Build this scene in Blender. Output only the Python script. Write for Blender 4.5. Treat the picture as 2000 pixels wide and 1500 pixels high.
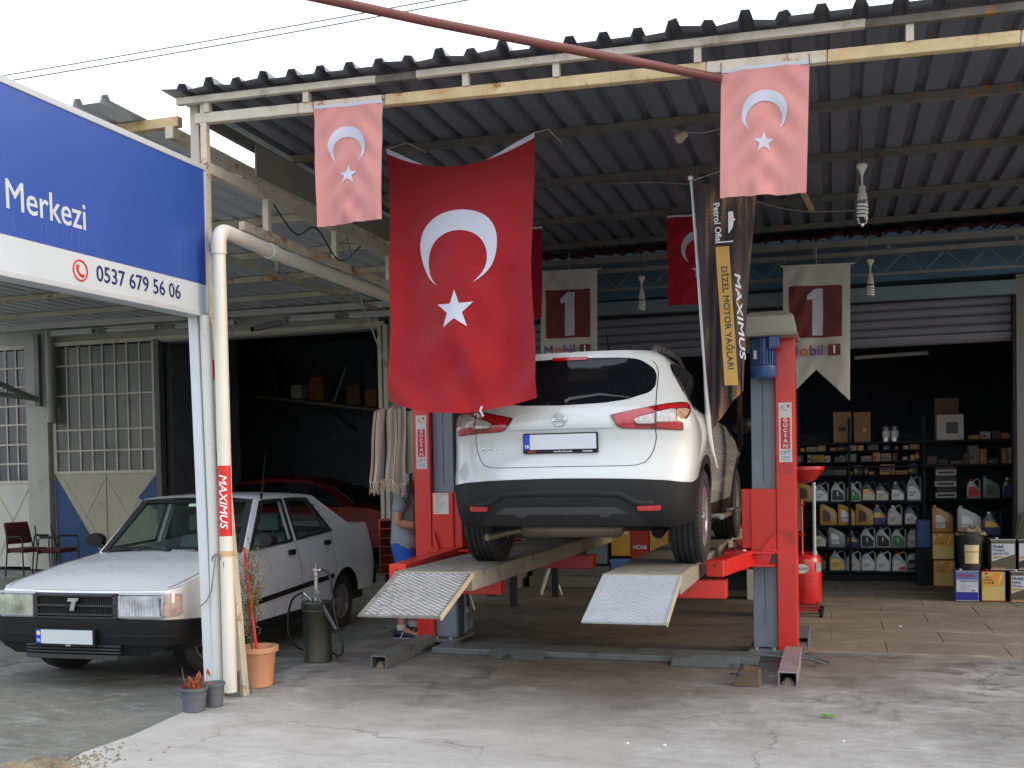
import bpy, bmesh, math, random
import numpy as np
from mathutils import Vector, Matrix
from mathutils.geometry import delaunay_2d_cdt
for _o in list(bpy.data.objects): bpy.data.objects.remove(_o)
scene = bpy.context.scene
COL = scene.collection
R = math.radians
random.seed(7)
# ------------------------------------------------------------------ camera, sky, sun, exposure
YAW, ROLL, PITCH = R(17.3), R(1.05), R(1.3)
FPX, HOR, CAMZ = 2030.0, 917.0, 1.6
_fw = Vector((-math.sin(YAW), math.cos(YAW), 0)); _rt = Vector((math.cos(YAW), math.sin(YAW), 0)); _up = Vector((0, 0, 1))
_f = _fw*math.cos(PITCH) - _up*math.sin(PITCH); _u = _up*math.cos(PITCH) + _fw*math.sin(PITCH)
_r3 = _rt*math.cos(-ROLL) + _u*math.sin(-ROLL); _u3 = _u*math.cos(-ROLL) - _rt*math.sin(-ROLL)
cam = bpy.data.cameras.new('camera'); camo = bpy.data.objects.new('camera', cam); COL.objects.link(camo)
camo.matrix_world = Matrix(((_r3.x, _u3.x, -_f.x, 0), (_r3.y, _u3.y, -_f.y, 0), (_r3.z, _u3.z, -_f.z, CAMZ), (0, 0, 0, 1)))
cam.sensor_width = 36; cam.lens = FPX/2000*36
cam.shift_y = (HOR + FPX*math.tan(PITCH) - 750)/2000
cam.clip_start = 0.05; cam.clip_end = 2000
scene.camera = camo

SUN_EL, SUN_AZ = 20.0, 86.0          # azimuth measured from -Y towards +X
world = bpy.data.worlds.new('World'); scene.world = world; world.use_nodes = True
wn = world.node_tree.nodes; wl = world.node_tree.links
bg = wn['Background']
sky = wn.new('ShaderNodeTexSky'); sky.sky_type = 'NISHITA'; sky.sun_disc = False
sky.sun_elevation = R(SUN_EL); sky.sun_rotation = R(180 - SUN_AZ)
sky.air_density = 1.0; sky.dust_density = 4.0; sky.ozone_density = 1.0
# hazy overcast: the clear sky is mostly veiled by an even pale cloud layer
veil = wn.new('ShaderNodeMix'); veil.data_type = 'RGBA'; veil.inputs[0].default_value = 0.80
# the cloud layer brightens towards the zenith as overcast skies do (about 1 : 2)
wtc = wn.new('ShaderNodeTexCoord'); wsp = wn.new('ShaderNodeSeparateXYZ'); wl.new(wtc.outputs['Generated'], wsp.inputs[0])
wmr = wn.new('ShaderNodeMapRange'); wl.new(wsp.outputs[2], wmr.inputs[0]); cl = wn.new('ShaderNodeMix'); cl.data_type = 'RGBA'; wl.new(wmr.outputs[0], cl.inputs[0])
cl.inputs[6].default_value = (7.2, 7.4, 7.7, 1); cl.inputs[7].default_value = (12.6, 13.6, 15.6, 1); wl.new(cl.outputs[2], veil.inputs[7])
wl.new(sky.outputs[0], veil.inputs[6]); wl.new(veil.outputs[2], bg.inputs[0])
bg.inputs[1].default_value = 0.1
sd = bpy.data.lights.new('sun', 'SUN'); sd.energy = 0.8; sd.angle = R(20); sd.color = (1.0, 0.72, 0.44)
so = bpy.data.objects.new('sun', sd); COL.objects.link(so)
_sv = Vector((math.sin(R(SUN_AZ))*math.cos(R(SUN_EL)), -math.cos(R(SUN_AZ))*math.cos(R(SUN_EL)), math.sin(R(SUN_EL))))
so.rotation_euler = _sv.to_track_quat('Z', 'Y').to_euler()
vs = scene.view_settings
vs.view_transform = 'Standard'; vs.look = 'None'; vs.gamma = 1; vs.exposure = 1.0; vs.use_curve_mapping = False
scene.cycles.max_bounces = 8; scene.cycles.diffuse_bounces = 4; scene.cycles.transparent_max_bounces = 12
scene.cycles.caustics_reflective = False; scene.cycles.caustics_refractive = False

# ------------------------------------------------------------------ materials
def srgb(r, g, b):
    f = lambda c: (c/12.92 if c <= 0.04045 else ((c+0.055)/1.055)**2.4)
    return (f(r/255), f(g/255), f(b/255))
MATS = {}
def M(name, col, rough=0.5, metal=0.0, var=0.12, scale=4.0, bump=0.0, bscale=80.0, dirt=0.0, dcol=(0.08, 0.06, 0.045), dscale=3.0,
      coat=0.0, spec=0.5, stretch=(1, 1, 1), trans=0.0, rvar=0.1, sheen=0.0, rust=0.0):
    if name in MATS: return MATS[name]
    m = bpy.data.materials.new(name); m.use_nodes = True; MATS[name] = m
    n = m.node_tree.nodes; l = m.node_tree.links; b = n['Principled BSDF']
    tc = n.new('ShaderNodeTexCoord'); mp = n.new('ShaderNodeMapping'); mp.inputs['Scale'].default_value = stretch
    l.new(tc.outputs['Object'], mp.inputs[0])
    def noise(s, d=4, r=0.6):
        t = n.new('ShaderNodeTexNoise'); t.inputs['Scale'].default_value = s; t.inputs['Detail'].default_value = d
        t.inputs['Roughness'].default_value = r; l.new(mp.outputs[0], t.inputs['Vector']); return t
    def mixc(fac, a, c):
        x = n.new('ShaderNodeMix'); x.data_type = 'RGBA'; l.new(fac, x.inputs[0])
        for s, v in ((6, a), (7, c)):
            if isinstance(v, tuple): x.inputs[s].default_value = (*v, 1)
            else: l.new(v, x.inputs[s])
        return x.outputs[2]
    def ramp(src, a, c):
        r = n.new('ShaderNodeMapRange'); r.inputs[1].default_value = a; r.inputs[2].default_value = c; l.new(src, r.inputs[0]); return r.outputs[0]
    nz = noise(scale)
    lo = tuple(c*(1-var) for c in col); hi = tuple(min(1, c*(1+var)) for c in col)
    c = mixc(ramp(nz.outputs[0], 0.3, 0.7), lo, hi)
    if dirt:
        d1 = noise(dscale, 8, 0.7); c = mixc(ramp(d1.outputs[0], 0.72-0.3*dirt, 0.86-0.22*dirt), c, dcol)
    if rust:
        d2 = noise(dscale*1.7, 9, 0.72); c = mixc(ramp(d2.outputs[0], 0.74-0.34*rust, 0.80-0.3*rust), c, srgb(150, 92, 40))
        d3 = noise(dscale*4, 8, 0.7); c = mixc(ramp(d3.outputs[0], 0.68-0.1*rust, 0.75-0.1*rust), c, srgb(88, 50, 26))
    l.new(c, b.inputs['Base Color'])
    rr = ramp(noise(scale*2.3).outputs[0], 0.25, 0.75)
    mr = n.new('ShaderNodeMapRange'); mr.inputs[3].default_value = max(0.02, rough-rvar); mr.inputs[4].default_value = min(1, rough+rvar)
    l.new(rr, mr.inputs[0]); l.new(mr.outputs[0], b.inputs['Roughness'])
    b.inputs['Metallic'].default_value = metal; b.inputs['Specular IOR Level'].default_value = spec
    b.inputs['Coat Weight'].default_value = coat; b.inputs['Coat Roughness'].default_value = 0.05
    if trans: b.inputs['Transmission Weight'].default_value = trans
    if sheen: b.inputs['Sheen Weight'].default_value = sheen
    if bump:
        bn = noise(bscale, 6, 0.65); bp = n.new('ShaderNodeBump'); bp.inputs['Strength'].default_value = bump; bp.inputs['Distance'].default_value = 0.01
        l.new(bn.outputs[0], bp.inputs['Height']); l.new(bp.outputs[0], b.inputs['Normal'])
    return m
def glassmat(name, tint, refl=1.0):
    if name in MATS: return MATS[name]
    m = bpy.data.materials.new(name); m.use_nodes = True; MATS[name] = m
    n = m.node_tree.nodes; l = m.node_tree.links; n.remove(n['Principled BSDF']); out = n['Material Output']
    t = n.new('ShaderNodeBsdfTransparent'); t.inputs[0].default_value = (*tint, 1)
    g = n.new('ShaderNodeBsdfGlossy'); g.inputs['Roughness'].default_value = 0.03; g.inputs[0].default_value = (refl, refl, refl, 1)
    fr = n.new('ShaderNodeLayerWeight'); pw = n.new('ShaderNodeMath'); pw.operation = 'POWER'; pw.inputs[1].default_value = 3.5; l.new(fr.outputs['Facing'], pw.inputs[0])
    ma = n.new('ShaderNodeMath'); ma.operation = 'MULTIPLY_ADD'; ma.inputs[1].default_value = 0.7; ma.inputs[2].default_value = 0.035; l.new(pw.outputs[0], ma.inputs[0])
    mx = n.new('ShaderNodeMixShader'); l.new(ma.outputs[0], mx.inputs[0]); l.new(t.outputs[0], mx.inputs[1]); l.new(g.outputs[0], mx.inputs[2])
    l.new(mx.outputs[0], out.inputs[0]); return m

# ------------------------------------------------------------------ object helpers
def thing(name, label, cat, loc=(0, 0, 0), rz=0.0, group=None):
    o = bpy.data.objects.new(name, None); COL.objects.link(o); o.empty_display_size = 0.1
    o.location = loc; o.rotation_euler = (0, 0, rz); o['label'] = label; o['category'] = cat
    if group: o['group'] = group
    return o
def tag(o, label=None, cat=None, group=None, kind=None):
    if label: o['label'] = label
    if cat: o['category'] = cat
    if group: o['group'] = group
    if kind: o['kind'] = kind
    return o
def wm(o):
    m = Matrix(); 
    while o is not None:
        m = o.matrix_basis @ m; o = o.parent
    return m
def dup(root, loc=None, rz=None, label=None, group=None, mats=None):
    def cp(o, parent):
        c = o.copy(); COL.objects.link(c)
        if parent is not None: c.parent = parent
        for ch in CH.get(o.name, []): CH.setdefault(c.name, []).append(cp(ch, c))
        return c
    r = cp(root, None)
    if loc is not None: r.location = loc
    if rz is not None: r.rotation_euler = (0, 0, rz)
    if label: r['label'] = label
    if group: r['group'] = group
    return r
CH = {}
def link(o, parent):
    COL.objects.link(o)
    if parent is not None:
        o.parent = parent; CH.setdefault(parent.name, []).append(o)
    return o
class MB:
    """collects shapes; build() links them as one mesh object"""
    def __init__(s): s.v = []; s.f = []; s.m = []; s.mi = 0
    def add(s, vs, fs, T=None):
        k = len(s.v)
        for p in vs:
            p = Vector(p); s.v.append(T @ p if T is not None else p)
        for f in fs: s.f.append([k+i for i in f]); s.m.append(s.mi)
        return s
    def box(s, x0, x1, y0, y1, z0, z1, T=None):
        vs = [(x0, y0, z0), (x1, y0, z0), (x1, y1, z0), (x0, y1, z0), (x0, y0, z1), (x1, y0, z1), (x1, y1, z1), (x0, y1, z1)]
        return s.add(vs, [(0, 3, 2, 1), (4, 5, 6, 7), (0, 1, 5, 4), (1, 2, 6, 5), (2, 3, 7, 6), (3, 0, 4, 7)], T)
    def bar(s, a, b, w, h, up=(0, 0, 1)):
        a = Vector(a); b = Vector(b); d = (b-a); L = d.length; d.normalize(); up = Vector(up)
        if abs(d.dot(up)) > 0.99: up = Vector((0, 1, 0))
        x = d.cross(up).normalized(); z = x.cross(d)
        T = Matrix(((x.x, d.x, z.x, a.x), (x.y, d.y, z.y, a.y), (x.z, d.z, z.z, a.z), (0, 0, 0, 1)))
        return s.box(-w/2, w/2, 0, L, -h/2, h/2, T)
    def tube(s, pts, r, n=10, cap=True):
        pts = [Vector(p) for p in pts]; k = len(pts); rs = r if isinstance(r, (list, tuple)) else [r]*k
        vs = []; fs = []; px = None
        for i, p in enumerate(pts):
            d = (pts[min(i+1, k-1)]-pts[max(i-1, 0)]).normalized()
            if px is None:
                px = d.orthogonal().normalized()
            px = (px - d*px.dot(d)).normalized(); py = d.cross(px)
            for j in range(n):
                a = 2*math.pi*j/n; vs.append(p + (px*math.cos(a)+py*math.sin(a))*rs[i])
        for i in range(k-1):
            for j in range(n): fs.append((i*n+j, i*n+(j+1) % n, (i+1)*n+(j+1) % n, (i+1)*n+j))
        if cap: fs.append(tuple(range(n-1, -1, -1))); fs.append(tuple((k-1)*n+j for j in range(n)))
        return s.add(vs, fs)
    def lathe(s, prof, T=None, n=24, close=True):
        vs = []; fs = []; k = len(prof)
        for (r, z) in prof:
            for j in range(n):
                a = 2*math.pi*j/n; vs.append((r*math.cos(a), r*math.sin(a), z))
        for i in range(k-1):
            for j in range(n): fs.append((i*n+j, i*n+(j+1) % n, (i+1)*n+(j+1) % n, (i+1)*n+j))
        if close:
            if prof[0][0] > 1e-5: fs.append(tuple(range(n-1, -1, -1)))
            if prof[-1][0] > 1e-5: fs.append(tuple((k-1)*n+j for j in range(n)))
        return s.add(vs, fs, T)
    def prism(s, poly, d0, d1, T=None):
        """polygon in local x,z extruded along local y from d0 to d1"""
        n = len(poly); vs = [(x, d0, z) for x, z in poly]+[(x, d1, z) for x, z in poly]
        fs = [tuple(range(n)), tuple(range(2*n-1, n-1, -1))]+[((i+1) % n, i, n+i, n+(i+1) % n) for i in range(n)]
        return s.add(vs, fs, T)
    def grid(s, P, nu, nv, closed=False):
        k = len(s.v)
        for p in P: s.v.append(Vector(p))
        for i in range(nu-1):
            for j in range(nv-1):
                s.f.append([k+i*nv+j, k+(i+1)*nv+j, k+(i+1)*nv+j+1, k+i*nv+j+1]); s.m.append(s.mi)
        return s
    def build(s, name, mats, parent=None, world=False, smooth=None, bevel=0.0, loc=None, bseg=2, merge=False):
        me = bpy.data.meshes.new(name)
        T = None
        if parent is not None and world: T = wm(parent).inverted()
        vs = [T @ v for v in s.v] if T is not None else s.v
        if loc is not None: lv = Vector(loc); vs = [v-lv for v in vs]
        me.from_pydata([tuple(v) for v in vs], [], s.f)
        if not isinstance(mats, (list, tuple)): mats = [mats]
        for m in mats: me.materials.append(m)
        for p, mi in zip(me.polygons, s.m): p.material_index = mi
        bm = bmesh.new(); bm.from_mesh(me)
        if merge: bmesh.ops.remove_doubles(bm, verts=bm.verts, dist=1e-4)
        bmesh.ops.recalc_face_normals(bm, faces=bm.faces)
        if bevel > 0:
            es = [e for e in bm.edges if len(e.link_faces) == 2 and e.calc_face_angle(0) > R(32)]
            bmesh.ops.bevel(bm, geom=es, offset=bevel, segments=bseg, profile=0.5, affect='EDGES', clamp_overlap=True)
        bm.to_mesh(me); bm.free()
        if smooth is not None:
            for p in me.polygons: p.use_smooth = True
            me.set_sharp_from_angle(angle=R(smooth))
        o = bpy.data.objects.new(name, me)
        if loc is not None: o.location = loc
        return link(o, parent)
def text(s, size, parent, T, mat, name='lettering', ext=0.0008, bold=0.0, align='CENTER', sx=1.0, shear=0.0, world=False, sp=1.0):
    cu = bpy.data.curves.new(name, 'FONT'); cu.body = s; cu.size = size; cu.extrude = ext; cu.align_x = align; cu.align_y = 'CENTER'
    cu.resolution_u = 3; cu.shear = shear; cu.space_character = sp
    o = bpy.data.objects.new('tmp', cu); me = bpy.data.meshes.new_from_object(o); bpy.data.objects.remove(o); bpy.data.curves.remove(cu)
    TT = Matrix(T) @ Matrix.Diagonal((sx, 1, 1, 1))
    if world and parent is not None: TT = wm(parent).inverted() @ TT
    if bold:            # double strike for heavier letters
        b2 = bmesh.new(); k = 0
        for dx, dy in ((0, 0), (-bold, 0), (bold, 0), (0, bold), (0, -bold)):
            m2 = me.copy(); m2.transform(Matrix.Translation((dx, dy, 0.00012*k))); b2.from_mesh(m2); bpy.data.meshes.remove(m2); k += 1
        b2.to_mesh(me); b2.free()
    me.transform(TT); me.name = name; me.materials.clear(); me.materials.append(mat)
    return link(bpy.data.objects.new(name, me), parent)
def frame(o, x, y):
    """matrix with local x -> x, local y -> y (text plane), origin o"""
    x = Vector(x).normalized(); y = Vector(y).normalized(); z = x.cross(y)
    return Matrix(((x.x, y.x, z.x, o[0]), (x.y, y.y, z.y, o[1]), (x.z, y.z, z.z, o[2]), (0, 0, 0, 1)))
FRONT = lambda o: frame(o, (1, 0, 0), (0, 0, 1))          # faces -Y
def inside(p, loops):
    c = False
    for lp in loops:
        n = len(lp)
        for i in range(n):
            (x1, y1), (x2, y2) = lp[i], lp[(i+1) % n]
            if (y1 > p[1]) != (y2 > p[1]) and p[0] < (x2-x1)*(p[1]-y1)/(y2-y1)+x1: c = not c
    return c
def subdiv(lp, h):
    out = []
    for i in range(len(lp)):
        a = Vector(lp[i]); b = Vector(lp[(i+1) % len(lp)]); k = max(1, int((b-a).length/h+0.5))
        for j in range(k): out.append(tuple(a+(b-a)*(j/k)))
    return out
def rnd(poly, r, seg=5):
    """round the corners of a polygon; r one radius or one per corner"""
    out = []; n = len(poly); rs = r if isinstance(r, (list, tuple)) else [r]*n
    for i in range(n):
        p = Vector(poly[i]); a = Vector(poly[i-1])-p; b = Vector(poly[(i+1) % n])-p; rr = min(rs[i], a.length*0.48, b.length*0.48)
        if rr < 1e-4: out.append(tuple(p)); continue
        p0 = p+a.normalized()*rr; p1 = p+b.normalized()*rr
        for k in range(seg+1):
            t = k/seg; out.append(tuple(p0*(1-t)**2+p*2*t*(1-t)+p1*t*t))
    return out
def patch(mb, loops, h, fn, off=0.0, thick=0.0, flip=False):
    """fill a 2D outline (with holes) finely and wrap it on the surface fn(u,v)->point, lifted by off along the normal"""
    loops = [subdiv(lp, h) for lp in loops]
    pts = []; edges = []
    for lp in loops:
        k = len(pts); pts += lp; edges += [(k+i, k+(i+1) % len(lp)) for i in range(len(lp))]
    nb = len(pts)
    xs = [p[0] for p in loops[0]]; ys = [p[1] for p in loops[0]]
    segs = np.array([(*pts[a], *pts[b]) for a, b in edges])
    def dist(p):
        ax, ay, bx, by = segs.T; dx = bx-ax; dy = by-ay; t = np.clip(((p[0]-ax)*dx+(p[1]-ay)*dy)/(dx*dx+dy*dy+1e-12), 0, 1)
        return np.min((ax+t*dx-p[0])**2+(ay+t*dy-p[1])**2)**0.5
    nx = int((max(xs)-min(xs))/h)+1; ny = int((max(ys)-min(ys))/h)+1
    for i in range(nx+1):
        for j in range(ny+1):
            p = (min(xs)+h*(i+0.5*(j % 2)), min(ys)+h*j)
            if inside(p, loops) and dist(p) > h*0.45: pts.append(p)
    r = delaunay_2d_cdt([Vector(p) for p in pts], edges, [], 0, 1e-6)
    vo, fo = r[0], r[2]
    tris = [f for f in fo if inside(tuple(sum((vo[i] for i in f), Vector((0, 0)))/len(f)), loops)]
    def S(p):
        a = Vector(fn(p[0], p[1]))
        if off == 0 and thick == 0: return a, None
        e = 0.004; du = Vector(fn(p[0]+e, p[1]))-Vector(fn(p[0]-e, p[1])); dv = Vector(fn(p[0], p[1]+e))-Vector(fn(p[0], p[1]-e))
        n = du.cross(dv); n = n.normalized() if n.length > 1e-12 else Vector((0, -1, 0))
        if flip: n = -n
        return a, n
    P = [S(v) for v in vo]
    V = [a+(n*off if n is not None else Vector()) for a, n in P]
    mb.add(V, [tuple(f) for f in tris])
    if thick:
        cnt = {}
        for f in tris:
            for i in range(3):
                e = (f[i], f[(i+1) % 3]); cnt.setdefault(tuple(sorted(e)), []).append(e)
        for k2, es in cnt.items():
            if len(es) == 1:
                a, b = es[0]
                mb.add([V[b], V[a], V[a]-P[a][1]*thick, V[b]-P[b][1]*thick], [(0, 1, 2, 3)])
    return mb
def spl(pts, k=6):
    """smooth curve through points"""
    p = [Vector(q) for q in pts]; out = []
    for i in range(len(p)-1):
        a, b, c, d = p[max(i-1, 0)], p[i], p[i+1], p[min(i+2, len(p)-1)]
        for j in range(k):
            t = j/k; out.append(0.5*(2*b+(c-a)*t+(2*a-5*b+4*c-d)*t*t+(3*b-a-3*c+d)*t**3))
    return out+[p[-1]]
def interp(tab, z):
    if z <= tab[0][0]: return tab[0][1]
    for (a, va), (b, vb) in zip(tab, tab[1:]):
        if z <= b: return va+(vb-va)*(z-a)/(b-a)
    return tab[-1][1]
def smooth_tab(tab, n=60):
    """smooth a table with a monotone-ish Catmull-Rom resample"""
    z = np.array([t[0] for t in tab]); v = np.array([t[1] for t in tab]); zz = np.linspace(z[0], z[-1], n)
    m = np.gradient(v, z); out = []
    for q in zz:
        i = min(max(np.searchsorted(z, q)-1, 0), len(z)-2); h = z[i+1]-z[i]; t = (q-z[i])/h
        out.append((q, (2*t**3-3*t*t+1)*v[i]+(t**3-2*t*t+t)*h*m[i]+(-2*t**3+3*t*t)*v[i+1]+(t**3-t*t)*h*m[i+1]))
    return out
# ------------------------------------------------------------------ common materials
white_paint = M('white_paint', srgb(205, 203, 196), 0.45, var=0.06, dirt=0.35, dcol=srgb(150, 140, 122), dscale=2.5, bump=0.1)
old_white = M('old_white_paint', srgb(196, 188, 172), 0.55, var=0.1, dirt=0.5, dcol=srgb(120, 108, 90), dscale=5, bump=0.15, rust=0.25)
rusty_white = M('rusty_white_paint', srgb(203, 194, 174), 0.6, var=0.1, dirt=0.6, dcol=srgb(178, 128, 70), dscale=2.4, bump=0.3, rust=0.55)
rusty_beam = M('rusty_beam', srgb(204, 180, 136), 0.65, var=0.2, dirt=0.7, dcol=srgb(182, 132, 74), dscale=2.2, bump=0.35, rust=0.5)
purlin_m = M('purlin_steel', srgb(100, 97, 88), 0.6, var=0.2, dirt=0.6, dcol=srgb(70, 48, 34), dscale=3, rust=0.45, bump=0.2)
grey_steel = M('grey_steel', srgb(112, 114, 112), 0.5, 0.2, var=0.12, dirt=0.4, bump=0.1)
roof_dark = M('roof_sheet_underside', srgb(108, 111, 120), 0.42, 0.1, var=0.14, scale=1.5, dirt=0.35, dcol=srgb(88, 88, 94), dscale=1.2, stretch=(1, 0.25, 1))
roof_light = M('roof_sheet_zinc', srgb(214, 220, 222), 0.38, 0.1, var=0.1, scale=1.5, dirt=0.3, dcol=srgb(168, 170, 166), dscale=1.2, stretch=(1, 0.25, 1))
wall_white = M('wall_plaster', srgb(176, 176, 166), 0.8, var=0.08, scale=1.2, dirt=0.45, dcol=srgb(128, 124, 110), dscale=1.4, bump=0.2, bscale=30)
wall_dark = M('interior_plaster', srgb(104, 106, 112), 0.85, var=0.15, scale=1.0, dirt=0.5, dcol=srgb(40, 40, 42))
wall_blue = M('blue_wall', srgb(78, 102, 120), 0.8, var=0.12, scale=1.5, dirt=0.4, dcol=srgb(70, 84, 92))
black_plastic = M('black_plastic', (0.0065, 0.0070, 0.0085), 0.55, var=0.15, bump=0.06, bscale=300, dirt=0.15, dcol=(0.03, 0.029, 0.028), dscale=5, spec=0.3)
rubber = M('tyre_rubber', (0.018, 0.018, 0.019), 0.75, var=0.2, dirt=0.35, dcol=(0.06, 0.055, 0.05), dscale=8)
chrome = M('chrome', (0.62, 0.62, 0.63), 0.18, 1.0, var=0.05)
alu = M('brushed_alloy', (0.5, 0.5, 0.51), 0.32, 0.9, var=0.08)
black_steel = M('black_steel', (0.02, 0.02, 0.022), 0.5, 0.1, var=0.2)
ink_black = M('black_print', (0.015, 0.015, 0.018), 0.5, var=0.0)
ink_white = M('white_print', (0.8, 0.8, 0.8), 0.5, var=0.03)
ink_navy = M('navy_print', srgb(34, 44, 96), 0.45, var=0.04)
ink_red = M('red_print', srgb(196, 42, 40), 0.45, var=0.05)
paper = M('paper', srgb(214, 212, 208), 0.7, var=0.05)
cable_m = M('cable_black', (0.012, 0.012, 0.012), 0.5, var=0.1)

# ------------------------------------------------------------------ ground
def concrete(name, base, dark, light, stain=0.5, lift=False, crack=0.6, bumps=0.35):
    m = bpy.data.materials.new(name); m.use_nodes = True; MATS[name] = m
    n = m.node_tree.nodes; l = m.node_tree.links; b = n['Principled BSDF']
    tc = n.new('ShaderNodeTexCoord'); P = tc.outputs['Object']
    def noise(s, d=6, r=0.6, dist=0.0, vec=None):
        t = n.new('ShaderNodeTexNoise'); t.inputs['Scale'].default_value = s; t.inputs['Detail'].default_value = d; t.inputs['Roughness'].default_value = r
        t.inputs['Distortion'].default_value = dist; l.new(vec or P, t.inputs['Vector']); return t.outputs[0]
    def mr(src, a, c, lo=0.0, hi=1.0):
        r = n.new('ShaderNodeMapRange'); r.inputs[1].default_value = a; r.inputs[2].default_value = c; r.inputs[3].default_value = lo; r.inputs[4].default_value = hi
        l.new(src, r.inputs[0]); return r.outputs[0]
    def mix(f, a, c, bt='MIX'):
        x = n.new('ShaderNodeMix'); x.data_type = 'RGBA'; x.blend_type = bt
        if isinstance(f, float): x.inputs[0].default_value = f
        else: l.new(f, x.inputs[0])
        for s, v in ((6, a), (7, c)):
            if isinstance(v, tuple): x.inputs[s].default_value = (*v, 1)
            else: l.new(v, x.inputs[s])
        return x.outputs[2]
    def mul(a, c):
        x = n.new('ShaderNodeMath'); x.operation = 'MULTIPLY'; l.new(a, x.inputs[0])
        if isinstance(c, float): x.inputs[1].default_value = c
        else: l.new(c, x.inputs[1])
        return x.outputs[0]
    st = n.new('ShaderNodeMapping'); st.inputs['Scale'].default_value = (0.8, 1.25, 1); st.inputs['Rotation'].default_value = (0, 0, R(8)); l.new(P, st.inputs[0])
    c = mix(mr(noise(0.7, 6, 0.65, 0.6, st.outputs[0]), 0.36, 0.66), dark, base)
    c = mix(mul(mr(noise(1.9, 9, 0.72, 0.8, st.outputs[0]), 0.5, 0.68), 0.75), c, light)
    c = mix(mul(mr(noise(0.9, 8, 0.7, 1.0), 0.52, 0.66), stain), c, tuple(v*0.42 for v in base))
    c = mix(mul(mr(noise(5.5, 9, 0.75, 0.5), 0.56, 0.72), stain*0.8), c, tuple(v*0.35 for v in base))
    c = mix(mul(mr(noise(16, 9, 0.8, 0.4), 0.54, 0.66), 0.55), c, light)
    c = mix(mul(mr(noise(11, 9, 0.78, 0.6), 0.56, 0.66), 0.5), c, tuple(v*0.45 for v in base))
    c = mix(mul(mr(noise(60, 5, 0.85), 0.35, 0.65), 0.55), c, tuple(v*0.55 for v in base))
    c = mix(mul(mr(noise(170, 2, 0.8), 0.60, 0.66), 0.55), c, light)
    c = mix(mul(mr(noise(140, 2, 0.8), 0.64, 0.68), 0.7), c, tuple(v*0.25 for v in base))
    # faint directional scratches (broom and tyre marks)
    sc = n.new('ShaderNodeMapping'); sc.inputs['Scale'].default_value = (2.0, 55, 1); sc.inputs['Rotation'].default_value = (0, 0, R(24)); l.new(P, sc.inputs[0])
    c = mix(mul(mr(noise(1.0, 3, 0.6, 0.3, sc.outputs[0]), 0.58, 0.7), 0.35), c, light)
    sc2 = n.new('ShaderNodeMapping'); sc2.inputs['Scale'].default_value = (60, 1.7, 1); sc2.inputs['Rotation'].default_value = (0, 0, R(-16)); l.new(P, sc2.inputs[0])
    c = mix(mul(mr(noise(1.0, 3, 0.6, 0.3, sc2.outputs[0]), 0.6, 0.72), 0.3), c, tuple(v*0.55 for v in base))
    if lift:
        # oil-soaked patch of floor under the lift
        sp = n.new('ShaderNodeSeparateXYZ'); l.new(P, sp.inputs[0])
        yy = n.new('ShaderNodeMath'); yy.operation = 'ADD'; l.new(sp.outputs[1], yy.inputs[0]); l.new(mr(noise(1.1, 6, 0.6), 0.2, 0.8, -1.3, 1.3), yy.inputs[1])
        fx = mr(sp.outputs[0], 0.7, -0.6); fl = mr(yy.outputs[0], 7.0, 9.0)
        c = mix(mul(mul(fx, fl), 0.72), c, srgb(62, 56, 50))
        xx = n.new('ShaderNodeMath'); xx.operation = 'ADD'; l.new(sp.outputs[0], xx.inputs[0]); l.new(mr(noise(1.7, 7, 0.65), 0.2, 0.8, -0.9, 0.9), xx.inputs[1])
        ab = n.new('ShaderNodeMath'); ab.operation = 'ABSOLUTE'; ad = n.new('ShaderNodeMath'); ad.operation = 'ADD'; ad.inputs[1].default_value = 1.8; l.new(xx.outputs[0], ad.inputs[0]); l.new(ad.outputs[0], ab.inputs[0])
        track = mr(ab.outputs[0], 1.1, 0.35); c = mix(mul(mul(track, mr(sp.outputs[1], 5.0, 7.4)), 0.62), c, srgb(80, 74, 68))
        c = mix(mul(mul(mr(noise(3.1, 8, 0.7, 0.7), 0.50, 0.64), mr(yy.outputs[0], 5.2, 7.8)), 0.7), c, srgb(58, 54, 50))
        c = mix(mul(mr(noise(0.55, 5, 0.6, 0.8), 0.46, 0.62), 0.5), c, srgb(126, 122, 116))
        # slab colour goes paler towards the front and left, with noisy edges
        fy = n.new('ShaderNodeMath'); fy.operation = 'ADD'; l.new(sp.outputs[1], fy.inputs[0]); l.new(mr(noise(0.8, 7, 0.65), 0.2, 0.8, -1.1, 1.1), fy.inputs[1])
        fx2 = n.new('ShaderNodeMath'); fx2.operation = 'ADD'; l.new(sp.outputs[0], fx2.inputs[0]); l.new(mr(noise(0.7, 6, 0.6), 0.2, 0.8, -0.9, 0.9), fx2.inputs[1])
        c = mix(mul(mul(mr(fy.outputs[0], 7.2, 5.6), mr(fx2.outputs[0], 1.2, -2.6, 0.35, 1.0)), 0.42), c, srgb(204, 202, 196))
        c = mix(mul(mr(noise(2.6, 9, 0.75, 0.6, st.outputs[0]), 0.52, 0.66), 0.4), c, srgb(118, 115, 109))
        c = mix(mul(mr(noise(34, 8, 0.85), 0.56, 0.68), 0.45), c, srgb(104, 101, 96))
    vo = n.new('ShaderNodeTexVoronoi'); vo.feature = 'DISTANCE_TO_EDGE'; vo.inputs['Scale'].default_value = 0.42
    wp = n.new('ShaderNodeTexNoise'); wp.inputs['Scale'].default_value = 1.6; wp.inputs['Detail'].default_value = 7; wp.inputs['Roughness'].default_value = 0.7; l.new(P, wp.inputs['Vector'])
    va = n.new('ShaderNodeVectorMath'); va.operation = 'MULTIPLY_ADD'; va.inputs[1].default_value = (0.5, 0.5, 0); l.new(wp.outputs[1], va.inputs[0]); l.new(P, va.inputs[2]); l.new(va.outputs[0], vo.inputs['Vector'])
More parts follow.
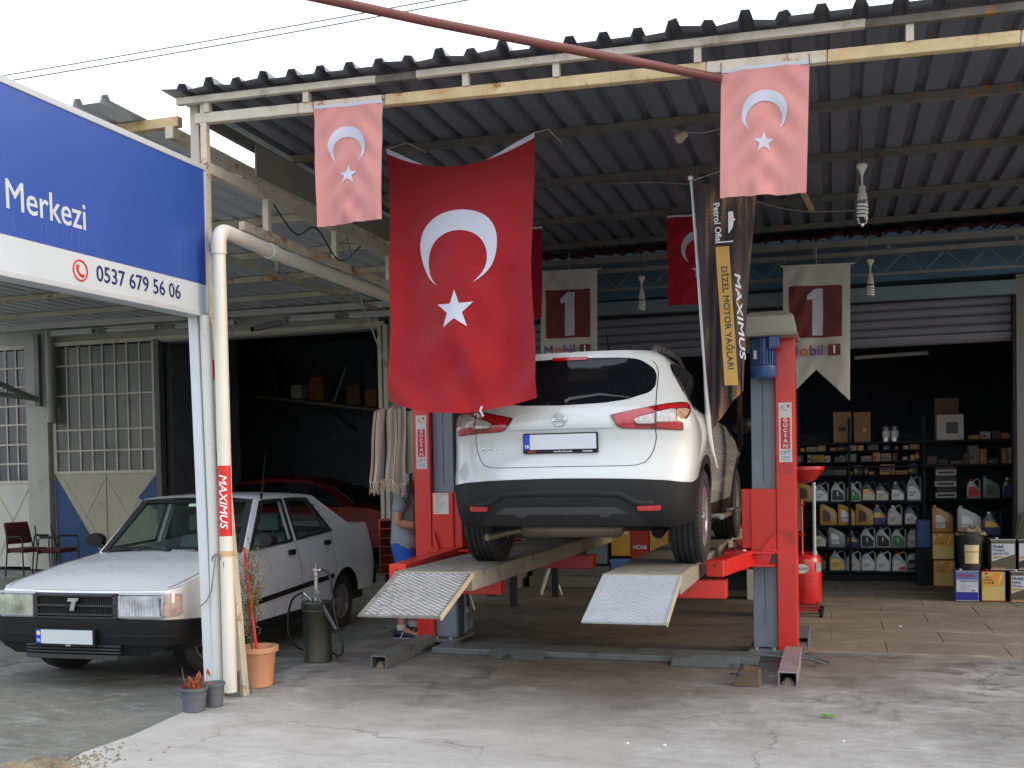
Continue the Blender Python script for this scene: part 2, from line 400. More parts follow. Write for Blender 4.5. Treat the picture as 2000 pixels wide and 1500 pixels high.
    cm = mul(mr(vo.outputs[0], 0.0035, 0.0012), mr(noise(0.6, 3), 0.47, 0.56))
    c = mix(mul(cm, crack), c, tuple(v*0.2 for v in base))
    l.new(c, b.inputs['Base Color'])
    l.new(mr(noise(2.2, 6, 0.7), 0.3, 0.7, 0.5, 0.85), b.inputs['Roughness'])
    bp = n.new('ShaderNodeBump'); bp.inputs['Strength'].default_value = bumps; bp.inputs['Distance'].default_value = 0.02
    l.new(noise(30, 10, 0.82), bp.inputs['Height']); l.new(bp.outputs[0], b.inputs['Normal'])
    return m
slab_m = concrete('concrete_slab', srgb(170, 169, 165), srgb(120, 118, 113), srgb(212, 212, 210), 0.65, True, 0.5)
yard_m = concrete('yard_concrete', srgb(124, 124, 117), srgb(92, 92, 85), srgb(178, 180, 176), 0.6, False, 0.8)
paver_m = concrete('paver_stone', srgb(164, 155, 138), srgb(122, 113, 98), srgb(190, 180, 160), 0.6, False, 0.25, 0.5)
g = MB().add([(-300, -300, -0.035), (300, -300, -0.035), (300, 300, -0.035), (-300, 300, -0.035)], [(0, 1, 2, 3)]).build('ground', yard_m); tag(g, kind='structure')
mb = MB()
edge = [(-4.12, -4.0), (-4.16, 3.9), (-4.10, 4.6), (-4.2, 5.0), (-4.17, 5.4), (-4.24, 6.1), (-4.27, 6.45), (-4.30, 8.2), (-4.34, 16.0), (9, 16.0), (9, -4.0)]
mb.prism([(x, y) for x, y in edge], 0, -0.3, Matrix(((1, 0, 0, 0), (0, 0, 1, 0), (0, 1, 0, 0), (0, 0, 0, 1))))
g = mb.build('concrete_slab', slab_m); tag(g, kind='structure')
# brown stone pavers in front of and inside the shop: each one a piece of the floor
pv = bpy.data.objects.new('shop_floor', None); COL.objects.link(pv); tag(pv, kind='structure'); pv.location = (0, 9.18, 0)
rng = random.Random(3)
yy = 9.16
row = 0
while yy < 15.6:
    dpt = 0.62
    x = -0.50 - (0.0 if row % 2 == 0 else 0.46)
    while x < 4.2:
        w = rng.choice((0.9, 0.92, 0.95))
        z = 0.016 + rng.uniform(-0.002, 0.003)
        x0 = max(x, -0.50)
        m2 = MB(); m2.box(x0+0.002, x+w-0.002, yy+0.004+(rng.uniform(-0.02, 0.02) if row == 0 else 0), yy+dpt-0.004, -0.01, z)
        o = m2.build('paver', paver_m, pv, world=True, bevel=0.004, bseg=1); x += w
    yy += dpt; row += 1

# ------------------------------------------------------------------ the yard canopy over the lift
canopy = thing('yard_canopy', 'dark corrugated steel canopy above the car lift with a rusty front beam', 'canopy', (-4.35, 6.7, 0))
zf = lambda x: 4.40-0.024*(x+4.5)
ZB = 4.335; YF, YB = 6.56, 12.75
def zroof(x, y): return zf(x)+(ZB-zf(x))*(y-6.6)/(12.6-6.6)
def sheet(x0, nrib, pitch, y0, y1, zfun, parent, mat, rng, rib=0.050):
    """one trapezoidal steel sheet"""
    xs = [(x0-0.02, 0)]
    for k in range(nrib):
        b = x0+k*pitch
        xs += [(b+pitch-0.100, 0), (b+pitch-0.078, rib), (b+pitch-0.026, rib), (b+pitch-0.004, 0)]
    mb = MB(); ys = [y0+rng.uniform(-0.03, 0.03)]+[y0+(y1-y0)*t for t in (0.03, 0.07, 0.25, 0.5, 0.75, 1)]
    V = []
    dent = rng.choice([0, 0, 0.02, -0.015])
    for i, (x, dz) in enumerate(xs):
        for j, y in enumerate(ys):
            d = dent*math.sin(i*0.9+x0*7) if j < 2 else 0
            V.append((x, y, zfun(x, y)+dz+d))
    mb.grid(V, len(xs), len(ys))
    return mb.build('roof_sheet', mat, parent, world=True)
rng = random.Random(11)
x = -4.66
while x < 4.2:
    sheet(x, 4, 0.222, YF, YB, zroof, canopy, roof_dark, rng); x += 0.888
for y in (8.2, 9.6, 11.1, 12.35):
    mb = MB(); segs = [(-4.5, -2.1), (-2.1, 0.6), (0.6, 4.3)]
    for a, b_ in segs: mb.bar((a, y, zroof(a, y)-0.034), (b_, y, zroof(b_, y)-0.034), 0.05, 0.06)
    mb.build('purlin', purlin_m, canopy, world=True)
zb = lambda x: 4.24-0.0315*(x+4.464)
for a, b_, m in ((-4.47, -3.62, old_white), (-3.62, -2.95, rusty_white), (-2.95, -0.75, rusty_beam), (-0.75, -0.02, rusty_white), (-0.02, 1.05, rusty_beam), (1.05, 4.2, rusty_white)):
    mb = MB(); mb.bar((a+0.002, 6.70, zb(a)-0.02), (b_-0.002, 6.70, zb(b_)-0.02), 0.06, 0.075); mb.build('front_beam', m, canopy, world=True, bevel=0.006)
zt = lambda x: zf(x)-0.03
for a, b_, m, dz in ((-4.60, -3.0, old_white, 0), (-3.0, -2.7, purlin_m, -0.004), (-2.7, 0.2, old_white, 0), (0.2, 4.2, purlin_m, -0.006)):
    mb = MB(); mb.bar((a, 6.66, zt(a)-0.022+dz), (b_, 6.66, zt(b_)-0.022+dz), 0.045, 0.05); mb.build('top_rail', m, canopy, world=True, bevel=0.004)
for x in (-4.36, -3.55, -2.35, -1.72, -0.8, 0.45, 1.7, 2.9):
    mb = MB(); mb.bar((x, 6.68, zb(x)+0.015), (x, 6.68, zt(x)-0.045), 0.045, 0.045, up=(0, 1, 0)); mb.build('strut', old_white, canopy, world=True)
# rusty canopy post at the left end and the raking tie at the back
mb = MB()
mb.bar((-4.115, 6.58, -0.02), (-4.36, 6.66, 2.72), 0.06, 0.07); mb.build('post', rusty_white, canopy, world=True, bevel=0.006)
mb = MB(); mb.bar((-4.385, 6.67, 2.60), (-4.40, 6.70, 4.34), 0.05, 0.05); mb.bar((-4.385, 6.64, 3.62), (-4.395, 6.64, 3.86), 0.05, 0.03); mb.build('post', rusty_white, canopy, world=True, bevel=0.004)
mb = MB(); mb.bar((-4.52, 6.78, 3.2), (-4.52, 6.78, 4.36), 0.075, 0.075); mb.build('post', old_white, canopy, world=True, bevel=0.006)
mb = MB(); mb.add([(-4.20, 6.52, 0), (-4.10, 6.52, 0), (-4.10, 6.68, 0), (-4.20, 6.68, 0), (-4.18, 6.54, 0.13), (-4.12, 6.54, 0.16), (-4.12, 6.66, 0.16), (-4.18, 6.66, 0.13)],
    [(0, 3, 2, 1), (4, 5, 6, 7), (0, 1, 5, 4), (1, 2, 6, 5), (2, 3, 7, 6), (3, 0, 4, 7)]); mb.build('post_foot', grey_steel, canopy, world=True, bevel=0.005)
# zinc valance board and the lengthwise girder on the left edge
mb = MB(); mb.box(-4.47, -4.455, 7.5, 11.6, 4.02, 4.28); mb.build('valance_board', M('zinc_board', srgb(150, 146, 136), 0.5, 0.2, var=0.12, dirt=0.4, dcol=srgb(104, 92, 78)), canopy, world=True)
mb = MB(); mb.bar((-4.40, 6.72, 3.86), (-4.40, 12.9, 3.86), 0.06, 0.08)
mb.build('girder', old_white, canopy, world=True, bevel=0.004)
mb = MB(); mb.bar((-4.5, 6.75, 4.27), (-4.5, 12.9, 4.24), 0.05, 0.07); mb.build('girder', purlin_m, canopy, world=True)
mb = MB(); mb.bar((-4.36, 7.1, 3.52), (-4.36, 12.9, 3.52), 0.05, 0.07); mb.build('girder', rusty_white, canopy, world=True, bevel=0.004)
for y in (7.5, 8.7, 9.9, 11.1, 12.3):
    mb = MB(); mb.bar((-4.37, y, 3.55), (-4.37, y, 3.82), 0.05, 0.05); mb.build('strut', old_white, canopy, world=True)
mb = MB(); mb.bar((-0.46, 8.25, 4.2), (-0.20, 11.15, 4.2), 0.04, 0.05); mb.build('tie', rusty_beam, canopy, world=True)

# ------------------------------------------------------------------ the lower canopy of the left garage
lc = thing('garage_canopy', 'pale zinc corrugated canopy in front of the left garage with white beams', 'canopy', (-8.5, 6.8, 0))
zl = lambda x, y: 4.33-0.008*(y-6.8)
x = -14.6
while x < -5.0:
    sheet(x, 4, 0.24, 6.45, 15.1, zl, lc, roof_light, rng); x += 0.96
for i, y in enumerate((6.86, 8.2, 9.75, 11.2, 12.5, 13.8)):
    mb = MB(); mb.bar((-14.6, y, zl(0, y)-0.045), (-4.72, y, zl(0, y)-0.045), 0.06, 0.075); mb.build('beam', rusty_beam if i == 0 else (old_white if i % 2 else rusty_white), lc, world=True, bevel=0.004)
for x in (-4.78, -9.8):
    mb = MB(); mb.bar((x, 6.8, zl(0, 6.8)-0.135), (x, 15, zl(0, 15)-0.135), 0.07, 0.09); mb.build('beam', rusty_white, lc, world=True, bevel=0.004)
mb = MB(); mb.bar((-6.4, 8.9, 4.0), (-6.4, 8.9, 4.23), 0.05, 0.05); mb.bar((-6.4, 11.2, 4.0), (-6.4, 11.2, 4.21), 0.05, 0.05)
mb.bar((-6.4, 7.5, 4.0), (-6.4, 14, 4.0), 0.05, 0.05); mb.build('girder', old_white, lc, world=True)

# ------------------------------------------------------------------ left garage building
gar = thing('left_garage', 'white plastered garage with a paned steel door and a dark open bay', 'garage', (-10.5, 15.1, 0))
YW = 15.0
mb = MB()
mb.box(-22, -14.6, YW, YW+0.3, 0, 4.6)
mb.box(-13.57, -13.12, YW-0.06, YW+0.3, 0, 4.05)          # pier beside the small door
mb.box(-14.6, -10.86, YW+0.06, YW+0.3, 3.95, 4.6); mb.box(-10.86, -6.82, YW+0.02, YW+0.3, 3.86, 4.6)
mb.box(-6.66, -4.2, YW+0.05, YW+0.3, 0, 4.6)
mb.build('wall', wall_white, gar, world=True)
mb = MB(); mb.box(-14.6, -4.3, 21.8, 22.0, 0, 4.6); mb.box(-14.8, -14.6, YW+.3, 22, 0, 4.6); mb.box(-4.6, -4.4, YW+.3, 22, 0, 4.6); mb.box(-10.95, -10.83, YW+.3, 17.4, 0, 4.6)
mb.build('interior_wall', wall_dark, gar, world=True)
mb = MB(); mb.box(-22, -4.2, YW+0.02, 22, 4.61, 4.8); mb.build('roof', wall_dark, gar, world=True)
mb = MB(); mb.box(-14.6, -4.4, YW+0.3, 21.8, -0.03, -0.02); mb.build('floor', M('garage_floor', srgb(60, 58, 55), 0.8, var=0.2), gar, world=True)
mb = MB(); mb.bar((-14.5, YW-0.14, 4.235), (-4.3, YW-0.14, 4.175), 0.12, 0.10); mb.build('eaves_beam', white_paint, gar, world=True, bevel=0.006)
mb = MB(); mb.box(-13.1, -6.7, YW-0.04, YW+0.016, 3.88, 3.955); mb.build('lintel', old_white, gar, world=True, bevel=0.006)
mb = MB(); mb.box(-10.93, -10.83, YW-0.05, YW+0.1, 0, 3.9); mb.build('door_frame', M('frame_grey', srgb(92, 92, 86), 0.6, var=0.1), gar, world=True)
mb = MB(); mb.box(-6.81, -6.75, YW-0.06, YW+0.06, 0, 3.9); mb.box(-6.73, -6.66, YW-0.04, YW+0.06, 0, 3.9); mb.build('door_frame', old_white, gar, world=True)
cream_steel = M('cream_steel', srgb(168, 164, 144), 0.5, var=0.06, dirt=0.45, dcol=srgb(140, 128, 100), dscale=2.2, bump=0.15, bscale=4)
dusty_glass = M('dusty_glass', srgb(88, 92, 84), 0.35, var=0.35, scale=1.6, dirt=0.5, dcol=srgb(128, 128, 114), dscale=1.3, spec=0.6)
dark_pane = M('dark_pane', srgb(52, 58, 66), 0.12, var=0.5, scale=2.2, spec=0.7)
blue_paint = M('blue_paint', srgb(16, 62, 112), 0.5, var=0.12, dirt=0.35, dcol=srgb(70, 110, 150), dscale=3)
def paned_door(x0, x1, zr, cols, zlo, zhi, glass, framew, name, paint, y=YW+0.03):
    """door leaf: solid lower panel plus a grid of panes"""
    mb = MB(); mb.box(x0, x1, y, y+0.04, zlo, zr[0]-0.02); d = mb.build(name, paint, gar, world=True, bevel=0.004)
    mb = MB()
    mb.box(x0, x0+framew, y-0.012, y+0.05, zr[0]-0.02, zhi); mb.box(x1-framew, x1, y-0.012, y+0.05, zr[0]-0.02, zhi)
    mb.box(x0+framew, x1-framew, y-0.012, y+0.05, zr[-1]+0.02, zhi); mb.box(x0+framew, x1-framew, y-0.014, y+0.05, zr[0]-0.02, zr[0]+0.03)
    a, b_ = x0+framew, x1-framew; w = (b_-a)/cols
    for i in range(1, cols): mb.box(a+i*w-0.013, a+i*w+0.013, y-0.006, y+0.03, zr[0]+0.03, zr[-1]+0.02)
    for z in zr[1:-1]: mb.box(a, b_, y-0.009, y+0.028, z-0.014, z+0.014)
    mb.build('muntin', old_white, d, world=True)
    rg = random.Random(int(x0*10))
    for i in range(cols):
        for j in range(len(zr)-1):
            t = rg.uniform(-0.004, 0.004)
            p = MB(); p.add([(a+i*w, y+0.015+t, zr[j]), (a+(i+1)*w, y+0.015-t, zr[j]), (a+(i+1)*w, y+0.015-t, zr[j+1]), (a+i*w, y+0.015+t, zr[j+1]), (a+i*w, y+0.02, zr[j]), (a+(i+1)*w, y+0.02, zr[j]), (a+(i+1)*w, y+0.02, zr[j+1]), (a+i*w, y+0.02, zr[j+1])],
                [(0, 1, 2, 3), (7, 6, 5, 4)])
            p.build('pane', glass, d, world=True)
    return d
d1 = paned_door(-13.08, -10.95, [1.68, 2.06, 2.42, 3.02, 3.54, 3.86], 8, 0.05, 3.88, dusty_glass, 0.07, 'paned_door', cream_steel)
# raised folds and the blue corner triangles on the lower panel
mb = MB(); y = YW+0.027
mb.prism([(-13.06, 0.06), (-12.0, 0.06), (-13.06, 1.64)], y-0.004, y, None); mb.prism([(-10.97, 1.64), (-10.97, 1.0), (-11.36, 1.24)], y-0.004, y, None)
mb.build('corner_panel', blue_paint, d1, world=True)
mb = MB(); mb.box(-12.02, -12.0, y-0.01, y+0.001, 0.05, 1.64)
for a, b_ in (((-12.9, 1.6), (-12.0, 0.3)), ((-12.0, 0.3), (-11.05, 1.6)), ((-12.0, 1.6), (-12.45, 0.9)), ((-12.0, 1.6), (-11.6, 0.95))): mb.bar((a[0], y, a[1]), (b_[0], y, b_[1]), 0.012, 0.006, up=(0, 1, 0))
mb.build('fold', cream_steel, d1, world=True)
d2 = paned_door(-14.58, -13.57, [1.53, 1.86, 2.2, 2.55, 2.88, 3.22, 3.55, 3.86], 4, 0.03, 3.95, dark_pane, 0.05, 'paned_door', M('white_steel', srgb(192, 190, 178), 0.5, var=0.05, dirt=0.35, dcol=srgb(150, 140, 118), bump=0.15, bscale=4))
mb = MB(); y = YW+0.027
for a, b_ in (((-14.4, 0.05), (-14.0, 0.85)), ((-14.0, 0.85), (-13.62, 0.05)), ((-14.0, 0.85), (-14.4, 1.45)), ((-14.0, 0.85), (-13.62, 1.45))): mb.bar((a[0], y, a[1]), (b_[0], y, b_[1]), 0.014, 0.008, up=(0, 1, 0))
mb.build('fold', cream_steel, d2, world=True)
mb = MB(); mb.tube([(-13.0, YW-0.1, 2.6), (-13.0, YW-0.1, 4.15)], 0.07, 14); mb.tube([(-13.0, YW-0.1, 2.56), (-13.0, YW-0.1, 2.62)], 0.08, 14); mb.tube([(-13.0, YW-0.1, 3.4), (-13.0, YW-0.1, 3.46)], 0.078, 14)
mb.build('downpipe', M('pvc_grey', srgb(150, 150, 142), 0.45, var=0.08, dirt=0.3), gar, world=True, smooth=40)
# folded steel awning bracket sticking out of the wall by the small door
br = thing('awning_bracket', 'weathered steel triangle bracket on the wall over the small paned door', 'bracket', (-13.3, 14.9, 2.6))
mb = MB(); mb.bar((-13.22, 14.86, 4.1), (-13.22, 14.86, 2.85), 0.10, 0.08); mb.build('upright', grey_steel, br, world=True, bevel=0.004)
mb = MB(); mb.bar((-13.22, 14.86, 2.95), (-13.9, 13.3, 3.62), 0.08, 0.08); mb.build('brace', grey_steel, br, world=True, bevel=0.004)
mb = MB(); mb.bar((-13.24, 14.84, 2.98), (-14.2, 13.6, 3.15), 0.07, 0.08); mb.build('brace', grey_steel, br, world=True, bevel=0.004)

# ------------------------------------------------------------------ right shop building
shop = thing('oil_shop', 'dark open oil shop with a half raised grey roller shutter under a blue wall', 'shop', (-1.1, 13.1, 0))
YS = 13.0
mb = MB(); mb.box(-4.4, 8, YS+0.0, YS+0.3, 3.72, 4.3); mb.build('wall', wall_blue, shop, world=True)
mb = MB(); mb.box(1.97, 8, YS-0.05, YS+0.3, 0, 3.7); mb.build('pier', M('grey_render', srgb(112, 112, 108), 0.8, var=0.08, dirt=0.3), shop, world=True)
mb = MB(); mb.box(-4.4, -4.1, YS, YS+2.2, 0, 3.7); mb.build('pier', wall_dark, shop, world=True)
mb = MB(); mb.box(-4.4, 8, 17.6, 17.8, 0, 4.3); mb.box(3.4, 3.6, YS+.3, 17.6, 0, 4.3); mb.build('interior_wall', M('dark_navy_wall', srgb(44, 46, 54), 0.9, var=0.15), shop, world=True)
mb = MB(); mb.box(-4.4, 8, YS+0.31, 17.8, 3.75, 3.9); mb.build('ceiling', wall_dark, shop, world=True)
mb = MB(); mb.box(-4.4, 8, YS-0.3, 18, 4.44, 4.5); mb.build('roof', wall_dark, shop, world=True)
mb = MB(); mb.bar((-4.1, YS-0.01, 3.62), (1.97, YS-0.01, 3.56), 0.1, 0.16); mb.build('shutter_housing', M('housing_grey', srgb(104, 118, 124), 0.5, var=0.08), shop, world=True)
sh = MB(); sh.box(-4.1, 1.95, YS+0.16, YS+0.18, 3.04, 3.5); sh = sh.build('shutter', M('shutter_grey', srgb(108, 108, 114), 0.5, var=0.06), shop, world=True)
z = 3.50
while z > 3.06:
    m2 = MB(); V = []
    for x in (-4.1, 1.94):
        for (dy, dz) in ((0.16, 0.0), (0.125, -0.012), (0.115, -0.045), (0.125, -0.085), (0.15, -0.10), (0.16, -0.104)): V.append((x, YS+dy, z+dz))
    m2.grid(V, 2, 6); m2.build('slat', MATS['shutter_grey'], sh, world=True, smooth=50); z -= 0.106
mb = MB(); mb.box(-4.1, 1.94, YS+0.10, YS+0.155, 3.02, 3.075); mb.build('bottom_bar', MATS['shutter_grey'], sh, world=True)
mb = MB(); mb.box(1.945, 1.968, YS+0.02, YS+0.2, 0, 3.5); mb.build('guide_rail', black_steel, shop, world=True)
# steel lattice beam and gutter under the eaves, terracotta tile edge
tr = thing('lattice_girder', 'thin grey zigzag lattice girder running below the tiled eaves', 'girder', (-1, 12.6, 3.9))
mb = MB(); zc = lambda x, d: 3.86-0.012*x+d
mb.bar((-4.3, 12.6, zc(-4.3, .13)), (4.2, 12.6, zc(4.2, .13)), 0.03, 0.03); mb.bar((-4.3, 12.6, zc(-4.3, -.11)), (4.2, 12.6, zc(4.2, -.11)), 0.03, 0.03); mb.build('chord', grey_steel, tr, world=True)
mb = MB(); x = -4.3; k = 0
while x < 4.1:
    mb.tube([(x, 12.6, zc(x, .12 if k % 2 else -.10)), (x+0.22, 12.6, zc(x, -.10 if k % 2 else .12))], 0.008, 6); x += 0.22; k += 1
mb.build('lacing', grey_steel, tr, world=True)
gt = MB(); gt.bar((-4.3, 12.42, 4.12), (4.2, 12.42, 4.04), 0.1, 0.07); gt.bar((-4.3, 12.5, 4.0), (4.2, 12.5, 3.95), 0.05, 0.05)
for x in (-3.2, -1.6, -0.2, 0.6, 1.9): gt.bar((x, 12.45, 3.99), (x, 12.45, 4.1), 0.04, 0.04, up=(0, 1, 0))
o = gt.build('eaves_gutter', M('gutter_grey', srgb(120, 118, 112), 0.5, 0.1, var=0.12, dirt=0.4), None, loc=(-0.5, 12.42, 4.1)); tag(o, 'grey steel eaves gutter along the tiled edge behind the canopy', 'gutter')
tiles = thing('tiled_eaves', 'terracotta tile edge of the shop roof seen under the canopy', 'eaves', (-0.5, 12.7, 4.2))
tile_m = M('terracotta_tile', srgb(118, 60, 40), 0.8, var=0.25, scale=5, dirt=0.5, dcol=srgb(70, 40, 30), bump=0.3)
x = -4.3; k = 0; tproto = None
while x < 4.2:
    if tproto is None:
        m2 = MB(); V = []
        for yv in (0.0, 0.45):
            for j in range(7):
                a = math.pi*j/6; V.append((0.09*math.cos(a), yv, 0.05*math.sin(a)))
            for j in range(7):
                a = math.pi*(6-j)/6; V.append((0.075*math.cos(a), yv, 0.04*math.sin(a)-0.006))
        m2.grid(V, 2, 14); tproto = m2.build('roof_tile', tile_m, tiles, smooth=50); o = tproto
    else:
        o = tproto.copy(); link(o, tiles)
    o.location = (x+0.5, -0.25+0.02*math.sin(k*2.1), -0.02-0.012*x*0.5+0.01*math.sin(k*1.7)); o.rotation_euler = (0.12, 0, 0.05*math.sin(k*3.3)); x += 0.19; k += 1

# ------------------------------------------------------------------ wires, red pole
wire = M('wire_grey', (0.14, 0.14, 0.14), 0.6, var=0.0)
def wr(a, b_, sag, label, r=0.015):
    pts = []
    for i in range(13):
        t = i/12; p = Vector(a).lerp(Vector(b_), t); p.z -= sag*4*t*(1-t); pts.append(p)
    o = MB().tube(pts, r, 5).build('overhead_wire', wire, None, loc=a); tag(o, label, 'wire', 'overhead wires across the white sky'); return o
# ------------------------------------------------------------------ the white crossover on the lift
SUVO = (-1.815, 6.90, 0.885)
_w = smooth_tab([(0.16, 0.785), (0.30, 0.835), (0.45, 0.866), (0.62, 0.886), (0.80, 0.900), (0.95, 0.897), (1.06, 0.880), (1.13, 0.858), (1.25, 0.800), (1.40, 0.722), (1.50, 0.655), (1.545, 0.60), (1.575, 0.50), (1.59, 0.30), (1.597, 0.02)], 120)
_yr = smooth_tab([(0.16, 0.16), (0.30, 0.075), (0.36, 0.035), (0.46, 0.005), (0.55, 0.0), (0.63, 0.005), (0.68, 0.03), (0.74, 0.06), (0.80, 0.075), (0.88, 0.085), (0.96, 0.080), (1.02, 0.068), (1.08, 0.085), (1.15, 0.135), (1.25, 0.225), (1.40, 0.335), (1.48, 0.385), (1.52, 0.40), (1.545, 0.42), (1.575, 0.55), (1.59, 0.9), (1.597, 1.4)], 160)
_yf = smooth_tab([(0.16, 4.20), (0.30, 4.32), (0.55, 4.375), (0.72, 4.36), (0.85, 4.30), (0.93, 4.15), (1.0, 3.75), (1.06, 3.35), (1.13, 3.10), (1.25, 2.88), (1.40, 2.56), (1.50, 2.28), (1.545, 2.1), (1.575, 1.95), (1.597, 1.6)], 120)
_ca = [(0.16, 0.34), (0.5, 0.42), (0.9, 0.40), (1.1, 0.36), (1.3, 0.30), (1.5, 0.26), (1.6, 0.2)]
_oc = {}
def suv_outline(z):
    k = round(z, 4)
    if k in _oc: return _oc[k]
    w, yr, yf, a = interp(_w, z), interp(_yr, z), interp(_yf, z), interp(_ca, z)
    n = 2.9; t = np.linspace(0, 1, 44)
    th = (t**0.75)*math.pi/2
    x = w*np.sin(th)**(2/n); bow = 0.05*(x/w)**2
    y = yr+bow+a*(1-np.maximum(np.cos(th), 0)**(2/n))
    y0 = y[-1]
    af = min(0.9, max(0.1, (yf-y0)*0.35))
    ys = np.linspace(y0, yf-af, 40)[1:]
    bul = 1+0.006*np.sin((ys-y0)/(yf-af-y0+1e-6)*math.pi)
    th2 = np.linspace(0, math.pi/2, 24)[1:]
    X = np.concatenate([x, w*bul, w*np.cos(th2)**(2/2.6)]); Y = np.concatenate([y, ys, yf-af+af*np.sin(th2)**(2/2.6)])
    S = np.concatenate([[0], np.cumsum(np.hypot(np.diff(X), np.diff(Y)))])
    _oc[k] = (S, X, Y); return _oc[k]
def suv_pt(s, z):
    sg = 1 if s >= 0 else -1
    S, X, Y = suv_outline(min(max(z, 0.16), 1.597)); s = abs(s)
    return (sg*float(np.interp(s, S, X)), float(np.interp(s, S, Y)), z)
# BODY
SMX = 5.75
def suv_full(s, z):
    S, X, Y = suv_outline(min(max(z, 0.16), 1.597)); a = abs(s); c = min(1.3, S[-1]*0.45)
    if a > 1.3: a = c+(a-1.3)*(S[-1]-c)/(SMX-1.3)
    elif c < 1.3: a = a*c/1.3
    sg = 1 if s >= 0 else -1
    return (sg*float(np.interp(a, S, X)), float(np.interp(a, S, Y)), z)
def suv_s_of_y(y, z):
    """full-domain s of the side point at y"""
    S, X, Y = suv_outline(z); a = float(np.interp(y, Y, S)); c = min(1.3, S[-1]*0.45)
    return a*1.3/c if a < c else 1.3+(a-c)*(SMX-1.3)/(S[-1]-c)
def suv_side(sg):
    def f(y, z):
        S, X, Y = suv_outline(min(max(z, 0.16), 1.597)); return (sg*float(np.interp(y, Y, X)), y, z)
    return f
pearl = M('pearl_white_paint', (0.54, 0.565, 0.56), 0.26, var=0.01, coat=0.9, rvar=0.02)
suv_glass = M('privacy_glass', (0.005, 0.006, 0.008), 0.05, var=0.3, rvar=0.02, spec=0.35)
lamp_red = M('lamp_red', (0.36, 0.008, 0.012), 0.12, var=0.2, scale=30, coat=1.0, rvar=0.05)
lamp_dark = M('lamp_dark_red', (0.11, 0.004, 0.006), 0.12, var=0.2, scale=25, coat=1.0, rvar=0.05)
lamp_clear = M('lamp_clear', (0.42, 0.40, 0.39), 0.12, var=0.3, scale=45, coat=1.0, stretch=(1, 1, 0.3))
lamp_amber = M('lamp_amber', (0.42, 0.26, 0.16), 0.12, var=0.4, scale=40, coat=1.0)
suv = thing('crossover_car', 'white crossover car with tinted rear glass raised on the red lift', 'car', SUVO)
def arch_loop(yc, r, zc, zlow, n=22):
    a0 = math.asin((zlow-zc)/r) if abs(zlow-zc) < r else 0
    return [(suv_s_of_y(yc-r*math.cos(t), zc+r*math.sin(t)), zc+r*math.sin(t)) for t in np.linspace(a0, math.pi-a0, n)]
ZC = 0.345
def body_loop(ztop, zlow=0.25):
    lp = [(0, 0.33), (0.55, 0.33), (0.80, 0.31)]
    lp += [(suv_s_of_y(0.87-0.40, 0.30), 0.30)]+arch_loop(0.87, 0.40, ZC, 0.30)
    lp += [(suv_s_of_y(0.87+0.42, zlow), zlow), (suv_s_of_y(3.516-0.42, zlow), zlow)]+arch_loop(3.516, 0.40, ZC, 0.30)+[(suv_s_of_y(4.0, 0.28), 0.28), (SMX, 0.28)]
    return lp
mb = MB()
for sg in (1, -1):
    lp = [(0, 0.36), (0.55, 0.36), (0.80, 0.36)]+arch_loop(0.87, 0.40, ZC, 0.36)+[(suv_s_of_y(1.30, 0.25), 0.25), (suv_s_of_y(3.09, 0.25), 0.25)]+arch_loop(3.516, 0.40, ZC, 0.30)+[(suv_s_of_y(4.0, 0.28), 0.28), (SMX, 0.28), (SMX, 1.595), (0, 1.595)]
    patch(mb, [lp], 0.045, (lambda s, z, sg=sg: suv_full(sg*s, z)))
# roof cap
V = []
for yv in np.linspace(1.35, 1.65, 3):
    for xv in np.linspace(-0.07, 0.07, 3): V.append((xv, yv, 1.599))
mb.grid(V, 3, 3)
suv_body = mb.build('body', pearl, suv, smooth=42, merge=True)
# plastic cladding: bumper, arches, sills
mb = MB()
for sg in (1, -1):
    lp = [(0, 0.325), (0.5, 0.32), (0.80, 0.305)]+[(suv_s_of_y(0.87-0.405*math.cos(t), ZC+0.405*math.sin(t)), ZC+0.405*math.sin(t)) for t in np.linspace(0, 0.78, 6)]
    lp += [(suv_s_of_y(0.87-0.455*math.cos(t), ZC+0.455*math.sin(t)), ZC+0.455*math.sin(t)) for t in (0.76, 0.70)]
    lp += [(0.98, 0.606), (0.86, 0.610), (0.74, 0.623), (0.536, 0.634), (0.3, 0.641), (0, 0.645)]
    patch(mb, [lp], 0.04, (lambda s, z, sg=sg: suv_full(sg*s, z)), off=0.008, thick=0.012, flip=(sg < 0))
    for yc in (0.87, 3.516):
        ring = [(yc-0.395*math.cos(t), ZC+0.395*math.sin(t)) for t in np.linspace(-0.1, math.pi+0.1, 26)]+[(yc+0.455*math.cos(t), ZC+0.455*math.sin(t)) for t in np.linspace(-0.1, math.pi+0.1, 26)]
        patch(mb, [ring], 0.05, suv_side(sg), off=0.010, thick=0.03, flip=(sg < 0))
    patch(mb, [[(1.28, 0.24), (3.1, 0.24), (3.08, 0.42), (1.30, 0.42)]], 0.06, suv_side(sg), off=0.012, thick=0.03, flip=(sg < 0))
suv_bump = mb.build('bumper', black_plastic, suv, smooth=40)
mb = MB()
patch(mb, [rnd([(-0.62, 0.325), (-0.44, 0.462), (0.44, 0.462), (0.62, 0.325)], [0.01, 0.06, 0.06, 0.01])], 0.04, suv_pt, off=0.0105, thick=0.002)
mb.build('bumper_recess', M('recess_black', (0.005, 0.005, 0.006), 0.6, var=0.1), suv_bump, smooth=40)
mb = MB()
patch(mb, [rnd([(-0.47, 0.405), (-0.40, 0.452), (0.40, 0.452), (0.47, 0.405)], [0.01, 0.04, 0.04, 0.01])], 0.03, suv_pt, off=0.020, thick=0.02)
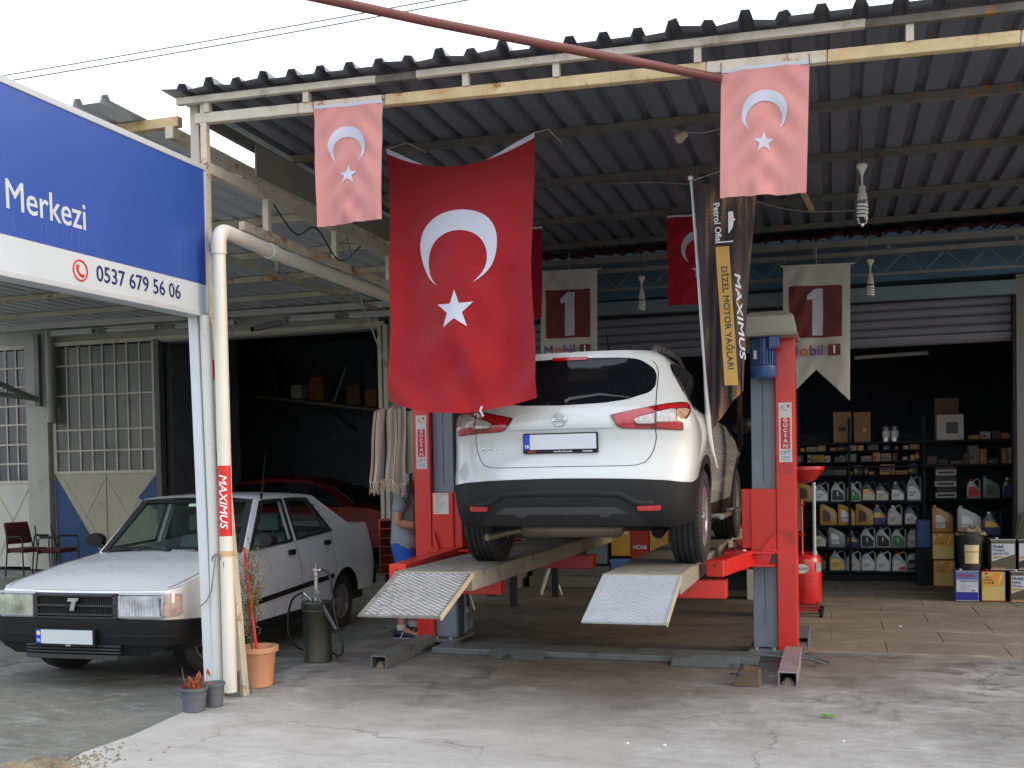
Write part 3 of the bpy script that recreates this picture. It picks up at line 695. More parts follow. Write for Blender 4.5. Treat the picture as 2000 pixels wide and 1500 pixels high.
for x in (-0.27, 0.32): patch(mb, [rnd([(x-0.045, 0.405), (x-0.03, 0.385), (x+0.03, 0.385), (x+0.045, 0.405)], 0.01, 2)], 0.02, suv_pt, off=0.020, thick=0.02)
mb.build('bumper_insert', M('grey_plastic', (0.030, 0.032, 0.037), 0.5, var=0.1), suv_bump, smooth=40)
mb = MB()
for path, r_ in (([(-0.66, .47), (-0.56, .468), (-0.50, .485), (-0.42, .532), (-0.2, .545), (0.2, .545), (0.42, .532), (0.50, .485), (0.56, .468), (0.66, .47)], 0.034), ([(-0.60, .345), (-0.52, .40), (-0.45, .458), (-0.2, .472), (0.2, .472), (0.45, .458), (0.52, .40), (0.60, .345)], 0.018)):
    pp_ = []
    for (s0, z0), (s1, z1) in zip(path, path[1:]):
        for t in np.linspace(0, 1, 8)[:-1]: q = suv_pt(s0+(s1-s0)*t, z0+(z1-z0)*t); pp_.append((q[0], q[1]+r_*0.52, q[2]))
    q = suv_pt(*path[-1]); pp_.append((q[0], q[1]+r_*.52, q[2])); mb.tube(pp_, [0.003, r_*.4, r_*.8]+[r_]*(len(pp_)-6)+[r_*.8, r_*.4, 0.003], 16)
mb.build('bumper_brow', black_plastic, suv_bump, smooth=60)
for sg in (1, -1):
    mb = MB(); patch(mb, [rnd([(sg*0.528, 0.455), (sg*0.70, 0.457), (sg*0.69, 0.423), (sg*0.54, 0.423)], 0.015)], 0.02, suv_pt, off=0.016, thick=0.02)
    mb.build('reflector', lamp_red, suv_bump, smooth=40)
# tailgate glass, lights, garnish
half = [(0, 1.505), (.32, 1.499), (.435, 1.492), (.50, 1.480), (.558, 1.448), (.612, 1.41), (.637, 1.36), (.634, 1.275), (.596, 1.232), (.44, 1.183), (.289, 1.164), (0, 1.155)]
mb = MB(); patch(mb, [rnd(half+[(-a, b) for a, b in half[-2:0:-1]], 0.03, 3)], 0.04, suv_pt, off=0.004, thick=0.006); rg_ = mb.build('rear_window', suv_glass, suv, smooth=40)
mb = MB(); mb.tube([suv_pt(0.02, 1.178), suv_pt(0.05, 1.20), suv_pt(0.26, 1.225), suv_pt(0.47, 1.197)], [0.016, 0.012, 0.009, 0.004], 8)
for v in mb.v: v.y -= 0.022
mb.build('wiper', M('wiper_grey', (0.05, 0.05, 0.055), 0.45), rg_, smooth=40)
mb = MB(); patch(mb, [[(-0.125, 1.488), (0.125, 1.488), (0.13, 1.510), (-0.13, 1.510)]], 0.03, suv_pt, off=0.012, thick=0.01); mb.build('stop_light', lamp_red, suv, smooth=40)
for sg in (1, -1):
    F = (lambda s, z, sg=sg: suv_pt(sg*s, z))
    LP = [(.346, 1.074), (.488, 1.102), (.649, 1.133), (.735, 1.148), (.837, 1.158), (.92, 1.158), (.955, 1.125), (.945, 1.085), (.90, 1.045), (.862, 1.025), (.86, .962), (.657, .974), (.502, .979), (.425, .983), (.392, 1.004)]
    mb = MB(); patch(mb, [rnd(LP, 0.012, 2)], 0.03, F, off=0.008, thick=0.014, flip=(sg < 0)); tl = mb.build('tail_light', lamp_dark, suv, smooth=40)
    mb = MB()
    patch(mb, [[(.372, 1.070), (.488, 1.094), (.648, 1.124), (.648, 1.085), (.545, 1.062), (.50, 1.028), (.53, 0.995), (.62, 0.992), (.622, .983), (.505, .986), (.435, .990), (.40, 1.01)]], 0.02, F, off=0.0115, thick=0.003, flip=(sg < 0))
    patch(mb, [[(.664, 1.128), (.735, 1.140), (.90, 1.148), (.93, 1.125), (.87, 1.12), (.664, 1.098)]], 0.02, F, off=0.0115, thick=0.003, flip=(sg < 0))
    patch(mb, [[(.664, 1.012), (.85, 1.024), (.85, .972), (.664, .982)]], 0.02, F, off=0.0115, thick=0.003, flip=(sg < 0))
    mb.build('red_lens', lamp_red, tl, smooth=40)
    mb = MB(); patch(mb, [rnd([(.510, 1.038), (.555, 1.058), (.648, 1.078), (.648, 1.012), (.535, 1.012)], 0.006, 2)], 0.02, F, off=0.0125, thick=0.004, flip=(sg < 0)); mb.build('clear_lens', lamp_clear, tl, smooth=40)
    mb = MB(); patch(mb, [rnd([(.664, 1.086), (.75, 1.104), (.80, 1.105), (.80, 1.022), (.664, 1.022)], 0.006, 2)], 0.02, F, off=0.0125, thick=0.004, flip=(sg < 0)); mb.build('clear_lens', lamp_clear, tl, smooth=40)
    mb = MB(); patch(mb, [rnd([(.805, 1.105), (.88, 1.112), (.925, 1.105), (.92, 1.085), (.87, 1.04), (.805, 1.024)], 0.006, 2)], 0.02, F, off=0.0125, thick=0.004, flip=(sg < 0)); mb.build('amber_lens', lamp_amber, tl, smooth=40)
    # tailgate shut line
    sp_ = [(.600, 1.470), (.635, 1.43), (.648, 1.38), (.648, 1.23), (.655, 1.14), (.656, .98), (.662, .915), (.645, .837), (.618, .785), (.585, .748), (.53, .730), (.45, .726), (0, .728)]
    mb = MB(); mb.tube([F(*p) for p in subdiv(sp_+sp_[::-1][1:-1], 0.03)[:int(len(subdiv(sp_+sp_[::-1][1:-1], 0.03))/2)+1]], 0.0032, 6)
    mb.build('shut_line', ink_black, suv_body)
    # side glazing and rails
    mb = MB(); patch(mb, [rnd([(.60, 1.45), (.535, 1.38), (.49, 1.26), (.475, 1.16), (.56, 1.115), (3.0, 1.055), (2.72, 1.24), (2.25, 1.47), (1.6, 1.495), (0.9, 1.48)], 0.03, 3)], 0.05, suv_side(sg), off=0.004, thick=0.006, flip=(sg < 0)); mb.build('side_window', suv_glass, suv, smooth=40)
    mb = MB(); mb.tube([(sg*0.545, 0.74, 1.54), (sg*0.545, 0.77, 1.585), (sg*0.545, 0.86, 1.605), (sg*0.55, 1.3, 1.632), (sg*0.55, 2.0, 1.625), (sg*0.55, 2.30, 1.58)], [0.022, 0.026, 0.021, 0.017, 0.017, 0.015], 12); mb.build('roof_rail', alu, suv, smooth=50)
    mb = MB(); mb.tube([(sg*0.95, 1.45, 0.31), (sg*0.96, 2.2, 0.31), (sg*0.95, 2.95, 0.31)], 0.022, 10); mb.tube([(sg*0.84, 1.6, 0.31), (sg*0.95, 1.6, 0.31)], 0.02); mb.tube([(sg*0.84, 2.8, 0.31), (sg*0.95, 2.8, 0.31)], 0.02); mb.build('running_board', alu, suv, smooth=50)
    mb = MB(); mb.add([], []); T = Matrix.Translation((sg*1.0, 2.80, 1.08)) @ Matrix.Diagonal((0.11, 0.075, 0.075, 1)); mb.lathe([(0.001, -1), (0.6, -.85), (0.95, -.4), (1, 0), (.95, .4), (.6, .85), (.001, 1)], T @ Matrix.Rotation(R(90), 4, 'Y'), 16); mb.bar((sg*0.84, 2.82, 1.04), (sg*0.95, 2.81, 1.05), 0.04, 0.03); mb.build('mirror', black_plastic, suv, smooth=50)
    # door shut lines on the side, fuel flap
    mb = MB()
    for yv in (1.32, 2.25): mb.tube([suv_side(sg)(yv+0.12*max(0, 0.75-z), z) for z in np.linspace(0.42, 1.08, 14)], 0.0032, 6)
    mb.build('shut_line', ink_black, suv_body)
mb = MB(); patch(mb, [rnd([(-0.37, 0.992), (-0.335, 1.085), (-0.29, 1.104), (0.29, 1.104), (0.335, 1.085), (0.37, 0.992)], [0.01, 0.03, 0.03, 0.03, 0.03, 0.01])], 0.03, suv_pt, off=0.010, thick=0.02); gar_ = mb.build('tailgate_garnish', pearl, suv, smooth=40)
by = suv_pt(0, 1.054)[1]-0.012
mb = MB(); k = 28
mb.tube([(0.044*math.cos(2*math.pi*i/k), by-0.006, 1.054+0.044*math.sin(2*math.pi*i/k)) for i in range(k+1)], 0.0055, 8, cap=False); mb.box(-0.052, 0.052, by-0.013, by-0.001, 1.045, 1.063)
em = mb.build('emblem', chrome, suv, smooth=50)
text('NISSAN', 0.015, em, FRONT((0, by-0.0135, 1.054)), ink_black, bold=0.0002, sx=1.15)
text('QASHQAI', 0.036, suv, frame((-0.535, suv_pt(-0.535, 0.868)[1]-0.006, 0.868), (1, -0.16, 0), (0, 0.08, 1)), chrome, ext=0.003, bold=0.0004, sx=1.15, sp=1.05)
py = suv_pt(0, 0.9)[1]-0.012
pl = MB(); pl.box(-0.267, 0.267, py-0.012, py+0.01, 0.822, 0.962); pl = pl.build('number_plate', black_plastic, suv, bevel=0.006)
mb = MB(); mb.box(-0.215, 0.256, py-0.016, py-0.010, 0.849, 0.953); mb.build('plate_face', M('plate_white', srgb(200, 203, 212), 0.4, var=0.02), pl)
mb = MB(); mb.box(-0.257, -0.2155, py-0.016, py-0.010, 0.849, 0.953); mb.build('plate_band', M('plate_blue', srgb(12, 60, 180), 0.4, var=0.03), pl)
text('TR', 0.030, pl, FRONT((-0.236, py-0.0167, 0.868)), ink_white, bold=0.0006)
text('NISSAN', 0.017, pl, FRONT((-0.205, py-0.0127, 0.8345)), ink_red, bold=0.0005)
text('Innovation that excites', 0.0145, pl, FRONT((0.02, py-0.0127, 0.8345)), ink_white, bold=0.0002)
text('Karakaşlar', 0.016, pl, FRONT((0.195, py-0.0127, 0.8345)), ink_white, bold=0.0003)
mb = MB(); mb.tube([(0.12, 1.15, 1.597), (0.12, 1.20, 1.62), (0.13, 1.02, 1.80)], [0.02, 0.012, 0.003], 8); mb.build('antenna', black_plastic, suv, smooth=50)
# underside, wheel wells and exhaust
mb = MB(); mb.box(-0.70, 0.70, 0.30, 4.1, 0.34, 0.40); mb.box(-0.60, 0.60, 0.2, 0.7, 0.36, 0.5)
for yc in (0.87, 3.516):
    for sg in (1, -1):
        mb.box(min(sg*0.55, sg*0.60), max(sg*0.55, sg*0.60), yc-0.45, yc+0.45, 0.3, 0.9)
    mb.box(-0.86, 0.86, yc-0.44, yc+0.44, 0.84, 0.88)
mb.box(-0.62, 0.62, 0.80, 0.94, 0.24, 0.33); mb.tube([(-0.6, 0.87, 0.33), (-0.25, 1.25, 0.28), (0.25, 1.25, 0.28), (0.6, 0.87, 0.33)], 0.04)
mb.tube([(0.55, 0.75, 0.22), (0.62, 0.9, 0.34)], 0.05); mb.tube([(0.50, 0.80, 0.62), (0.52, 0.82, 0.25)], 0.05)
mb.build('underbody', M('underbody_black', (0.012, 0.012, 0.012), 0.7, var=0.3), suv)
mb = MB(); mb.tube([(-0.40, 0.42, 0.275), (-0.37, 0.43, 0.275), (0.33, 0.43, 0.275), (0.36, 0.42, 0.275)], [0.03, 0.062, 0.062, 0.03], 16)
mb.tube([(-0.38, 0.42, 0.27), (-0.48, 0.37, 0.255), (-0.56, 0.30, 0.235), (-0.60, 0.22, 0.225)], 0.026, 12)
mb.build('exhaust', M('exhaust_steel', srgb(112, 104, 94), 0.45, 0.6, var=0.2, dirt=0.4, dcol=srgb(80, 70, 60)), suv, smooth=50)
def make_wheel(r, w, rimr, parent, loc, side, rim_mat, spokes=5, name='wheel', grooves=4):
    """tyre with tread grooves, rim with spokes; axis along x, outer face towards side"""
    wo = bpy.data.objects.new(name, None); link(wo, parent); wo.location = loc
    prof = [(rimr, -w*0.42), (rimr+0.02, -w*0.47), (r-0.055, -w*0.52), (r-0.02, -w*0.485), (r-0.004, -w*0.42)]
    k = grooves
    for i in range(k):
        c = -w*0.36+w*0.72*(i+0.5)/k
        prof += [(r, c-w*0.36/k+0.001), (r, c-0.006), (r-0.009, c-0.005), (r-0.009, c+0.005), (r, c+0.006)]
    prof += [(r, w*0.36), (r-0.004, w*0.42), (r-0.02, w*0.485), (r-0.055, w*0.52), (rimr+0.02, w*0.47), (rimr, w*0.42)]
    T = Matrix.Rotation(R(90), 4, 'Y')
    mb = MB(); mb.lathe(prof, T, 56, close=False)
    # cross cuts of the tread
    n = 60
    for i in range(n):
        a = 2*math.pi*i/n
        for s_ in (-1, 1):
            c = Matrix.Rotation(a, 4, 'X') @ Matrix.Translation((s_*w*0.385, 0, r-0.006)) @ Matrix.Rotation(R(18*s_), 4, 'Z'); mb.box(-w*0.06, w*0.06, -0.009, 0.009, 0, 0.0068, c)
    mb.build('tyre', rubber, wo, smooth=35)
    mb = MB(); f = side*w*0.40
    mb.lathe([(rimr+0.004, -w*0.44), (rimr-0.006, -w*0.40), (rimr-0.02, -w*0.2), (rimr-0.03, 0.0), (rimr-0.02, w*0.25), (rimr-0.006, w*0.42), (rimr+0.008, w*0.44), (rimr+0.008, w*0.40)], T, 40, close=False)
    for i in range(spokes):
        a = 2*math.pi*i/spokes
        for d in (-0.13, 0.13):
            p0 = (f*0.95, 0.05*math.cos(a+d*1.5), 0.05*math.sin(a+d*1.5)); p1 = (f*0.86, (rimr-0.01)*math.cos(a+d), (rimr-0.01)*math.sin(a+d))
            mb.bar(p0, p1, 0.034, 0.03, up=(1, 0, 0))
    mb.lathe([(0.001, 0.02), (0.03, 0.018), (0.06, 0.0), (0.075, -0.05), (0.07, -0.1)], Matrix.Translation((f, 0, 0)) @ (T if side > 0 else Matrix.Rotation(R(-90), 4, 'Y')), 24)
    mb.build('rim', rim_mat, wo, smooth=35)
    mb = MB(); mb.lathe([(0.001, -0.01), (rimr*0.8, -0.01), (rimr*0.8, 0.01), (0.001, 0.01)], T, 28); mb.build('brake_disc', M('dark_cast', (0.03, 0.03, 0.03), 0.6, 0.3), wo, smooth=35)
    return wo
for yc in (0.87, 3.516):
    for sg in (1, -1): make_wheel(0.345, 0.225, 0.222, suv, (sg*0.785, yc, 0.345), sg, alu)
# ------------------------------------------------------------------ the old white saloon under the left canopy
SDO = (-5.615, 6.62, 0.0)
sed = thing('saloon_car', 'old boxy white saloon car with black bumpers parked behind the white posts', 'car', SDO, R(2.0))
_sw = smooth_tab([(0.15, 0.72), (0.25, 0.765), (0.40, 0.795), (0.52, 0.803), (0.60, 0.806), (0.66, 0.802), (0.75, 0.792), (0.90, 0.762), (1.0, 0.735), (1.08, 0.70)], 60)
_syf = smooth_tab([(0.15, 0.10), (0.30, 0.06), (0.50, 0.04), (0.66, 0.05), (0.72, 0.075), (0.78, 0.15), (1.08, 0.5)], 40)
def sed_outline(z):
    w, yf, yr = interp(_sw, z), interp(_syf, z), 4.10-0.05*abs(z-0.6)
    a = 0.16; th = np.linspace(0, math.pi/2, 18)
    x0 = w-0.13
    X = np.concatenate([np.linspace(0, x0, 12), x0+0.13*np.sin(th)[1:]**(2/2.6), np.full(30, w), x0+0.13*np.cos(th)**(2/2.6), np.linspace(x0, 0, 10)[1:]])
    Y = np.concatenate([yf+0.05*(np.linspace(0, x0, 12)/w)**2, yf+0.05*(x0/w)**2+a*(1-np.maximum(np.cos(th[1:]), 0)**(2/2.6)), np.linspace(yf+0.05+a, yr-0.16, 32)[1:-1], yr-0.16+0.15*np.sin(th)**(2/2.6), np.full(9, yr)])
    S = np.concatenate([[0], np.cumsum(np.hypot(np.diff(X), np.diff(Y)))])
    return S, X, Y
SSM = 5.62
def sed_full(s, z):
    S, X, Y = sed_outline(z); sg = 1 if s >= 0 else -1; a = min(abs(s), 5.7)
    return (sg*float(np.interp(a, S, X)), float(np.interp(a, S, Y)), z)
_sy = np.linspace(0, 1, 2)
def sed_s(y, z):
    S, X, Y = sed_outline(z); k = int(np.argmax(Y)); return float(np.interp(y, Y[:k+1]+np.arange(k+1)*1e-7, S[:k+1]))
def sed_side(sg):
    def f(y, z):
        S, X, Y = sed_outline(z); k = int(np.argmax(Y)); return (sg*float(np.interp(y, Y[:k+1]+np.arange(k+1)*1e-7, X[:k+1])), y, z)
    return f
_top = [(0.0, 0.712), (0.10, 0.722), (0.3, 0.765), (0.8, 0.852), (1.33, 0.915), (1.8, 0.93), (2.2, 0.948), (3.05, 0.995), (3.5, 1.035), (4.0, 1.04), (4.2, 1.035)]
ztop = lambda y: interp(_top, y)
old_car_white = M('old_car_white', (0.76, 0.79, 0.82), 0.30, var=0.025, coat=0.8, rvar=0.06, scale=2)
mb = MB()
for sg in (1, -1):
    lp = [(0, 0.40)]+[(sed_s(y, 0.4), 0.40) for y in (0.12, 0.30)]+[(sed_s(0.78-0.33*math.cos(t), 0.27+0.33*math.sin(t)), 0.27+0.33*math.sin(t)) for t in np.linspace(0.42, math.pi-0.0, 14)]
    lp += [(sed_s(1.13, 0.2), 0.20), (sed_s(2.9, 0.2), 0.20)]+[(sed_s(3.25-0.33*math.cos(t), 0.30+0.31*math.sin(t)), 0.30+0.31*math.sin(t)) for t in np.linspace(0.0, math.pi-0.1, 14)]
    S = sed_outline(0.5)[0][-1]
    lp += [(sed_s(3.7, 0.33), 0.33), (S-0.75, 0.33), (S, 0.33), (S, 1.037), (S-0.72, 1.038)]
    for y in (3.9, 3.5, 3.05, 2.6, 2.2, 1.8, 1.33, 1.0, 0.8, 0.5, 0.3, 0.2): lp.append((sed_s(y, ztop(y)), ztop(y)))
    lp += [(s_, ztop(float(np.interp(s_, *sed_outline(0.72)[::2])))) for s_ in (0.86, 0.82, 0.78, 0.74, 0.68, 0.6, 0.45, 0.3, 0.15, 0)]
    patch(mb, [lp], 0.05, (lambda s, z, sg=sg: sed_full(sg*s, z)))
def deck(y0, y1, crown, ny=16):
    P = []; us = np.linspace(-1, 1, 17)
    for y in np.linspace(y0, y1, ny):
        h = sed_side(1)(y, ztop(y))[0]
        f = min(1, (y-y0+0.03)/0.35)*1.0
        for u in us:
            P.append((u*h, y, ztop(y)+crown*f*(1-abs(u)**2.6)))
    mb.grid(P, ny, 17)
S_, X_, Y_ = sed_outline(0.72); kf = 29
def bonnet():
    P = []; us = np.linspace(-1, 1, 25); ny = 22
    for t in np.linspace(0, 1, ny)**1.4:
        for u in us:
            yf_ = float(np.interp(abs(u)*0.785, X_[:kf], Y_[:kf])); y = yf_+(1.42-yf_)*t; z = ztop(y)
            h = sed_side(1)(max(y, 0.09), z)[0] if abs(u) > 0.99 else sed_side(1)(max(y, 0.23), z)[0]
            hx = 0.785+(sed_side(1)(max(y, 0.24), z)[0]-0.785)*min(1, t*6)
            P.append((u*hx, y, z+0.030*min(1, (t+0.02)/0.3)*(1-abs(u)**2.6)))
    mb.grid(P, ny, 25)
bonnet(); deck(3.42, 4.08, 0.012, 8)
sbody = mb.build('body', old_car_white, sed, smooth=38, merge=True)
# bonnet shut lines
mb = MB()
for sg in (1, -1): mb.tube([(sg*(sed_side(1)(y, ztop(y))[0]-0.035), y, ztop(y)+0.006) for y in np.linspace(0.16, 1.30, 14)], 0.002, 5)
for sg in (1, -1):
    for y0, y1 in ((1.42, 1.40), (2.27, 2.22)):
        mb.tube([sed_side(sg)(y0+(y1-y0)*t, 0.24+(ztop(y1)-0.24)*t) for t in np.linspace(0, 1, 12)], 0.003, 5)
    mb.tube([sed_side(sg)(3.02-0.25*max(0, 0.62-z)/0.4, z) for z in np.linspace(0.30, 0.98, 12)], 0.003, 5)
mb.build('shut_line', ink_black, sbody)
mb = MB()
for x in (-0.3, 0.28): mb.box(x-0.008, x+0.008, 1.27, 1.285, ztop(1.27)+0.02, ztop(1.27)+0.042)
mb.build('washer_jet', black_plastic, sbody)
# roof and pillars
mb = MB(); P = []
ry = [1.74, 1.80, 1.95, 2.2, 2.5, 2.75, 2.92, 3.0]; rz = [1.372, 1.384, 1.394, 1.400, 1.398, 1.388, 1.372, 1.350]; rw = [0.575, 0.592, 0.602, 0.606, 0.604, 0.598, 0.590, 0.578]
for y, z, w in zip(ry, rz, rw):
    for u in np.linspace(-1, 1, 15): P.append((u*w, y+0.04*(1-u*u)*(-1 if y < 1.9 else (1 if y > 2.9 else 0)), z+0.026*(1-abs(u)**2.4)))
mb.grid(P, 8, 15)
for sg in (1, -1):
    rl = [(sg*w, y, z) for y, z, w in zip(ry, rz, rw)]; rl2 = [(sg*(w+0.004), y, z-0.032) for y, z, w in zip(ry, rz, rw)]
    Q = []
    for a, b_ in zip(rl, rl2): Q += [a, b_]
    mb.grid(Q, 8, 2)
sroof = mb.build('roof', old_car_white, sed, smooth=50)
def slab4(mb, q, inward):
    q = [Vector(p) for p in q]; iv = Vector(inward); mb.add(q+[p+iv for p in q], [(0, 1, 2, 3), (7, 6, 5, 4), (0, 4, 5, 1), (1, 5, 6, 2), (2, 6, 7, 3), (3, 7, 4, 0)])
for sg in (1, -1):
    inn = (-sg*0.05, 0.0, 0)
    mb = MB(); slab4(mb, [(sg*.735, 1.27, .905), (sg*.752, 1.345, .918), (sg*.600, 1.83, 1.372), (sg*.576, 1.75, 1.375)], (-sg*0.03, 0.02, 0)); mb.build('pillar', old_car_white, sed, bevel=0.008)
    mb = MB(); slab4(mb, [(sg*.752, 2.18, .945), (sg*.750, 2.26, .950), (sg*.606, 2.27, 1.375), (sg*.606, 2.21, 1.375)], inn); mb.build('pillar', old_car_white, sed, bevel=0.006)
    mb = MB(); slab4(mb, [(sg*.741, 3.08, .995), (sg*.722, 3.58, 1.034), (sg*.585, 2.99, 1.350), (sg*.600, 2.72, 1.375)], inn); mb.build('pillar', old_car_white, sed, bevel=0.008)
sglass = glassmat('car_glass', (0.84, 0.88, 0.87), 0.9)
seal = M('window_seal', (0.012, 0.012, 0.013), 0.6, var=0.1)
def pane(name, q, border, outward):
    q = [Vector(p) for p in q]; c = sum(q, Vector())/4; o = Vector(outward)
    mb = MB(); mb.add(q+[p-o*0.3 for p in q], [(0, 1, 2, 3), (7, 6, 5, 4), (0, 4, 5, 1), (1, 5, 6, 2), (2, 6, 7, 3), (3, 7, 4, 0)]); g = mb.build(name, sglass, sed)
    mb = MB(); k = border
    inner = [p+(c-p).normalized()*k*1.5 for p in q]
    for i in range(4):
        j = (i+1) % 4; mb.add([q[i]+o, q[j]+o, inner[j]+o, inner[i]+o, q[i]-o, q[j]-o, inner[j]-o, inner[i]-o], [(0, 1, 2, 3), (7, 6, 5, 4), (0, 4, 5, 1), (3, 2, 6, 7)])
    mb.build('window_seal', seal, g); return g
ws = pane('windscreen', [(-.715, 1.30, .915), (.715, 1.30, .915), (.575, 1.755, 1.368), (-.575, 1.755, 1.368)], 0.045, (0, -0.008, 0.008))
mb = MB(); mb.box(-0.62, 0.62, 1.235, 1.33, 0.905, 0.935); mb.build('cowl', black_plastic, sed, bevel=0.01)
for a, b_ in (((0.02, 1.23, .945), (-0.52, 1.30, .965)), ((0.60, 1.24, .945), (0.06, 1.31, .965))):
    mb = MB(); mb.bar(a, b_, 0.02, 0.014); mb.bar((a[0], a[1]-0.01, a[2]-0.02), (a[0], a[1]+0.02, a[2]+0.012), 0.035, 0.03); mb.bar((b_[0]-.1, b_[1]+0.015, b_[2]-.01), (b_[0]+.32, b_[1]-0.02, b_[2]-.005), 0.01, 0.02); mb.build('wiper', black_plastic, sed)
for sg in (1, -1):
    o = (sg*0.006, 0, 0.002)
    pane('side_window', [(sg*.745, 1.37, .928), (sg*.748, 2.19, .953), (sg*.612, 2.22, 1.362), (sg*.607, 1.84, 1.362)], 0.03, o)
    pane('side_window', [(sg*.748, 2.25, .960), (sg*.738, 3.06, 1.005), (sg*.610, 2.74, 1.358), (sg*.612, 2.27, 1.362)], 0.03, o)
    mb = MB(); slab4(mb, [(sg*.745, 2.84, 1.0), (sg*.745, 2.86, 1.0), (sg*.640, 2.84, 1.29), (sg*.640, 2.82, 1.29)], (-sg*0.01, 0, 0)); mb.build('window_bar', seal, sed)
    mb = MB(); mb.box(min(sg*.775, sg*.805), max(sg*.775, sg*.805), 2.02, 2.14, 0.835, 0.885); mb.build('door_handle', black_plastic, sed, bevel=0.012)
    mb = MB(); mb.box(min(sg*.765, sg*.80), max(sg*.765, sg*.80), 2.80, 2.92, 0.87, 0.92); mb.build('door_handle', black_plastic, sed, bevel=0.012)
    mb = MB(); patch(mb, [[(1.16, 0.445), (2.93, 0.53), (2.93, 0.575), (1.16, 0.49)]], 0.06, sed_side(sg), off=0.012, thick=0.02, flip=(sg < 0)); mb.build('side_moulding', black_plastic, sed)
    mb = MB(); patch(mb, [[(1.13, 0.20), (2.9, 0.20), (2.9, 0.30), (1.13, 0.30)]], 0.08, sed_side(sg), off=0.008, thick=0.02, flip=(sg < 0)); mb.build('sill', black_plastic, sed)
    mb = MB(); mb.lathe([(0.001, -1), (0.7, -.9), (1, -.5), (1.0, .6), (.9, .95), (.001, 1)], Matrix.Translation((sg*0.88, 1.45, 1.02)) @ Matrix.Rotation(R(sg*-10), 4, 'Z') @ Matrix.Diagonal((0.088, 0.05, 0.062, 1)) @ Matrix.Rotation(R(90), 4, 'X'), 18); mb.bar((sg*0.74, 1.43, .945), (sg*0.86, 1.45, .985), 0.06, 0.04); mb.build('mirror', black_plastic, sed, smooth=45)
    # headlamp and indicator
    F = (lambda s, z, sg=sg: sed_full(sg*s, z))
    mb = MB(); patch(mb, [rnd([(.375, .525), (.735, .520), (.735, .698), (.385, .700)], 0.015, 2)], 0.03, F, off=0.012, thick=0.03, flip=(sg < 0))
    hl = mb.build('headlight', M('headlamp_housing', (0.42, 0.43, 0.45), 0.28, 0.7, var=0.25, scale=14), sed, smooth=40)
    hx = sg*.555; hy = sed_full(.555, .61)[1]
    mb = MB(); mb.lathe([(.078, .0), (.066, -.020), (.045, -.034), (.02, -.040), (.001, -.042)], Matrix.Translation((hx, hy-.0155+.0, .61)) @ Matrix.Rotation(R(90), 4, 'X') @ Matrix.Scale(-1, 4, (0, 0, 1)) @ Matrix.Diagonal((1.35, 1, -.22, 1)), 28, close=False); mb.build('reflector', chrome, hl, smooth=60)
    mb = MB(); mb.lathe([(.001, 0), (.016, .002), (.018, .012), (.001, .014)], Matrix.Translation((hx, hy-.016, .61)) @ Matrix.Rotation(R(90), 4, 'X'), 16); mb.build('bulb', M('bulb_amber' if sg < 0 else 'bulb_clear', (.5, .45, .3) if sg < 0 else (.6, .6, .6), .2), hl, smooth=40)
    mb = MB(); P = []; nu = 57; e0, e1 = .385, .728
    for i in range(nu):
        s_ = e0+(e1-e0)*i/(nu-1); q = sed_full(sg*s_, .61)
        for z_ in (.535, .575, .61, .65, .688): P.append((q[0], q[1]-.034-.004*math.cos(math.pi*2*i/4), z_))
    mb.grid(P, nu, 5); mb.build('lens', M('lamp_glass' if sg > 0 else 'lamp_glass_yellowed', (.60, .62, .65) if sg > 0 else (.47, .50, .42), .10, .45, var=.5, scale=7, coat=1.0, rvar=.06), hl, smooth=30)
    mb = MB()
    for z0, z1 in ((.524, .538), (.685, .699)): patch(mb, [[(.376, z0), (.734, z0), (.734, z1), (.376, z1)]], .05, F, off=.036, thick=.026, flip=(sg < 0))
    for s0, s1 in ((.374, .388), (.725, .738)): patch(mb, [[(s0, .5385), (s1, .5385), (s1, .6845), (s0, .6845)]], .05, F, off=.036, thick=.026, flip=(sg < 0))
    mb.build('lamp_surround', M('lamp_surround', (.38, .385, .39), .3, .3), hl)
    mb = MB(); patch(mb, [rnd([(.738, .525), (.90, .535), (.875, .69), (.738, .700)], 0.015, 2)], 0.025, F, off=0.013, thick=0.02, flip=(sg < 0)); mb.build('indicator', M('indicator_lens', (0.50, 0.36, 0.32), 0.15, var=0.35, scale=14, coat=1.0), sed, smooth=40)
mb = MB(); slab4(mb, [(-.69, 3.56, 1.045), (.69, 3.56, 1.045), (.57, 3.03, 1.352), (-.57, 3.03, 1.352)], (0, -0.01, -0.01)); mb.build('rear_window', sglass, sed)
# grille with slats and the badge
mb = MB(); patch(mb, [[(-.383, .515), (.383, .515), (.385, .702), (-.385, .702)]], 0.04, sed_full, off=0.004, thick=0.02); gr = mb.build('grille', black_plastic, sed)
mb = MB()
for z, h in ((.692, .016), (.613, .014), (.543, .012), (.520, .012)): mb.box(-.375, .375, 0.005, 0.055, z-h/2, z+h/2)
for x in (-.36, .36): mb.box(x-.018, x+.018, 0.005, 0.05, .52, .70)
mb.build('slat', M('grille_grey', (0.032, 0.033, 0.036), 0.45, var=0.1), gr)
mb = MB(); x = -.34
while x < .34: mb.box(x, x+0.006, 0.022, 0.045, .55, .68); x += 0.0165
mb.build('mesh', black_steel, gr); CH[gr.name][-1]['kind'] = 'stuff'
mb = MB(); mb.prism([(-.045, .672), (.055, .672), (.05, .655), (.032, .655), (.010, .575), (-.03, .575), (-.008, .645), (-.042, .645)], -0.016, 0.005); mb.box(-.05, .05, -0.018, -0.012, .650, .653); mb.build('badge', chrome, gr, bevel=0.002)
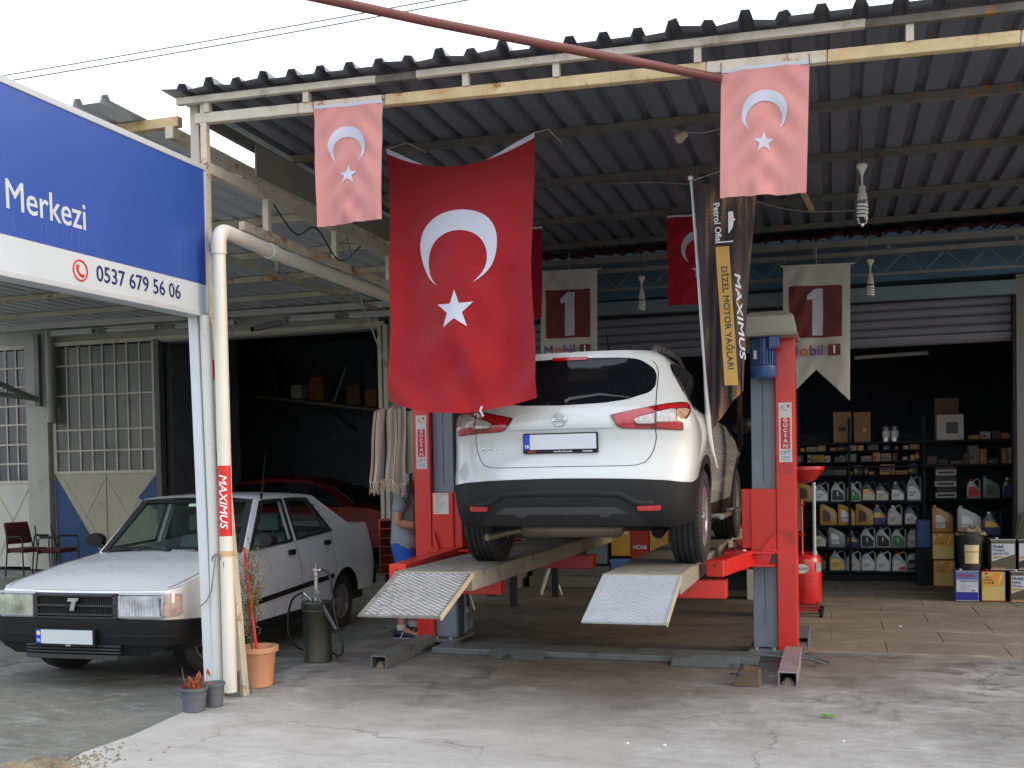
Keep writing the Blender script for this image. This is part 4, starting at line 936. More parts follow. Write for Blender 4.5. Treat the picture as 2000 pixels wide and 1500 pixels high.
# bumper: wraps to the wheel arches, lower apron, slots
mb = MB(); e = sed_s(0.47, 0.4)
patch(mb, [[(-e, .32), (-.78, .325), (.78, .325), (e, .32), (e+.02, .47), (.80, .505), (.0, .515), (-.80, .505), (-e-.02, .47)]], 0.06, sed_full, off=0.055, thick=0.06)
sbp = mb.build('bumper', black_plastic, sed, smooth=30)
mb = MB(); e2 = .80; patch(mb, [[(-e2, .335), (e2, .335), (.60, .235), (-.60, .235)]], 0.06, sed_full, off=0.035, thick=0.03); mb.build('apron', black_plastic, sbp, smooth=30)
mb = MB(); patch(mb, [[(-e+.02, .395), (-.80, .392), (.80, .392), (e-.02, .395), (e-.02, .40), (.80, .398), (-.80, .398), (-e+.02, .40)]], 0.04, sed_full, off=0.057, thick=0.004); mb.build('crease', ink_black, sbp)
mb = MB()
for z in (.305, .280, .255): mb.box(-.44, .40, -0.005, 0.03, z-.007, z+.007)
mb.box(-.43, .39, -0.02, 0.02, .205, .238); mb.build('slat', MATS['grille_grey'], sbp, bevel=0.002)
sp = MB(); sp.box(-.32, .215, -0.052, -0.02, .30, .44); sp = sp.build('number_plate', black_plastic, sed, bevel=0.006)
mb = MB(); mb.box(-.262, .20, -0.056, -0.05, .325, .432); mb.build('plate_face', M('plate_grey', srgb(196, 204, 206), 0.4, var=0.02), sp)
mb = MB(); mb.box(-.308, -.2625, -0.056, -0.05, .325, .432); mb.build('plate_band', MATS['plate_blue'], sp)
mb = MB(); mb.lathe([(0.001, 0.001), (0.018, 0.0005), (0.018, -0.001)], Matrix.Translation((-.285, -.0565, .405)) @ Matrix.Rotation(R(90), 4, 'X'), 16); mb.build('seal', M('plate_seal', srgb(214, 206, 150), 0.4), sp)
text('TR', 0.030, sp, FRONT((-0.285, -.0567, 0.348)), ink_white, bold=0.0006)
text('OTO', 0.018, sp, FRONT((-0.02, -.0527, 0.3125)), ink_white, bold=0.0003)
# interior
seat_m = M('seat_cloth', srgb(118, 132, 134), 0.9, var=0.15, scale=20)
for sx in (-0.36, 0.36):
    st = bpy.data.objects.new('seat', None); link(st, sed); st.location = (sx, 2.0, 0.35)
    mb = MB(); mb.box(-.24, .24, -.30, .22, 0, .16); mb.build('cushion', seat_m, st, bevel=0.04)
    mb = MB(); mb.add([(-.24, .18, .10), (.24, .18, .10), (.24, .30, .10), (-.24, .30, .10), (-.21, .34, .66), (.21, .34, .66), (.21, .42, .66), (-.21, .42, .66)], [(0, 3, 2, 1), (4, 5, 6, 7), (0, 1, 5, 4), (1, 2, 6, 5), (2, 3, 7, 6), (3, 0, 4, 7)]); mb.build('backrest', seat_m, st, bevel=0.03)
    mb = MB(); mb.box(-.13, .13, .37, .45, .70, .86); mb.tube([(-.06, .40, .64), (-.06, .40, .72)], .008, 6); mb.tube([(.06, .40, .64), (.06, .40, .72)], .008, 6); mb.build('headrest', seat_m, st, bevel=0.03)
mb = MB(); mb.box(-.62, .62, 3.0, 3.2, .45, .98); mb.box(-.62, .62, 2.6, 3.05, .35, .52); mb.build('seat', seat_m, sed, bevel=0.05)
mb = MB(); mb.box(-.68, .68, 1.32, 1.62, .62, .90); mb.build('dashboard', M('dash_black', (0.02, 0.021, 0.022), 0.6), sed, bevel=0.05)
mb = MB(); k = 24; c = Vector((0.36, 1.72, .86)); mb.tube([(c.x+.18*math.cos(2*math.pi*i/k), c.y-.07*math.sin(2*math.pi*i/k), c.z+.165*math.sin(2*math.pi*i/k)) for i in range(k+1)], 0.013, 8, cap=False); mb.bar(c+Vector((-.17, 0, 0)), c+Vector((.17, 0, 0)), .03, .02); mb.build('steering_wheel', black_plastic, sed, smooth=50)
mb = MB(); mb.box(-.10, .10, 1.70, 1.72, 1.28, 1.325); mb.build('rear_mirror', black_plastic, sed, bevel=0.01)
mb = MB(); mb.box(-.05, .05, 1.685, 1.69, 1.312, 1.338); mb.build('sticker', M('sticker_green', srgb(176, 206, 178), 0.5), sed)
mb = MB(); mb.box(-.70, .70, .35, 3.9, .22, .34); mb.box(-.66, .66, .2, 1.3, .40, .66); mb.box(-.70, .70, 3.3, 4.0, .35, .9)
for yc in (0.78, 3.25): mb.box(-.72, .72, yc-.36, yc+.36, .60, .64)
mb.build('underbody', MATS['underbody_black'], sed)
mb = MB(); mb.box(-.74, .74, 4.06, 4.22, .34, .52); mb.build('bumper', black_plastic, sed, bevel=0.02)
for sg in (1, -1):
    mb = MB(); mb.box(min(sg*.45, sg*.72), max(sg*.45, sg*.72), 4.07, 4.115, .62, .95); mb.build('tail_light', lamp_red, sed, bevel=0.01)
cap_m = M('hubcap_grey', (0.20, 0.20, 0.21), 0.45, 0.4, var=0.15)
for yc in (0.78, 3.25):
    for sg in (1, -1):
        w_ = make_wheel(0.285, 0.175, 0.172, sed, (sg*0.665, yc, 0.250), sg, cap_m, spokes=6, grooves=4)
        if yc < 1: w_.rotation_euler.z = R(-20)
mb = MB(); mb.tube([(0.60, 1.86, 1.375), (0.615, 1.84, 1.42)], 0.012, 8); mb.tube([(0.615, 1.84, 1.41), (0.63, 1.90, 1.78)], [0.004, 0.002], 6); mb.build('antenna', black_plastic, sed)

# ------------------------------------------------------------------ red cars in the dark bay
red_paint = M('red_car_paint', (0.13, 0.009, 0.010), 0.5, var=0.06, spec=0.2)
def small_car(name, label, loc, rz):
    t = thing(name, label, 'car', loc, rz)
    prof = [(0, .35), (.05, .62), (.12, .95), (.35, 1.28), (.62, 1.46), (1.3, 1.53), (2.1, 1.50), (2.55, 1.36), (3.1, 1.02), (3.85, .86), (4.02, .66), (4.05, .35)]
    P = []; ys = [p[0] for p in prof]
    zs = lambda y: interp(prof, y)
    # loft across the width: sections along y
    yy = np.concatenate([np.linspace(0, .7, 14), np.linspace(.8, 3.9, 30), np.linspace(3.95, 4.05, 5)]); n = 15
    for y in yy:
        zt_ = zs(y); row_ = []
        for k in range(n):
            u = k/(n-1)*2-1; a = abs(u)
            if a > 0.62:
                q = (1-a)/0.38; z = 0.28+(min(zt_, .95)-0.28)*min(1, q*1.6) if q < 0.625 else min(zt_, .95)+(zt_-min(zt_, .95))*((q-0.625)/0.375)*0.94
                x = (0.83-0.0*q) if q < 0.625 else 0.83-(0.22*((q-0.625)/0.375) if zt_ > .95 else 0.05*((q-.625)/.375))
            else: z = zt_-0.06*max(0, a/0.62)**3*(1 if zt_ > .95 else .3); x = (0.61 if zt_ > .95 else 0.78)*a/0.62
            e = min(1, 0.8+0.2*min(y, 4.05-y)/0.3)
            P.append(((1 if u > 0 else -1)*x*e, y, z))
    mb = MB(); mb.grid(P, len(yy), n); mb.build('body', red_paint, t, smooth=40)
    for sg in (1, -1):
        for q in ([(.42, 1.0), (1.22, 1.0), (1.22, 1.42), (.72, 1.38)], [(1.28, 1.0), (2.10, 1.0), (2.10, 1.42), (1.28, 1.43)], [(2.15, 1.0), (2.95, .99), (2.50, 1.30), (2.15, 1.41)]):
            mb = MB(); patch(mb, [rnd(q, .03, 3)], .06, lambda y, z: (sg*(0.838-0.235*max(0, (z-.95))/(0.5)), y, z), off=0.004, thick=.01, flip=(sg < 0)); mb.build('side_window', suv_glass, t)
    mb = MB(); mb.add([(-.56, 2.60, 1.34), (.56, 2.60, 1.34), (.66, 3.06, 1.06), (-.66, 3.06, 1.06), (-.56, 2.60, 1.32), (.56, 2.60, 1.32), (.66, 3.06, 1.04), (-.66, 3.06, 1.04)], [(0, 1, 2, 3), (7, 6, 5, 4), (0, 4, 5, 1), (1, 5, 6, 2), (2, 6, 7, 3), (3, 7, 4, 0)]); mb.build('windscreen', suv_glass, t)
    for yc in (.72, 3.2):
        for sg in (1, -1):
            mb = MB(); mb.lathe([(.19, -.09), (.27, -.09), (.295, -.06), (.295, .06), (.27, .09), (.19, .09)], Matrix.Translation((sg*.75, yc, .295)) @ Matrix.Rotation(R(90), 4, 'Y'), 28, close=False); mb.lathe([(.001, .0), (.19, .0)], Matrix.Translation((sg*.78, yc, .295)) @ Matrix.Rotation(R(90), 4, 'Y'), 20, close=False); mb.build('wheel', rubber, t, smooth=40)
    return t
small_car('red_hatchback', 'dark red car parked side-on inside the dark garage bay behind the saloon', (-11.1, 17.2, 0.02), R(-90))
rc = small_car('red_hatchback', 'second red car with a glossy rounded back deeper in the garage bay', (-8.2, 18.4, 0.16), R(-55))
# ------------------------------------------------------------------ the two-post lift
red_gloss = M('lift_red', srgb(206, 38, 28), 0.35, var=0.06, coat=0.3, dirt=0.4, dcol=srgb(112, 24, 20), dscale=3.5, bump=.05)
lift_grey = M('lift_grey', srgb(120, 129, 138), 0.45, var=0.06, dirt=0.3, dcol=srgb(76, 80, 84), dscale=3)
floor_steel = M('floor_steel', srgb(110, 116, 118), 0.5, 0.1, var=0.15, dirt=0.7, dcol=srgb(54, 50, 46), dscale=4, bump=0.2)
runway_m = M('runway_steel', srgb(150, 146, 134), 0.55, 0.1, var=0.12, dirt=0.6, dcol=srgb(96, 88, 76), dscale=4, rust=0.3, bump=0.2)
deck_m = M('runway_deck', srgb(128, 124, 116), 0.6, 0.1, var=0.15, dirt=0.6, dcol=srgb(80, 72, 64), dscale=5, bump=0.3)
lift = thing('car_lift', 'red and grey two-post car lift with steel runways carrying the white crossover', 'car lift', (-2.005, 8.95, 0))
CX = -2.005
def mx(sg, x): return CX+sg*x          # sg=+1 right side
for sg in (1, -1):
    X = lambda a, b_: (min(mx(sg, a), mx(sg, b_)), max(mx(sg, a), mx(sg, b_)))
    mb = MB(); a, b_ = X(1.535, 1.695); mb.box(a, b_, 8.86, 9.22, 0.03, 2.70); mb.build('post_cover', red_gloss, lift, world=True, bevel=0.008)
    mb = MB(); a, b_ = X(1.335, 1.53); mb.box(a, b_, 8.93, 8.955, 0.07, 2.64); mb.box(a, b_, 9.20, 9.22, 0.07, 2.64)
    c, d = X(1.52, 1.534); mb.box(c, d, 8.955, 9.2, 0.07, 2.64)
    a2, b2 = X(1.335, 1.345); mb.box(a2, b2, 8.956, 8.99, 0.07, 2.64); mb.box(a2, b2, 9.16, 9.2, 0.07, 2.64); mb.build('column', lift_grey, lift, world=True, bevel=0.003)
    mb = MB(); a3, b3 = X(1.428, 1.432)
    for z0, z1 in ((0.25, 0.82), (1.46, 1.98), (2.02, 2.5)): mb.box(a3, b3, 8.927, 8.9295, z0, z1)
    mb.build('slot', ink_black, lift, world=True)
    mb = MB(); a, b_ = X(1.30, 1.75); mb.box(a, b_, 8.82, 9.3, 0.035, 0.062); pl_ = mb.build('base_plate', floor_steel, lift, world=True, bevel=0.003)
    mb = MB()
    for u in (1.36, 1.5, 1.68):
        mb.lathe([(0.018, 0), (0.018, 0.022), (0.001, 0.022)], Matrix.Translation((mx(sg, u), 8.84, 0.062)), 6)
    mb.build('bolt', M('bolt_zinc', (0.35, 0.34, 0.32), 0.5, 0.6), lift, world=True)
    # carriage
    mb = MB(); a, b_ = X(1.325, 1.535); mb.box(a, b_, 8.875, 8.925, 0.86, 1.40)
    a4, b4 = X(1.25, 1.335); mb.box(a4, b4, 8.90, 9.25, 0.90, 1.40)
    mb.build('carriage', red_gloss, lift, world=True, bevel=0.006)
    mb = MB(); q = [(1.40, .78), (1.535, .78), (1.535, 1.03), (1.515, 1.03), (1.48, .82), (1.40, .82)]
    if sg > 0: mb.prism([(mx(1, u), z) for u, z in [(1.345, .765), (1.46, .765), (1.50, .865), (1.535, .865), (1.535, .90), (1.48, .90), (1.50, 1.02), (1.38, .86), (1.345, .86)]], 8.84, 8.872)
    else: mb.prism([(mx(-1, u), z) for u, z in [(1.535, .80), (1.36, .80), (1.36, .86), (1.45, .87), (1.50, 1.04), (1.515, 1.04), (1.50, .90), (1.535, .90)]], 8.83, 8.872)
    mb.build('arm_bracket', red_gloss, lift, world=True, bevel=0.005)
    for dz in (0.765, 0.87):
        mb = MB(); a, b_ = X(1.12, 1.52); mb.box(a, b_, 8.70, 9.2, dz, dz+0.018); mb.build('arm_plate', red_gloss, lift, world=True, bevel=0.004)
    mb = MB(); mb.tube([(mx(sg, 1.27), 8.82, 0.76), (mx(sg, 1.27), 8.82, 0.90)], 0.022, 12); mb.build('arm_pin', chrome, lift, world=True, smooth=40)
    # swing arms (front and rear) and the crossbeams under the runways
    ya = 7.86
    yar = ya if sg > 0 else 7.16; xar = 1.135
    mb = MB(); mb.bar((mx(sg, 1.30), 8.85, 0.83 if sg > 0 else 0.845), (mx(sg, xar), yar, 0.83 if sg > 0 else 0.845), 0.135, 0.125); ar = mb.build('swing_arm', red_gloss, lift, world=True, bevel=0.01)
    mb = MB(); mb.tube([(mx(sg, 1.135)-0.0, yar-0.004, 0.855), (mx(sg, 1.135), yar+0.002, 0.855)], 0.011, 10); mb.build('hole', ink_black, ar, world=True)
    mb = MB(); mb.bar((mx(sg, 1.30), 9.05, 0.83), (mx(sg, 1.12), 10.15, 0.83), 0.13, 0.125); mb.build('swing_arm', red_gloss, lift, world=True, bevel=0.01)
    a, b_ = X(0.56, 1.215)
    mb = MB(); mb.box(a, b_, ya+0.02, ya+0.17, 0.60, 0.738); mb.build('crossbeam', red_gloss, lift, world=True, bevel=0.008)
    a, b_ = X(0.30, 1.2)
    mb = MB(); mb.box(a, b_, 10.05, 10.2, 0.60, 0.738); mb.build('crossbeam', red_gloss, lift, world=True, bevel=0.008)
    # sticker on the cover
    xs = mx(sg, 1.615)
    st = MB(); zt0 = 1.62; st.box(xs-0.052, xs+0.052, 8.8575, 8.8595, zt0, zt0+0.49); st = st.build('sticker', M('sticker_white', srgb(206, 204, 206), 0.4, var=0.04), lift, world=True)
    mb = MB(); mb.box(xs-0.037, xs+0.037, 8.8558, 8.8574, zt0+0.11, zt0+0.365); mb.build('label_band', ink_red, st, world=True)
    for i, ch in enumerate('GÜÇSAN'): text(ch, 0.040, st, FRONT((xs, 8.8552, zt0+0.345-i*0.0425)), ink_white, bold=0.0008, sx=1.25, world=True)
    text('LIFT', 0.042, st, FRONT((xs, 8.8570, zt0+0.078)), M('grey_print', srgb(120, 120, 126), 0.5), bold=0.0003, sx=1.05, world=True)
    mb = MB()
    for i in range(3): mb.box(xs-0.035, xs+0.035, 8.8566, 8.8574, zt0+0.018+i*0.012, zt0+0.022+i*0.012)
    mb.build('small_print', MATS['grey_print'], st, world=True)
    mb = MB(); mb.tube([(xs-0.01+0.02*math.cos(t*2.3), 8.8570, zt0+0.42+0.02*t) for t in np.linspace(0, 2.2, 12)], 0.003, 4); mb.lathe([(0.001, 0), (0.012, 0)], Matrix.Translation((xs+0.025, 8.8566, zt0+0.462)) @ Matrix.Rotation(R(90), 4, 'X'), 12, close=False); mb.build('logo', ink_red, st, world=True)
    # floor channels
    xc = mx(sg, 1.565 if sg < 0 else 1.66); yend = 7.72
    mb = MB(); w = 0.068; xe = xc-(0.015 if sg < 0 else 0.0)
    for (x0, x1, z0, z1) in ((-w, w, 0.092, 0.104), (-w, -w+0.01, 0, 0.0915), (w-0.01, w, 0, 0.0915)): mb.box(xc+x0, xc+x1, yend, 8.815, z0, z1)
    mb.build('foot_channel', M('foot_plum_grey', srgb(146, 136, 142), 0.5, 0.1, var=0.1, dirt=0.6, dcol=srgb(84, 76, 74)) if sg > 0 else floor_steel, lift, world=True, bevel=0.003)
    mb = MB()
    V = []; rm_ = random.Random(8+sg)
    for i in range(9):
        for j in range(7):
            u, v = i/8*2-1, j/6*2-1; d = math.hypot(u, v); V.append((xc+u*.054, yend+.07+v*.055, max(-.002, (1-d*d)*.055+rm_.uniform(-.012, .014)*(1 if d < 1 else 0))))
    mb.grid(V, 9, 7)
    mb.build('mortar', M('mortar_lump', srgb(120, 108, 92), 0.9, var=0.2, bump=0.4), lift, world=True)
    mb = MB()
    for (x0, x1, z0, z1) in ((-w, w, 0.092, 0.104), (-w, -w+0.01, 0, 0.0915), (w-0.01, w, 0, 0.0915)): mb.box(xc+x0+0.04*sg, xc+x1+0.04*sg, 9.31, 9.95, z0, z1)
    mb.build('foot_channel', floor_steel, lift, world=True, bevel=0.003)
# manual and plate on the left carriage
mb = MB(); mb.box(-3.52, -3.37, 8.872, 8.8745, 1.205, 1.395); pp = mb.build('instruction_sheet', paper, lift, world=True)
mb = MB()
for i in range(11): mb.box(-3.508, -3.508+0.05+0.07*((i*29) % 7)/7, 8.8712, 8.8719, 1.222+i*0.0145, 1.2255+i*0.0145)
mb.box(-3.508, -3.385, 8.8712, 8.8719, 1.378, 1.384); mb.build('small_print', MATS['grey_print'], pp, world=True)
# base bridge between the columns
mb = MB(); mb.box(-3.40, -0.60, 8.46, 8.80, 0.001, 0.052); mb.build('base_bridge', floor_steel, lift, world=True, bevel=0.006)
for a, b_ in ((-2.85, -2.36), (-1.28, -0.74)):
    mb = MB(); mb.add([(a, 8.30, 0.003), (b_, 8.30, 0.003), (b_, 8.50, 0.062), (a, 8.50, 0.062), (a, 8.31, -0.001), (b_, 8.31, -0.001), (b_, 8.50, 0.054), (a, 8.50, 0.054)], [(0, 1, 2, 3), (7, 6, 5, 4), (0, 4, 5, 1), (1, 5, 6, 2), (2, 6, 7, 3), (3, 7, 4, 0)])
    mb.build('drive_over_ramp', floor_steel, lift, world=True)
mb = MB(); mb.tube([(-0.62, 8.62, 0.06), (-0.2, 8.55, 0.05), (-0.1, 8.50, 0.03)], 0.014, 8); mb.tube([(-0.5, 8.7, 0.06), (-0.15, 8.62, 0.05), (-0.05, 8.55, 0.03)], 0.012, 8); mb.build('hose', grey_steel, lift, world=True, smooth=40)
# motor and its cover on the right column
mot = M('motor_blue', srgb(44, 76, 128), 0.4, var=0.1, coat=0.2, dirt=0.3, dcol=srgb(30, 48, 80))
mc = Matrix.Translation((-0.555, 8.78, 2.30))
mb = MB(); mb.lathe([(0.001, 0), (0.07, 0.0), (0.095, 0.012), (0.106, 0.03), (0.106, 0.105), (0.098, 0.112), (0.085, 0.112), (0.085, 0.33), (0.1, 0.335), (0.1, 0.36)], mc, 32)
for i in range(26):
    a = 2*math.pi*i/26
    mb.box(0.084, 0.105, -0.0035, 0.0035, 0.118, 0.325, mc @ Matrix.Rotation(a, 4, 'Z'))
mo = mb.build('motor', mot, lift, world=True, smooth=35)
mb = MB(); mb.box(-0.505, -0.42, 8.655, 8.72, 2.54, 2.65); mb.box(-0.50, -0.425, 8.648, 8.655, 2.55, 2.64); mb.build('terminal_box', mot, mo, world=True, bevel=0.006)
mb = MB(); mb.box(-0.625, -0.60, 8.668, 8.68, 2.46, 2.53); mb.build('rating_plate', alu, mo, world=True)
mb = MB(); mb.tube([(-0.64, 8.70, 2.66), (-0.645, 8.66, 2.60), (-0.64, 8.68, 2.52)], 0.006, 6); mb.build('wire', cable_m, mo, world=True)
cov = M('cover_cream', srgb(156, 154, 140), 0.5, var=0.05, dirt=0.3)
mb = MB(); mb.add([(-0.72, 8.62, 2.655), (-0.29, 8.62, 2.655), (-0.29, 9.25, 2.655), (-0.72, 9.25, 2.655), (-0.70, 8.64, 2.80), (-0.31, 8.64, 2.80), (-0.31, 9.24, 2.80), (-0.70, 9.24, 2.80), (-0.65, 8.72, 2.845), (-0.36, 8.72, 2.845), (-0.36, 9.2, 2.845), (-0.65, 9.2, 2.845)],
    [(0, 3, 2, 1), (0, 1, 5, 4), (1, 2, 6, 5), (2, 3, 7, 6), (3, 0, 4, 7), (4, 5, 9, 8), (5, 6, 10, 9), (6, 7, 11, 10), (7, 4, 8, 11), (8, 9, 10, 11)]); mb.box(-0.735, -0.275, 8.605, 9.26, 2.64, 2.6545)
mb.build('motor_cover', cov, lift, world=True, bevel=0.008)
# runways with hinged ramps
def wavy(mb, x0, x1, y0, z0, y1, z1, n, thick):
    """expanded-metal tread: rows of small raised lozenges on a plate"""
    d = Vector((0, y1-y0, z1-z0)); L = d.length; d.normalize(); nrm = Vector((0, -d.z, d.y)) if d.y > 0 else Vector((0, d.z, -d.y))
    nx_ = int((x1-x0)/0.05)
    for j in range(n):
        for i in range(nx_):
            cx = x0+(i+0.5+0.5*(j % 2))*(x1-x0)/nx_
            if cx > x1-0.01: continue
            c = Vector((cx, y0, z0))+d*(L*(j+0.5)/n); h = L/n*0.40
            mb.add([c+Vector((-0.024, 0, 0)), c-d*h, c+Vector((0.024, 0, 0)), c+d*h, c+nrm*thick], [(0, 1, 4), (1, 2, 4), (2, 3, 4), (3, 0, 4)])
for sg, x0, x1 in ((1, -1.52, -0.99), (-1, -3.05, -2.46)):
    mb = MB(); mb.box(x0, x1, 6.93, 11.75, 0.745, 0.875)
    rw = mb.build('runway', runway_m, lift, world=True, bevel=0.006)
    mb = MB(); mb.box(x0+0.012, x1-0.012, 6.935, 11.7, 0.8755, 0.882); mb.build('deck', deck_m, rw, world=True)
    mb = MB(); wavy(mb, x0+0.02, x1-0.02, 6.95, 0.882, 8.3, 0.882, 46, 0.004); o = mb.build('tread', deck_m, rw, world=True); o['kind'] = 'stuff'
    rm = M('ramp_worn_white', srgb(170, 172, 174), 0.55, 0.05, var=0.08, dirt=0.66, dcol=srgb(70, 62, 58), dscale=16, bump=0.2, stretch=(.45, 1.3, 1)) if sg < 0 else M('ramp_white', srgb(158, 163, 170), 0.5, 0.05, var=0.06, dirt=0.42, dcol=srgb(112, 108, 106), dscale=14, bump=0.2, stretch=(.5, 1.3, 1))
    ya, za, yb, zb_ = 6.28, 0.648, 6.92, 0.872
    mb = MB(); mb.add([(x0, ya, za), (x1, ya, za), (x1, yb, zb_), (x0, yb, zb_), (x0, ya+0.004, za-0.012), (x1, ya+0.004, za-0.012), (x1, yb+0.005, zb_-0.022), (x0, yb+0.005, zb_-0.022)], [(0, 1, 2, 3), (7, 6, 5, 4), (0, 4, 5, 1), (1, 5, 6, 2), (2, 6, 7, 3), (3, 7, 4, 0)])
    rp = mb.build('hinged_ramp', M('ramp_grime', srgb(122, 116, 112), .6, var=.3, scale=7, dirt=.55, dcol=srgb(168, 166, 164), dscale=5, bump=.2) if sg < 0 else M('ramp_plate', srgb(154, 158, 164), .55, var=.1, dirt=.3, dcol=srgb(112, 108, 106), dscale=9, bump=.2), lift, world=True)
    mb = MB(); wavy(mb, x0+0.03, x1-0.012, ya+0.02, za+0.008, yb-0.01, zb_-0.003, 34, 0.006); o = mb.build('tread', rm, rp, world=True); o['kind'] = 'stuff'
    for xx in (x1+0.004,): mb = MB(); mb.bar((xx, ya, za-0.006), (xx, yb, zb_-0.014), 0.008, 0.034); mb.build('ramp_edge', M('ramp_edge_cream', srgb(186, 172, 144), 0.5, dirt=0.3), rp, world=True)
    mb = MB(); mb.tube([(x0, 6.925, 0.868), (x1, 6.925, 0.868)], 0.012, 8); mb.build('hinge', runway_m, rp, world=True, smooth=40)
# control box with cables on the outer side of the left column
cb = thing('control_box', 'cream electric control box on the left red post half hidden by a striped rug', 'control box', (-3.77, 9.0, 1.6))
mb = MB(); mb.box(-3.90, -3.715, 8.90, 9.12, 1.58, 2.16); mb.build('case', cov, cb, world=True, bevel=0.008)
mb = MB(); mb.box(-3.712, -3.703, 8.95, 9.05, 1.7, 2.0); mb.build('bracket', grey_steel, cb, world=True)
mb = MB(); mb.tube([(-3.83, 8.93, 1.58), (-3.86, 8.90, 1.42), (-3.80, 8.89, 1.30), (-3.76, 8.90, 1.42), (-3.77, 8.93, 1.58)], 0.009, 8)
mb.tube([(-3.76, 8.95, 1.58), (-3.78, 8.9, 1.35), (-3.72, 8.88, 1.25), (-3.715, 8.88, 1.0)], 0.008, 8); mb.build('cable', cable_m, cb, world=True, smooth=40)
# striped rug thrown over the box
rug_m = bpy.data.materials.new('striped_rug'); rug_m.use_nodes = True
_n = rug_m.node_tree.nodes; _l = rug_m.node_tree.links; _b = _n['Principled BSDF']; _b.inputs['Roughness'].default_value = 0.95
uvn = _n.new('ShaderNodeUVMap'); sx_ = _n.new('ShaderNodeSeparateXYZ'); _l.new(uvn.outputs[0], sx_.inputs[0])
def _math(op, a, b_):
    x = _n.new('ShaderNodeMath'); x.operation = op
    for i, v in enumerate((a, b_)):
        if isinstance(v, (int, float)): x.inputs[i].default_value = v
        else: _l.new(v, x.inputs[i])
    return x.outputs[0]
cr = _n.new('ShaderNodeValToRGB'); cr.color_ramp.interpolation = 'CONSTANT'
cols = [(0, (182, 160, 138)), (.10, (30, 28, 26)), (.14, (206, 196, 180)), (.22, (176, 150, 128)), (.32, (150, 146, 140)), (.40, (28, 26, 24)), (.44, (198, 180, 160)), (.55, (170, 158, 146)), (.66, (204, 192, 176)), (.72, (30, 28, 26)), (.76, (188, 164, 140)), (.86, (158, 150, 142)), (.94, (200, 186, 168))]
el_ = cr.color_ramp.elements; el_[0].position = 0; el_[0].color = (*srgb(*cols[0][1]), 1); el_[1].position = cols[-1][0]; el_[1].color = (*srgb(*cols[-1][1]), 1)
for p, c in cols[1:-1]: e = el_.new(p); e.color = (*srgb(*c), 1)
_l.new(sx_.outputs[0], cr.inputs[0])
wv = _n.new('ShaderNodeTexWave'); wv.bands_direction = 'Y'; wv.inputs['Scale'].default_value = 22; _l.new(uvn.outputs[0], wv.inputs[0])
mxx = _n.new('ShaderNodeMix'); mxx.data_type = 'RGBA'; mxx.blend_type = 'MULTIPLY'; mxx.inputs[0].default_value = 0.35; _l.new(cr.outputs[0], mxx.inputs[6]); _l.new(wv.outputs[0], mxx.inputs[7]); _l.new(mxx.outputs[2], _b.inputs['Base Color'])
_bp = _n.new('ShaderNodeBump'); _bp.inputs['Strength'].default_value = 0.5; _bp.inputs['Distance'].default_value = 0.004; _l.new(wv.outputs[0], _bp.inputs['Height']); _l.new(_bp.outputs[0], _b.inputs['Normal'])
rug = thing('striped_rug', 'beige striped woven rug with fringe hanging over the control box by the left post', 'rug', (-3.95, 8.9, 1.5))
def rugp(u, v):
    # v 0 at the back, 0.22 over the top edge, 1 at the front bottom
    zt_ = 2.19; w = 0.33+0.06*max(0, v-.2); xc = -3.935-0.03*max(0, v-.22)
    x = xc+(u-0.5)*w
    fold = 0.020*math.sin(u*11+0.6+v*1.5)*min(1, max(0, v-.18)*2.2)+0.010*math.sin(u*27+v*3)+0.012*math.sin(v*9+u*4)
    if v < 0.22: t = v/0.22; return (x, 9.13-0.25*t, zt_+0.03*math.sin(t*math.pi)+0.015*math.sin(u*15)-(0.06*(1-u))*0.6)
    t = (v-0.22)/0.78; return (x, 8.86+fold-0.03*t, zt_-0.05*(1-u)*0.6-t*(0.63+0.05*u+0.02*math.sin(u*9)))
mb = MB(); nu, nv = 44, 50
mb.grid([rugp(i/(nu-1), j/(nv-1)) for i in range(nu) for j in range(nv)], nu, nv); ro = mb.build('weave', rug_m, rug, world=True, smooth=60)
uvl = ro.data.uv_layers.new(name='UVMap')
for lp in ro.data.loops:
    k = lp.vertex_index; uvl.data[lp.index].uv = ((k//nv)/(nu-1), (k % nv)/(nv-1)*2.2)
mb = MB(); rg2 = random.Random(5)
for i in range(60):
    u = (i+0.5)/60; p = Vector(rugp(u, 1)); mb.tube([p, p+Vector((rg2.uniform(-.01, .01), rg2.uniform(-.01, .01), -0.05)), p+Vector((rg2.uniform(-.02, .02), rg2.uniform(-.01, .01), -0.09-rg2.uniform(0, .04)))], 0.003, 4)
o = mb.build('fringe', M('fringe_yarn', srgb(190, 174, 152), 0.9), rug, world=True); o['kind'] = 'stuff'
# ------------------------------------------------------------------ flags and banners
def cloth_mat(name, col, var=0.06, trans=0.15, rough=0.85):
    if name in MATS: return MATS[name]
    m = M(name, col, rough, var=var, scale=3, bump=0.15, bscale=260, sheen=0.2, spec=0.2)
    if trans:
        n = m.node_tree.nodes; l = m.node_tree.links; b = n['Principled BSDF']; out = n['Material Output']
        t = n.new('ShaderNodeBsdfTranslucent'); src = b.inputs['Base Color'].links[0].from_socket; l.new(src, t.inputs[0])
        x = n.new('ShaderNodeMixShader'); x.inputs[0].default_value = trans; l.new(b.outputs[0], x.inputs[1]); l.new(t.outputs[0], x.inputs[2]); l.new(x.outputs[0], out.inputs[0])
    return m
red_cloth = cloth_mat('flag_red', srgb(148, 26, 33), trans=0.06); deep_cloth = cloth_mat('flag_deep_red', srgb(160, 26, 36)); pink_cloth = cloth_mat('flag_faded_pink', srgb(216, 150, 144), 0.04)
white_cloth = cloth_mat('flag_white', srgb(206, 208, 220), 0.03); banner_white = cloth_mat('banner_white', srgb(206, 202, 192), 0.04)
